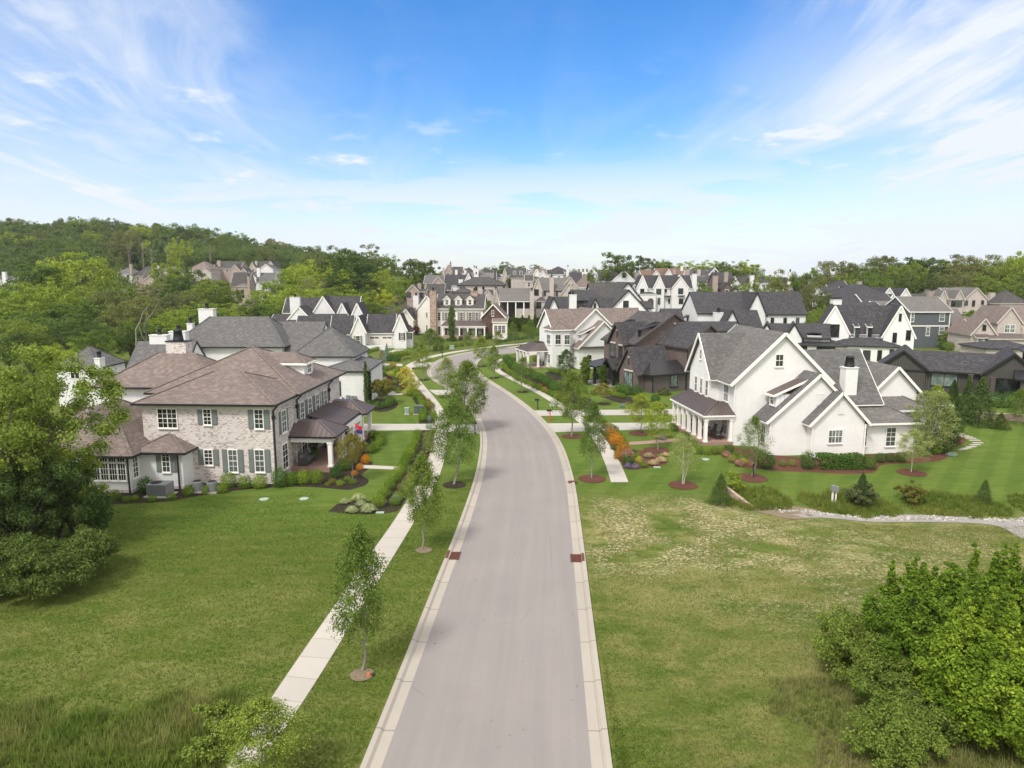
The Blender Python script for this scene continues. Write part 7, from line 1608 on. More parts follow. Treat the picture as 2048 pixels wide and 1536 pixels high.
# around house A
for px, row, w, k, t_, lb in ((292, 985, 34, 'boxd', 1.1, 'round green shrub beside the big grey cooling unit'), (377, 990, 24, 'box', 1.1, 'small bright shrub between the cooling units'), (343, 1000, 20, 'box', 1.0, 'tiny shrub before the big cooling unit'), (305, 1003, 18, 'box', 1.0, 'tiny shrub left of the cooling unit'), (411, 988, 14, 'box', 1.5, 'narrow shrub between the round cooling units'), (445, 986, 24, 'box', 1.1, 'bright shrub right of the round cooling units'),
      (458, 974, 32, 'box', 1.25, 'taller shrub under the second window'), (490, 976, 30, 'box', 1.1, 'middle shrub under the front windows'), (520, 976, 32, 'box', 1.1, 'right hand shrub under the front windows'), (560, 974, 34, 'boxd', 1.5, 'tall dark rounded shrub at the porch corner'), (229, 1001, 26, 'box', 1.0, 'shrub under the sun room, right'), (254, 1003, 18, 'box', .9, 'smallest shrub under the sun room'), (200, 1005, 24, 'box', 1.0, 'shrub under the sun room, left'), (270, 1000, 16, 'box', .9, 'low shrub at the sun room corner'),
      (583, 970, 30, 'box', 1.2, 'leafy shrub in the porch hedge, first'), (608, 968, 30, 'box', 1.15, 'leafy shrub in the porch hedge, second'), (634, 967, 32, 'box', 1.15, 'leafy shrub in the porch hedge, third'),
      (672, 955, 28, 'boxd', 1.0, 'large dark shrub under the small reddish tree'), (690, 940, 30, 'boxd', 1.0, 'dark spreading shrub by the porch steps'), (665, 968, 16, 'rust', 1.0, 'brownish shrub behind the hedge end'), (655, 972, 14, 'rust', .9, 'low brownish shrub at the bed edge'), (681, 972, 18, 'box', 1.0, 'light green shrub in the porch bed, left'), (706, 969, 18, 'box', .9, 'light green shrub in the porch bed, right'), (695, 962, 16, 'box', .9, 'light green shrub in the porch bed, middle'),
      (709, 951, 14, 'orange', 1.1, 'lowest orange globe shrub by the brick porch'), (720, 940, 16, 'orange', 1.1, 'second orange globe shrub by the path'), (731, 927, 19, 'orange', 1.1, 'third and largest orange globe shrub by the path'), (737, 905, 12, 'pink', 1.0, 'salmon pink shrub in the curved bed'), (733, 915, 10, 'orange', 1.0, 'small orange shrub in the curved bed')):
    shrub(px, row, w, k, lb, tall=t_)
srow([(745, 906), (752, 898), (760, 890), (752, 880), (742, 876)], .55, 'box', 'green shrub in the curved bed before the long porch', 'shrubs of the curved porch bed', 1.1, jit=.2)
srow([(712, 838), (722, 840)], .5, 'boxy', 'yellow green shrub at the porch end by the driveway', 'yellow shrubs at the porch end', 1.2)
# bank between the left driveways and the far left gardens
g5 = ['box', 'olivesh', 'boxd', 'rust', 'box', 'maroon', 'box', 'boxy']
random.seed(21)
for i, (px, row) in enumerate(((748, 770), (760, 772), (770, 778), (756, 758), (765, 752), (778, 762), (790, 768), (782, 752), (794, 748), (776, 742), (764, 740), (786, 738), (800, 752), (806, 748), (792, 758), (750, 745), (745, 755), (742, 785), (755, 790), (745, 797), (770, 790), (806, 778), (797, 786), (812, 790), (820, 792))):
    shrub(px, row, random.uniform(11, 17), g5[i % 8], 'low mixed shrub on the planted bank between the left driveways', 'mixed shrubs of the planted bank')
shrub(786, 736, 14, 'orange', 'coral orange flowering shrub on the planted bank'); shrub(796, 744, 12, 'maroon', 'dark maroon shrub on the planted bank by the coral one')
srow([(693, 692), (702, 697), (713, 700), (722, 698), (734, 696), (748, 694)], .85, 'box', 'round clipped shrub in the garden before the twin garage doors', 'shrubs before the twin garage doors', 1.7)
srow([(722, 710), (734, 707), (747, 703), (760, 700)], .5, 'box', 'small ball shrub in the lower garden row', 'small ball shrubs of the lower garden row', 1.1)
srow([(703, 708), (716, 710)], .8, 'boxd', 'dark round shrub by the pyramid roofed wing', 'dark shrubs by the pyramid roofed wing', 1.5)
srow([(786, 690), (800, 690), (812, 688), (822, 686)], .75, 'box', 'round shrub by the parking court', 'shrubs by the parking court', 1.6); srow([(798, 682), (812, 678), (826, 675)], .8, 'boxd', 'dark shrub under the side wing windows', 'dark shrubs under the side wing', 1.8)
srow([(782, 716), (795, 714), (808, 711), (820, 708)], .8, 'box', 'bright green hedge shrub north of the garage drive', 'bright hedge shrubs north of the garage drive', 1.1); srow([(780, 722), (792, 723), (802, 722)], .8, 'boxd', 'dark shrub below the bright hedge', 'dark shrubs below the bright hedge', 1.6)
srow([(808, 720), (822, 717), (836, 714)], .5, 'olivesh', 'low olive perennial near the far footpath', 'low olive perennials near the far footpath', 1.2, .8, .3)
srow([(872, 700), (886, 698), (900, 696), (915, 694), (930, 692), (945, 690), (960, 688)], .55, 'box', 'shrub in the front garden of the stone chimney farmhouse', 'front garden shrubs of the farmhouse', 1.8, jit=.3)
srow([(884, 683), (896, 682), (912, 681), (926, 680), (938, 679)], .6, 'boxd', 'dark shrub at the foot of the long farmhouse porch', 'porch shrubs of the farmhouse', 1.6)
srow([(1000, 686), (1014, 683), (1028, 681), (1044, 679), (1056, 677)], .5, 'boxd', 'dot of dark shrub along the upper farmhouse lawn', 'dark shrubs along the upper farmhouse lawn', 1.4)
srow([(958, 678), (975, 678), (990, 674), (1008, 672)], .8, 'boxd', 'dark shrub by the shake gabled wing', 'shrubs by the shake gabled wing', 1.8)
# right hedge rows
srow([(1008, 734), (1016, 746), (1030, 757), (1050, 768), (1072, 778), (1096, 788), (1116, 798)], .48, 'box', 'small ball boxwood in the outer row along the right footpath', 'ball boxwoods along the right footpath', 1.75)
srow([(1012, 722), (1022, 734), (1040, 744), (1062, 755), (1084, 765), (1104, 777), (1114, 788)], .80, 'boxd', 'larger dark hedge shrub in the inner row along the right footpath', 'dark hedge shrubs along the right footpath', 2.1)
srow([(1022, 722), (1034, 720), (1046, 722)], .75, 'box', 'round shrub at the top of the right hedge', 'round shrubs at the top of the right hedge', 1.5)
for px, row, w, lb in ((1080, 776, 11, 'first'), (1089, 781, 11, 'second'), (1094, 786, 10, 'third')): shrub(px, row, w, 'orange', 'small orange shrub, %s from the left in the right hedge' % lb)
srow([(1118, 800), (1128, 803), (1138, 798), (1132, 806)], .45, 'rust', 'low reddish perennial beyond the hedge end', 'low reddish perennials beyond the hedge end', 1.3)
# flower bed by the right footpath
for px, row, w, k, lb in ((1203, 845, 16, 'box', 'dark green ball shrub at the top of the orange flower bed'), (1197, 842, 12, 'orange', 'small orange shrub at the top of the flower bed'), (1211, 856, 15, 'orange', 'orange shrub beside the upper driveway edge'), (1219, 856, 14, 'box', 'green shrub next to the orange one by the driveway'), (1226, 858, 12, 'box', 'small green shrub at the lower driveway edge'), (1219, 867, 21, 'pink', 'upper pink rose shrub of the flower bed'), (1232, 862, 13, 'boxd', 'dark green shrub right of the upper pink roses'),
      (1222, 878, 28, 'orange', 'big orange spirea mound, uppermost of the four'), (1238, 875, 15, 'box', 'green shrub right of the uppermost orange mound'), (1245, 882, 14, 'boxd', 'dark shrub beside the brick path end'), (1233, 890, 30, 'orange', 'big orange spirea mound, second from the top'), (1252, 890, 13, 'box', 'green shrub right of the second orange mound'), (1226, 899, 14, 'boxd', 'dark green plant between the orange mounds'), (1243, 897, 14, 'pink', 'small pink rose clump between the orange mounds'),
      (1246, 908, 30, 'orange', 'big orange spirea mound, third from the top'), (1238, 918, 24, 'orange', 'orange spirea mound nearest the footpath end'), (1254, 922, 28, 'pink', 'large pink rose shrub at the foot of the flower bed'), (1274, 916, 15, 'box', 'green ball right of the large pink roses'), (1278, 926, 17, 'boxy', 'lime green ball in the flower bed'), (1287, 935, 17, 'box', 'lowest green ball of the flower bed'), (1262, 905, 14, 'olivesh', 'olive plant behind the lime ball'), (1268, 909, 13, 'boxd', 'dark plant behind the green ball'), (1257, 930, 26, 'boxd', 'dark green low shrub under the pink roses'),
      (1256, 937, 15, 'lav', 'purple lavender clump, left of two'), (1270, 937, 15, 'lav', 'purple lavender clump, right of two'),
      (1338, 875, 16, 'olivesh', 'grey green shrub left of the columned porch'), (1326, 880, 14, 'lav', 'greyish shrub near the brick path'), (1348, 862, 17, 'boxd', 'dark ball shrub at the porch corner'), (1343, 856, 14, 'box', 'green ball by the porch corner'), (1375, 905, 14, 'box', 'green shrub at the porch foot, first'), (1388, 908, 14, 'box', 'green shrub at the porch foot, second')):
    shrub(px, row, w, k, lb)
srow([(1384, 893), (1376, 884), (1370, 876)], .45, 'boxd', 'dark shrub along the street side of the porch', 'dark shrubs along the porch side', .9)
for px, row, w, k, t_, lb in ((1398, 908, 16, 'box', 1.45, 'clipped box at the left of the porch front row'), (1414, 909, 16, 'box', 1.45, 'second clipped box of the porch front row'), (1429, 909, 16, 'box', 1.45, 'third clipped box of the porch front row'), (1443, 908, 15, 'box', 1.45, 'fourth clipped box of the porch front row'), (1457, 906, 24, 'boxd', 1, 'big dark ball at the porch and house corner'), (1471, 914, 18, 'box', 1, 'green ball behind the upper pink shrub'), (1480, 922, 16, 'box', 1, 'green ball left of the slender tree'), (1488, 928, 16, 'boxy', 1, 'light green ball under the slender tree'),
      (1452, 914, 18, 'pink', .9, 'pink flowering shrub before the porch corner'), (1479, 932, 20, 'pink', .9, 'pink flowering shrub in the lower bed'), (1464, 924, 20, 'olivesh', .9, 'brownish green low shrub between the pink ones'), (1503, 931, 12, 'pink', .9, 'small pink plant at the foot of the slender tree'), (1530, 936, 44, 'boxd', 1.0, 'largest dark shrub at the corner of the white wall'), (1565, 932, 18, 'olivesh', 1, 'grey green shrub left in the wall row'), (1584, 932, 18, 'olivesh', 1, 'grey green shrub right in the wall row'), (1614, 938, 30, 'boxd', 1.4, 'rounded dark holly left of the clipped hedge'),
      (1738, 938, 30, 'boxd', 1.15, 'rounded dark shrub at the right end of the clipped hedge'), (1760, 925, 22, 'boxd', 1.1, 'dark shrub in the rear wall row, first'), (1780, 924, 22, 'boxd', 1.1, 'dark shrub in the rear wall row, second'), (1802, 924, 22, 'boxd', 1.1, 'dark shrub in the rear wall row, third'), (1850, 912, 24, 'boxd', .9, 'dark shrub behind the birch'), (1872, 908, 24, 'box', .9, 'leafy shrub behind the birch stems'), (1885, 905, 30, 'boxd', .9, 'wide dark green shrub under the dark round tree'), (1908, 885, 22, 'maroon', .8, 'maroon leaved low shrub by the stepping stones'), (1904, 912, 22, 'blue', .5, 'flat blue green juniper at the bed end')):
    shrub(px, row, w, k, lb, tall=t_)
srow([(1100, 745), (1112, 748), (1125, 751), (1140, 753), (1155, 756)], .6, 'box', 'shrub in the bed of the white lap siding farmhouse', 'bed shrubs of the lap siding farmhouse', 1.5, jit=.3); srow([(1072, 722), (1085, 728), (1098, 734)], .6, 'rust', 'reddish shrub by the farmhouse porch', 'reddish shrubs by the farmhouse porch', 1.3, jit=.3)
srow([(1196, 745), (1200, 752), (1190, 760)], .8, 'boxd', 'dark shrub beside the dark porch', 'dark shrubs beside the dark porch', 1.6)
srow([(1219, 790), (1229, 792), (1238, 795), (1248, 798)], .45, 'box', 'small ball boxwood before the dark brick house', 'ball boxwoods before the dark brick house', .95)
srow([(1240, 785), (1252, 789), (1264, 792), (1276, 790)], .85, 'boxd', 'broad leaved blue green shrub under the tall brick window', 'broad leaved shrubs under the tall brick window', 1.3); shrub(1311, 805, 20, 'boxd', 'dark round shrub before the brown side wall'); shrub(1187, 790, 14, 'boxd', 'dark ball shrub left of the spreading small tree'); shrub(1245, 815, 12, 'blue', 'silvery plant at the drive edge')
for q, lb in ((((1606, 628), (1612, 632)), 'green shrub beside the huge charcoal roofs'), (((1296, 612), (1306, 614), (1330, 613), (1345, 612)), 'shrub before the pointed gables'), (((1940, 668), (1930, 680), (1910, 690), (1895, 694)), 'hedge shrub behind the blue grey house'), (((1888, 700), (1905, 700), (1925, 702), (1940, 703)), 'dark hedge shrub in the garden of the blue grey house'), (((1850, 845), (1862, 850), (1840, 835)), 'dark shrub by the rear porch'), (((1985, 815), (2005, 818), (2040, 812)), 'shrub along the dark house porch'), (((1040, 565), (1055, 562), (1030, 572), (1060, 570), (1048, 578), (1020, 566)), 'green shrub on the bank below the light brick house'), (((1000, 566), (1006, 575), (1012, 560)), 'leafy shrub by the distant drive'), (((1002, 640), (1060, 668), (1100, 672)), 'low shrub by the cypress row')):
    srow(q, 1.0 if q[0][1] > 600 else 1.7, 'boxd' if 'dark' in lb else 'box', lb, lb + 's', 2.2 if q[0][1] > 600 else 3.4, 1.2, .3)
shrub(1940, 704, 16, 'ivory', 'cream flowering hydrangea by the small cedar'); shrub(1926, 705, 14, 'ivory', 'second cream flowering hydrangea, left of the first')
# clipped hedge of the white house (one continuous hedge)
def hedge(p0, p1, w, h, mat, label):
    x0, y0, z0 = G(*p0); x1, y1, z1 = G(*p1); L = math.dist((x0, y0), (x1, y1)); a = math.atan2(y1 - y0, x1 - x0); g = np.random.default_rng(9)
    n = int(L * 620); P = np.stack([g.uniform(0, L, n), g.uniform(-w / 2, w / 2, n), g.uniform(.05, h, n)], 1); f = g.integers(0, 5, n)
    P[f == 0, 1] = -w / 2; P[f == 1, 1] = w / 2; P[f == 2, 2] = h; P[f == 3, 1] = -w / 2; P[f == 4, 2] = h
    P[:, 2] += .06 * np.sin(P[:, 0] * 2.1) * (P[:, 2] / h); V = leaves(P, .05, 1, .15, shell=.2, up=.4, g=g); V2 = leaves(P * np.array([1, .82, .9]), .05, 1, .2, shell=.2, g=g)
    o = link('hedge', leaf_mesh('hedge', np.concatenate([V, V2]), FO[mat]), None, (x0, y0, min(z0, z1) - .05), a); tag(o, label, 'hedge'); return o
hedge((1632, 936), (1722, 936), 1.3, 1.25, 'boxd', 'long clipped dark hedge along the white house wall')
hedge((2010, 690), (2100, 692), 1.2, 1.5, 'boxd', 'clipped hedge by the taupe brick house at the right edge')
# ornamental grass mounds
def mound(seed, mat, n=900):
    g = np.random.default_rng(seed); P = np.zeros((n, 3)); P[:, 0] = g.normal(size=n) * .12; P[:, 1] = g.normal(size=n) * .12
    a = g.uniform(0, 6.28, n); L = g.uniform(.6, 1.05, n); el = g.uniform(.35, 1.35, n); d = np.stack([np.cos(a), np.sin(a), np.zeros(n)], 1); s = np.stack([-np.sin(a), np.cos(a), np.zeros(n)], 1) * .022
    m1 = P + d * (L * np.cos(el) * .55)[:, None] + np.array([0, 0, 1]) * (L * np.sin(el) * .75)[:, None]; m2 = P + d * (L * (np.cos(el) * .55 + .38))[:, None] + np.array([0, 0, 1]) * (L * np.sin(el) * .55)[:, None]
    V = np.concatenate([np.stack([P - s, P + s, m1 + s, m1 - s], 1), np.stack([m1 - s, m1 + s, m2 + s * .3, m2 - s * .3], 1)]).reshape(-1, 3); return leaf_mesh('ornamental_grass', V, FO[mat])
GM, GT_ = mound(801, 'grey'), mound(802, 'tan')
for px, row, w, lb in ((690, 1007, 26, 'left grey green grass mound in the dark bed'), (717, 1001, 34, 'rear grey green grass mound in the dark bed'), (704, 1025, 32, 'front left grey green grass mound in the dark bed'), (737, 1024, 40, 'largest grey green grass mound at the bed front'), (722, 1012, 28, 'middle grey green grass mound in the dark bed'), (770, 762, 18, 'grass mound on the planted bank, left'), (780, 768, 16, 'grass mound on the planted bank, right')):
    x, y, z = G(px, row); r = w * y / F / 2; tag(link('ornamental_grass', GM, None, (x, y, z), random.uniform(0, 6), (r, r, r * 1.25)), lb, 'ornamental grass')
for px, row, w, lb in ((1297, 915, 26, 'upper tan grass clump in the flower bed'), (1306, 930, 28, 'front tan grass clump in the flower bed'), (1322, 924, 28, 'right tan grass clump in the flower bed'), (1330, 912, 20, 'rear tan grass clump near the mulch ring'), (1315, 876, 18, 'grey tan grass by the brick path')):
    x, y, z = G(px, row); r = w * y / F / 2; tag(link('ornamental_grass', GT_, None, (x, y, z), random.uniform(0, 6), (r, r, r * 1.1)), lb, 'ornamental grass')
# ------------------------------------------------------------------ small things
def at(px, row, dz=0): x, y, z = G(px, row); return (x, y, z + dz)
def mailbox(px, row, label, rz, mat=black_metal, red=False):
    o = empty('mailbox', at(px, row), rz); tag(o, label, 'mailbox')
    p = MB(); p.box(-.05, .05, -.05, .05, -.1, 1.05); p.box(-.09, .09, -.09, .09, 0, .18); p.beam((0, 0, .75), (.28, 0, 1.0), .05, .05); p.build('post', red_m if red else mat, o)
    b = MB(); n = 8; pr = [(-.1, 1.06), (.1, 1.06)] + [(.1 * math.cos(a), 1.2 + .1 * math.sin(a)) for a in [i * math.pi / n for i in range(n + 1)]]
    A = [(-.18, y_, z_) for y_, z_ in pr]; B = [(.38, y_, z_) for y_, z_ in pr]; b.face(A[::-1]); b.face(B)
    for i in range(len(pr)): j = (i + 1) % len(pr); b.face([A[i], A[j], B[j], B[i]])
    b.build('box', mat, o)
mailbox(950, 868, 'black mailbox beside the left driveway apron', R(180)); mailbox(1075.5, 818, 'black mailbox on the right verge above the driveway', R(180)); mailbox(1100, 841, 'black mailbox on a red post between the two right driveways', R(180), red=True); mailbox(885, 716, 'small black mailbox at the left of the far bend', R(180)); mailbox(1043, 702, 'far black mailbox by the right bend apron', R(180)); mailbox(904, 789, 'black mailbox behind the pale slim street tree', R(180))
def real_sign(px, row, label):
    o = empty('yard_sign', at(px, row), .1); tag(o, label, 'sign'); p = MB(); p.box(-.02, .02, -.02, .02, 0, 1.1); p.build('post', black_metal, o); s = MB(); s.box(-.35, .35, -.03, -.021, .75, 1.15); s.build('panel', util_grey, o)
real_sign(1105, 825, 'small pale yard sign at the corner of the upper right driveway')
def drain(px, row, label, side):
    x, y, z = G(px, row); o = empty('storm_drain', (x, y, z), R(-3)); tag(o, label, 'drain')
    g = MB()
    for i in range(12): g.box(-.27, .27, -.55 + i * .095, -.51 + i * .095, .04, .075)
    g.box(-.32, -.27, -.58, .58, .04, .085); g.box(.27, .32, -.58, .58, .04, .085); g.box(-.27, .27, -.012, .012, .05, .086)
    g.build('grate', rust_m, o); b = MB(); b.box(-.27, .27, -.55, .55, .036, .041); b.build('pit', black_metal, o)
    h = MB(); h.box(side * .33 if side > 0 else -.47, .47 if side > 0 else side * .33, -.55, .55, .03, .16); h.build('kerb_casting', rust_m, o)
drain(909, 1113, 'rusty storm drain in the left gutter', -1); drain(1152, 1118, 'rusty storm drain in the right gutter', 1)
x, y, z = G(1139, 966); m = MB(); m.box(-.35, .35, -.18, .18, .04, .145); tag(m.build('kerb_casting', rust_m, None, (x + .25, y, z)), 'small rusty casting set in the right kerb', 'drain')
def cabinet(px, row, w, d, h, mat, label, name='utility_box'):
    o = empty(name, at(px, row), R(-3)); tag(o, label, 'utility box'); b = MB(); b.box(-w / 2, w / 2, -d / 2, d / 2, .08, h); b.build('cabinet', mat, o); l = MB(); l.box(-w / 2 - .04, w / 2 + .04, -d / 2 - .05, d / 2 + .04, h + .002, h + .07); l.build('lid', mat, o); p = MB(); p.box(-w / 2 - .1, w / 2 + .1, -d / 2 - .1, d / 2 + .1, -.1, .078); p.build('pad', walk_m, o)
    k = MB(); k.box(-.01, .01, -d / 2 - .012, -d / 2 - .002, .14, h - .06); k.box(.05, .09, -d / 2 - .03, -d / 2 - .002, h * .45, h * .55); k.build('handle', black_metal, o)
cabinet(814, 829, .45, .4, .75, util_green, 'slim pale green utility pedestal on the left lawn'); cabinet(838, 828, 1.0, .8, .95, plain('dark green utility paint', (.09, .11, .09), .5), 'square dark green transformer box by the boxwoods'); cabinet(904, 698, .9, .8, .7, util_green, 'green transformer box before the farmhouse garden')
def ac_box(px, row, label):
    o = empty('air_conditioner', at(px, row), R(-3)); tag(o, label, 'air conditioner'); b = MB(); b.box(-.75, .75, -.55, .55, .1, 1.0); b.build('casing', ac_grey, o)
    p = MB(); p.box(-.95, .95, -.7, .7, -.1, .098); p.build('pad', walk_m, o); f = MB(); f.lathe((-.3, 0, 1.0), [(.40, .002), (.40, .03), (.36, .035)], 20); f.build('fan_guard', black_metal, o)
    v = MB()
    for i in range(10): v.box(-.70, .70, -.565, -.552, .18 + i * .08, .20 + i * .08)
    v.build('louvre', black_metal, o)
def ac_round(px, row, label):
    o = empty('air_conditioner', at(px, row), 0); tag(o, label, 'air conditioner'); b = MB(); b.lathe((0, 0, .1), [(.38, 0), (.40, .02), (.40, .68), (.37, .74)], 18); b.build('casing', ac_grey, o, smooth=False)
    f = MB(); f.lathe((0, 0, .84), [(.32, .002), (.30, .02), (.06, .035)], 18); f.build('fan_guard', black_metal, o); p = MB(); p.box(-.5, .5, -.5, .5, -.1, .098); p.build('pad', walk_m, o)
ac_box(322, 991, 'big rectangular grey cooling unit by the siding wall'); ac_round(396, 983, 'round grey cooling unit, left and larger of two'); ac_round(425, 984, 'round grey cooling unit, right of two')
for px, row, lb in ((528, 999, 'flat round green lid in the lawn, left of two'), (608, 998, 'flat round green lid in the lawn, right of two'), (1411, 919, 'flat round lid in the right lawn')):
    m = MB(); m.lathe((0, 0, 0), [(.34, .0), (.34, .05), (.28, .06)], 18); tag(m.build('access_lid', util_green, None, at(px, row)), lb, 'lid')
for px, row, lb in ((760, 1026, 'flat pale green rectangular lid at the mulch edge'), (1314, 935, 'flat white rectangular lid in the right lawn')):
    m = MB(); m.box(-.28, .28, -.16, .16, 0, .06); tag(m.build('access_lid', util_green, None, at(px, row)), lb, 'lid')
# lantern posts before the garage
for px, row, lb in ((749, 686, 'black garden lantern on the low wall, left'), (784, 684, 'black garden lantern by the garage doors, right')):
    o = empty('lantern', at(px, row)); tag(o, lb, 'lantern'); m = MB(); m.box(-.25, .25, -.25, .25, -.1, 1.3); m.build('pillar', cool_brick, o); l = MB(); l.lathe((0, 0, 1.3), [(.05, 0), (.05, .3), (.16, .4), (.2, .9), (.05, 1.1)], 6); l.build('lamp', black_metal, o)
# stepping stones at the far right of house B
k = 0
for i, (px, row) in enumerate(((1906, 866), (1916, 868), (1925, 871), (1933, 874), (1941, 877), (1949, 881), (1955, 886), (1950, 890), (1942, 894), (1933, 897), (1925, 899))):
    m = MB(); m.box(-.55, .55, -.16, .16, -.02, .05); tag(m.build('stepping_stone', walk_m, None, at(px, row), R(-20 + 4 * i)), 'pale stepping stone in the curved path on the right lawn', 'stepping stone', 'curved stepping stone path')
# orange and black marker at the first tree, yellow kerb mark
o = empty('irrigation_marker', at(737, 1352)); tag(o, 'bright orange marker with black fitting at the foot of the nearest tree', 'marker'); m = MB(); m.lathe((0, 0, 0), [(.07, 0), (.06, .08), (.02, .16)], 10); m.build('cap', orange_m, o); m = MB(); m.lathe((.18, .03, 0), [(.07, 0), (.08, .08), (.03, .12)], 10); m.build('fitting', black_metal, o)
# meters standing in the ditch weeds
o = empty('meter_post', at(1664, 1006), .2); tag(o, 'grey utility meter boxes on a white post in the ditch weeds', 'utility box'); m = MB(); m.box(-.05, .05, -.05, .05, -.3, 1.3); m.box(.25, .33, -.04, .04, -.3, .9); m.build('post', trim_white, o); m = MB(); m.box(-.16, .12, -.14, .06, .95, 1.4); m.box(.14, .42, -.12, .05, .85, 1.3); m.build('box', ac_grey, o)
# headwall of the ditch culvert
o = empty('culvert_headwall', at(1478, 1003), R(-55)); tag(o, 'sloping stone culvert headwall behind the plump cedar', 'headwall'); m = MB(); m.hexa([(-1.3, -.15, -.6), (1.3, -.15, -.6), (1.3, .15, -.6), (-1.3, .15, -.6)], [(-1.3, -.15, .9), (1.3, -.15, -.1), (1.3, .15, -.1), (-1.3, .15, .9)]); m.build('wall', stone, o)
# stake of the slender tree
x, y, z = G(1504, 954); m = MB(); m.box(-.035, .035, -.035, .035, -.1, 1.15); tag(m.build('tree_stake', black_metal, None, (x + .02, y - .18, z)), 'black stake tied to the slender tree', 'stake')
# porch furniture, house B (rocking chairs) and house A (sofa, urns, flags)
def placeh(h, u, v, z): x, y = h.world(u, v); return (x, y, z)
def rocker(h, u, v, z, rot, label):
    o = empty('rocking_chair', placeh(h, u, v, z), -h.rot + rot); tag(o, label, 'rocking chair'); s = MB(); s.box(-.28, .28, -.26, .26, .42, .46); s.build('seat', black_metal, o); c = MB(); c.box(-.25, .25, -.24, .22, .461, .56); c.build('cushion', cushion, o)
    b = MB()
    for i in range(6): b.beam((-.25 + i * .1, .25, .45), (-.25 + i * .1, .42, 1.15), .03, .03)
    b.beam((-.3, .42, 1.17), (.3, .42, 1.17), .05, .08); b.build('backrest', black_metal, o)
    for sx in (-.29, .29):
        r = MB(); r.tube([(sx, -.5, .10), (sx, -.2, .03), (sx, .15, .03), (sx, .55, .12)], [.02] * 4, 5); r.build('rocker', black_metal, o); l = MB(); l.beam((sx, -.24, .03), (sx, -.24, .68), .04, .04); l.beam((sx, .24, .03), (sx, .27, .5), .04, .04); l.beam((sx, -.3, .68), (sx, .34, .68), .06, .03); l.build('leg', black_metal, o)
rocker(HB, 1.6, 1.0, .33, R(-100), 'black rocking chair with grey cushion nearest the porch front'); rocker(HB, 1.6, 2.5, .33, R(-80), 'second black rocking chair on the columned porch'); rocker(HB, 1.4, 7.9, .33, R(-90), 'black rocking chair beyond the door of the columned porch')
o = empty('outdoor_table', placeh(HB, 1.6, 3.6, .33)); tag(o, 'small round black table on the columned porch', 'table'); m = MB(); m.lathe((0, 0, .02), [(.25, 0), (.05, .06), (.05, .55), (.34, .6), (.34, .64)], 14); m.build('pedestal', black_metal, o)
o = empty('sofa', placeh(HA, .95, 4.6, .46), -HA.rot + R(90)); tag(o, 'dark wicker outdoor sofa with grey cushions on the brick house porch', 'sofa')
m = MB(); m.box(-.9, .9, -.4, .4, .05, .4); m.box(-.9, .9, .3, .42, .401, .85); m.box(-.98, -.901, -.4, .42, .05, .65); m.box(.901, .98, -.4, .42, .05, .65); m.build('frame', shutter_dark, o); m = MB(); m.box(-.86, -.01, -.38, .28, .402, .55); m.box(.01, .86, -.38, .28, .402, .55); m.build('seat_cushion', cushion, o); m = MB(); m.box(-.84, -.02, .12, .29, .56, .95); m.box(.02, .84, .12, .29, .56, .95); m.build('back_cushion', cushion, o)
for (u, v, lb) in ((.8, 6.9, 'left of the door'), (.8, 10.1, 'right of the door')):
    o = empty('planter_urn', placeh(HA, u, v, .46)); tag(o, 'black urn with clipped ball topiary on the brick house porch, ' + lb, 'planter'); m = MB(); m.lathe((0, 0, 0), [(.2, 0), (.2, .06), (.08, .14), (.08, .25), (.26, .5), (.3, .72), (.27, .74)], 14); m.build('urn', black_metal, o, smooth=True); l = link('topiary', SB['boxd'], o, (0, 0, .66), 0, (.42, .42, .42))
o = empty('planter_urn', placeh(HA, 1.3, 5.6, .46)); tag(o, 'low planter with round clipped shrub beside the porch sofa', 'planter'); m = MB(); m.box(-.22, .22, -.22, .22, 0, .35); m.build('urn', shutter_dark, o); link('topiary', SB['boxd'], o, (0, 0, .3), 0, (.4, .4, .4))
def cloth(w, h, colf, n=12, mh=13):
    m = MB()
    def P(i, j): u = i / n; v = j / mh; return (u * w * .85, .10 * math.sin(u * 7 + v * 1.5) * (.3 + u), -v * h - u * h * .35 - .04 * math.sin(u * 5))
    for i in range(n):
        for j in range(mh): q = [P(i, j), P(i, j + 1), P(i + 1, j + 1), P(i + 1, j)]; m.face(q, colf((i + .5) / n, j))
    return m
fw, fb, fr_ = plain('flag white', (.75, .73, .7), .8), plain('flag blue', (.03, .05, .22), .8), plain('flag red', (.55, .03, .04), .8)
for (u, v, lb, cf, mats, nm) in ((3.7, 6.4, 'red and white striped flag with blue corner hanging from a porch post', lambda a, j: 2 if (a < .4 and j < 7) else j % 2, [fr_, fw, fb], 'flag'), (3.7, 9.6, 'red and dark blue house flag flying from a porch post', lambda a, j: 0 if j < 7 else 1, [fr_, fb], 'flag')):
    o = empty('flag', placeh(HA, u, v, 2.0), -HA.rot - R(40)); tag(o, lb, 'flag'); p = MB(); p.beam((-.2, 0, -.1), (1.1, 0, 1.0), .035, .035); p.build('pole', trim_white, o); c = cloth(1.1, .75, cf).build('cloth', mats, o, (.15, 0, .95)) 
# round pool like white edging left of the sun room
m = MB(); m.box(-.15, .15, -1.4, 1.4, -.2, 1.4); tag(m.build('garden_wall', trim_white, None, at(60, 830), R(20)), 'low white garden wall seen through the leaves at the left edge', 'wall')
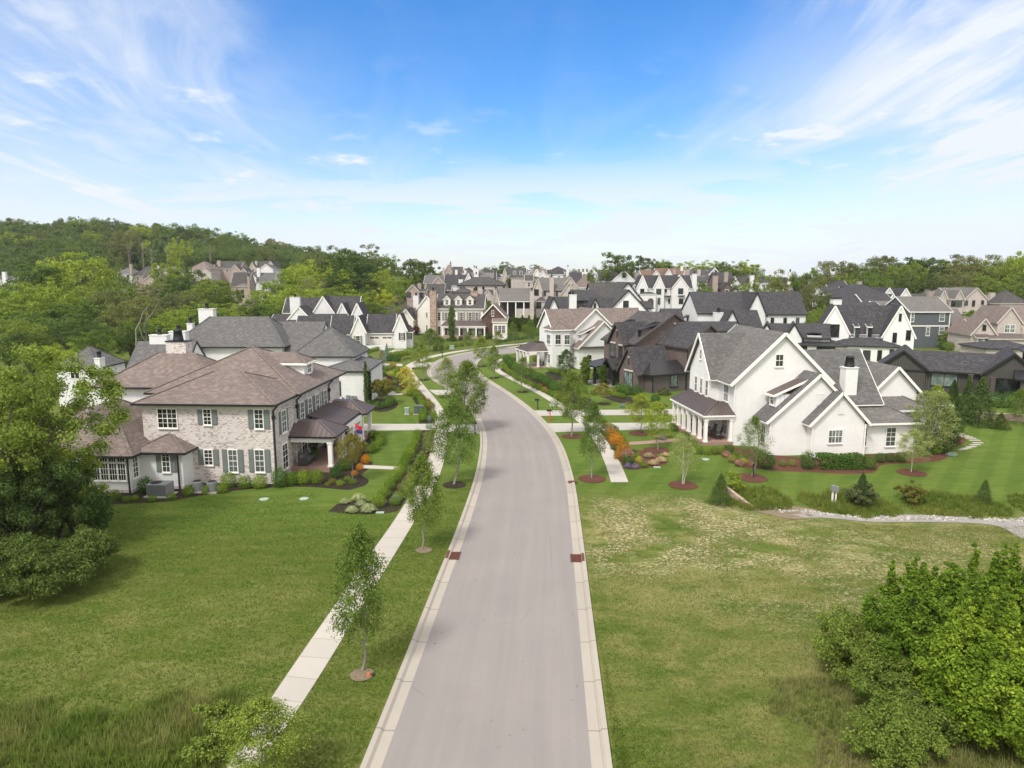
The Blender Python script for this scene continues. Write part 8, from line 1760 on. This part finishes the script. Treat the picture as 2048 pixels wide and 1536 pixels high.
# retaining wall and drive by the far right lawn
m = MB(); m.box(-7, 7, -.25, .25, -.5, .75); tag(m.build('retaining_wall', stone, None, at(2040, 842), R(-20)), 'low stone retaining wall below the dark house lawn', 'wall')
for i, (px, row, w) in enumerate(((1040, 660, 7), (1104, 648, 5))):
    m = MB(); m.box(-w / 2, w / 2, -.3, .3, -.5, .8); tag(m.build('retaining_wall', stone, None, at(px, row), .05), ('low stone wall under the cypress row' if i == 0 else 'short stone wall at the right end of the cypress row'), 'wall')
# vent pipes on roofs are parts of the houses
for h, pts in ((HA, ((-5.8, 3.0, 7.55, .5),)), (HB, ((20, 3, 6.0, .3),))):
    m = MB()
    for u, v, z, hh in pts: m.lathe((u, v, z - h.zg - .1), [(.10, 0), (.04, .12), (.04, hh), (.04, hh + .02)], 8)
    m.build('vent_pipe', black_metal, h.root)
bpy.context.view_layer.update()
hz = MB(); hz.box(-1400, 1400, -80, 2400, -3.0, 130.0); hm_ = bpy.data.materials.new('haze'); hm_.use_nodes = True; ht = hm_.node_tree; ht.nodes.remove(ht.nodes['Principled BSDF'])
pv = ht.nodes.new('ShaderNodeVolumePrincipled'); pv.inputs['Density'].default_value = 0.00008; pv.inputs['Color'].default_value = (0.86, 0.92, 1.0, 1); ht.links.new(pv.outputs[0], ht.nodes['Material Output'].inputs['Volume'])
tag(hz.build('haze', hm_), 'thin pale haze over the far houses and hills', 'haze', kind='stuff')
ORD = ['nearest', 'second', 'third', 'fourth', 'fifth', 'sixth', 'seventh', 'eighth']
dupl = {}
for o in C.objects:
    if o.parent is None and 'label' in o.keys(): dupl.setdefault(o['label'], []).append(o)
for lb, os_ in dupl.items():
    n = len(os_)
    if n < 2 or n > 8: continue
    if all(o.name.startswith('tree') or o.name.startswith('bare_tree') for o in os_):
        os_.sort(key=lambda o: o.location.x / max(1, o.location.y))
        for i, o in enumerate(os_): o['label'] = lb + (', %s of %s' % (('left one', 'right one')[i], 'two') if n == 2 else ', %s from left' % ('first', *ORD[1:])[i])
    else:
        os_.sort(key=lambda o: o.location.y)
        for i, o in enumerate(os_): o['label'] = lb + ', %s' % (('nearer of two', 'farther of two')[i] if n == 2 else ORD[i] + ' from the camera' if i else 'nearest the camera')
for o in C.objects:
    if o.parent is None and 'label' in o.keys() and len(o['label'].replace(',', ' ').split()) > 16: print('LONG', o['label'])
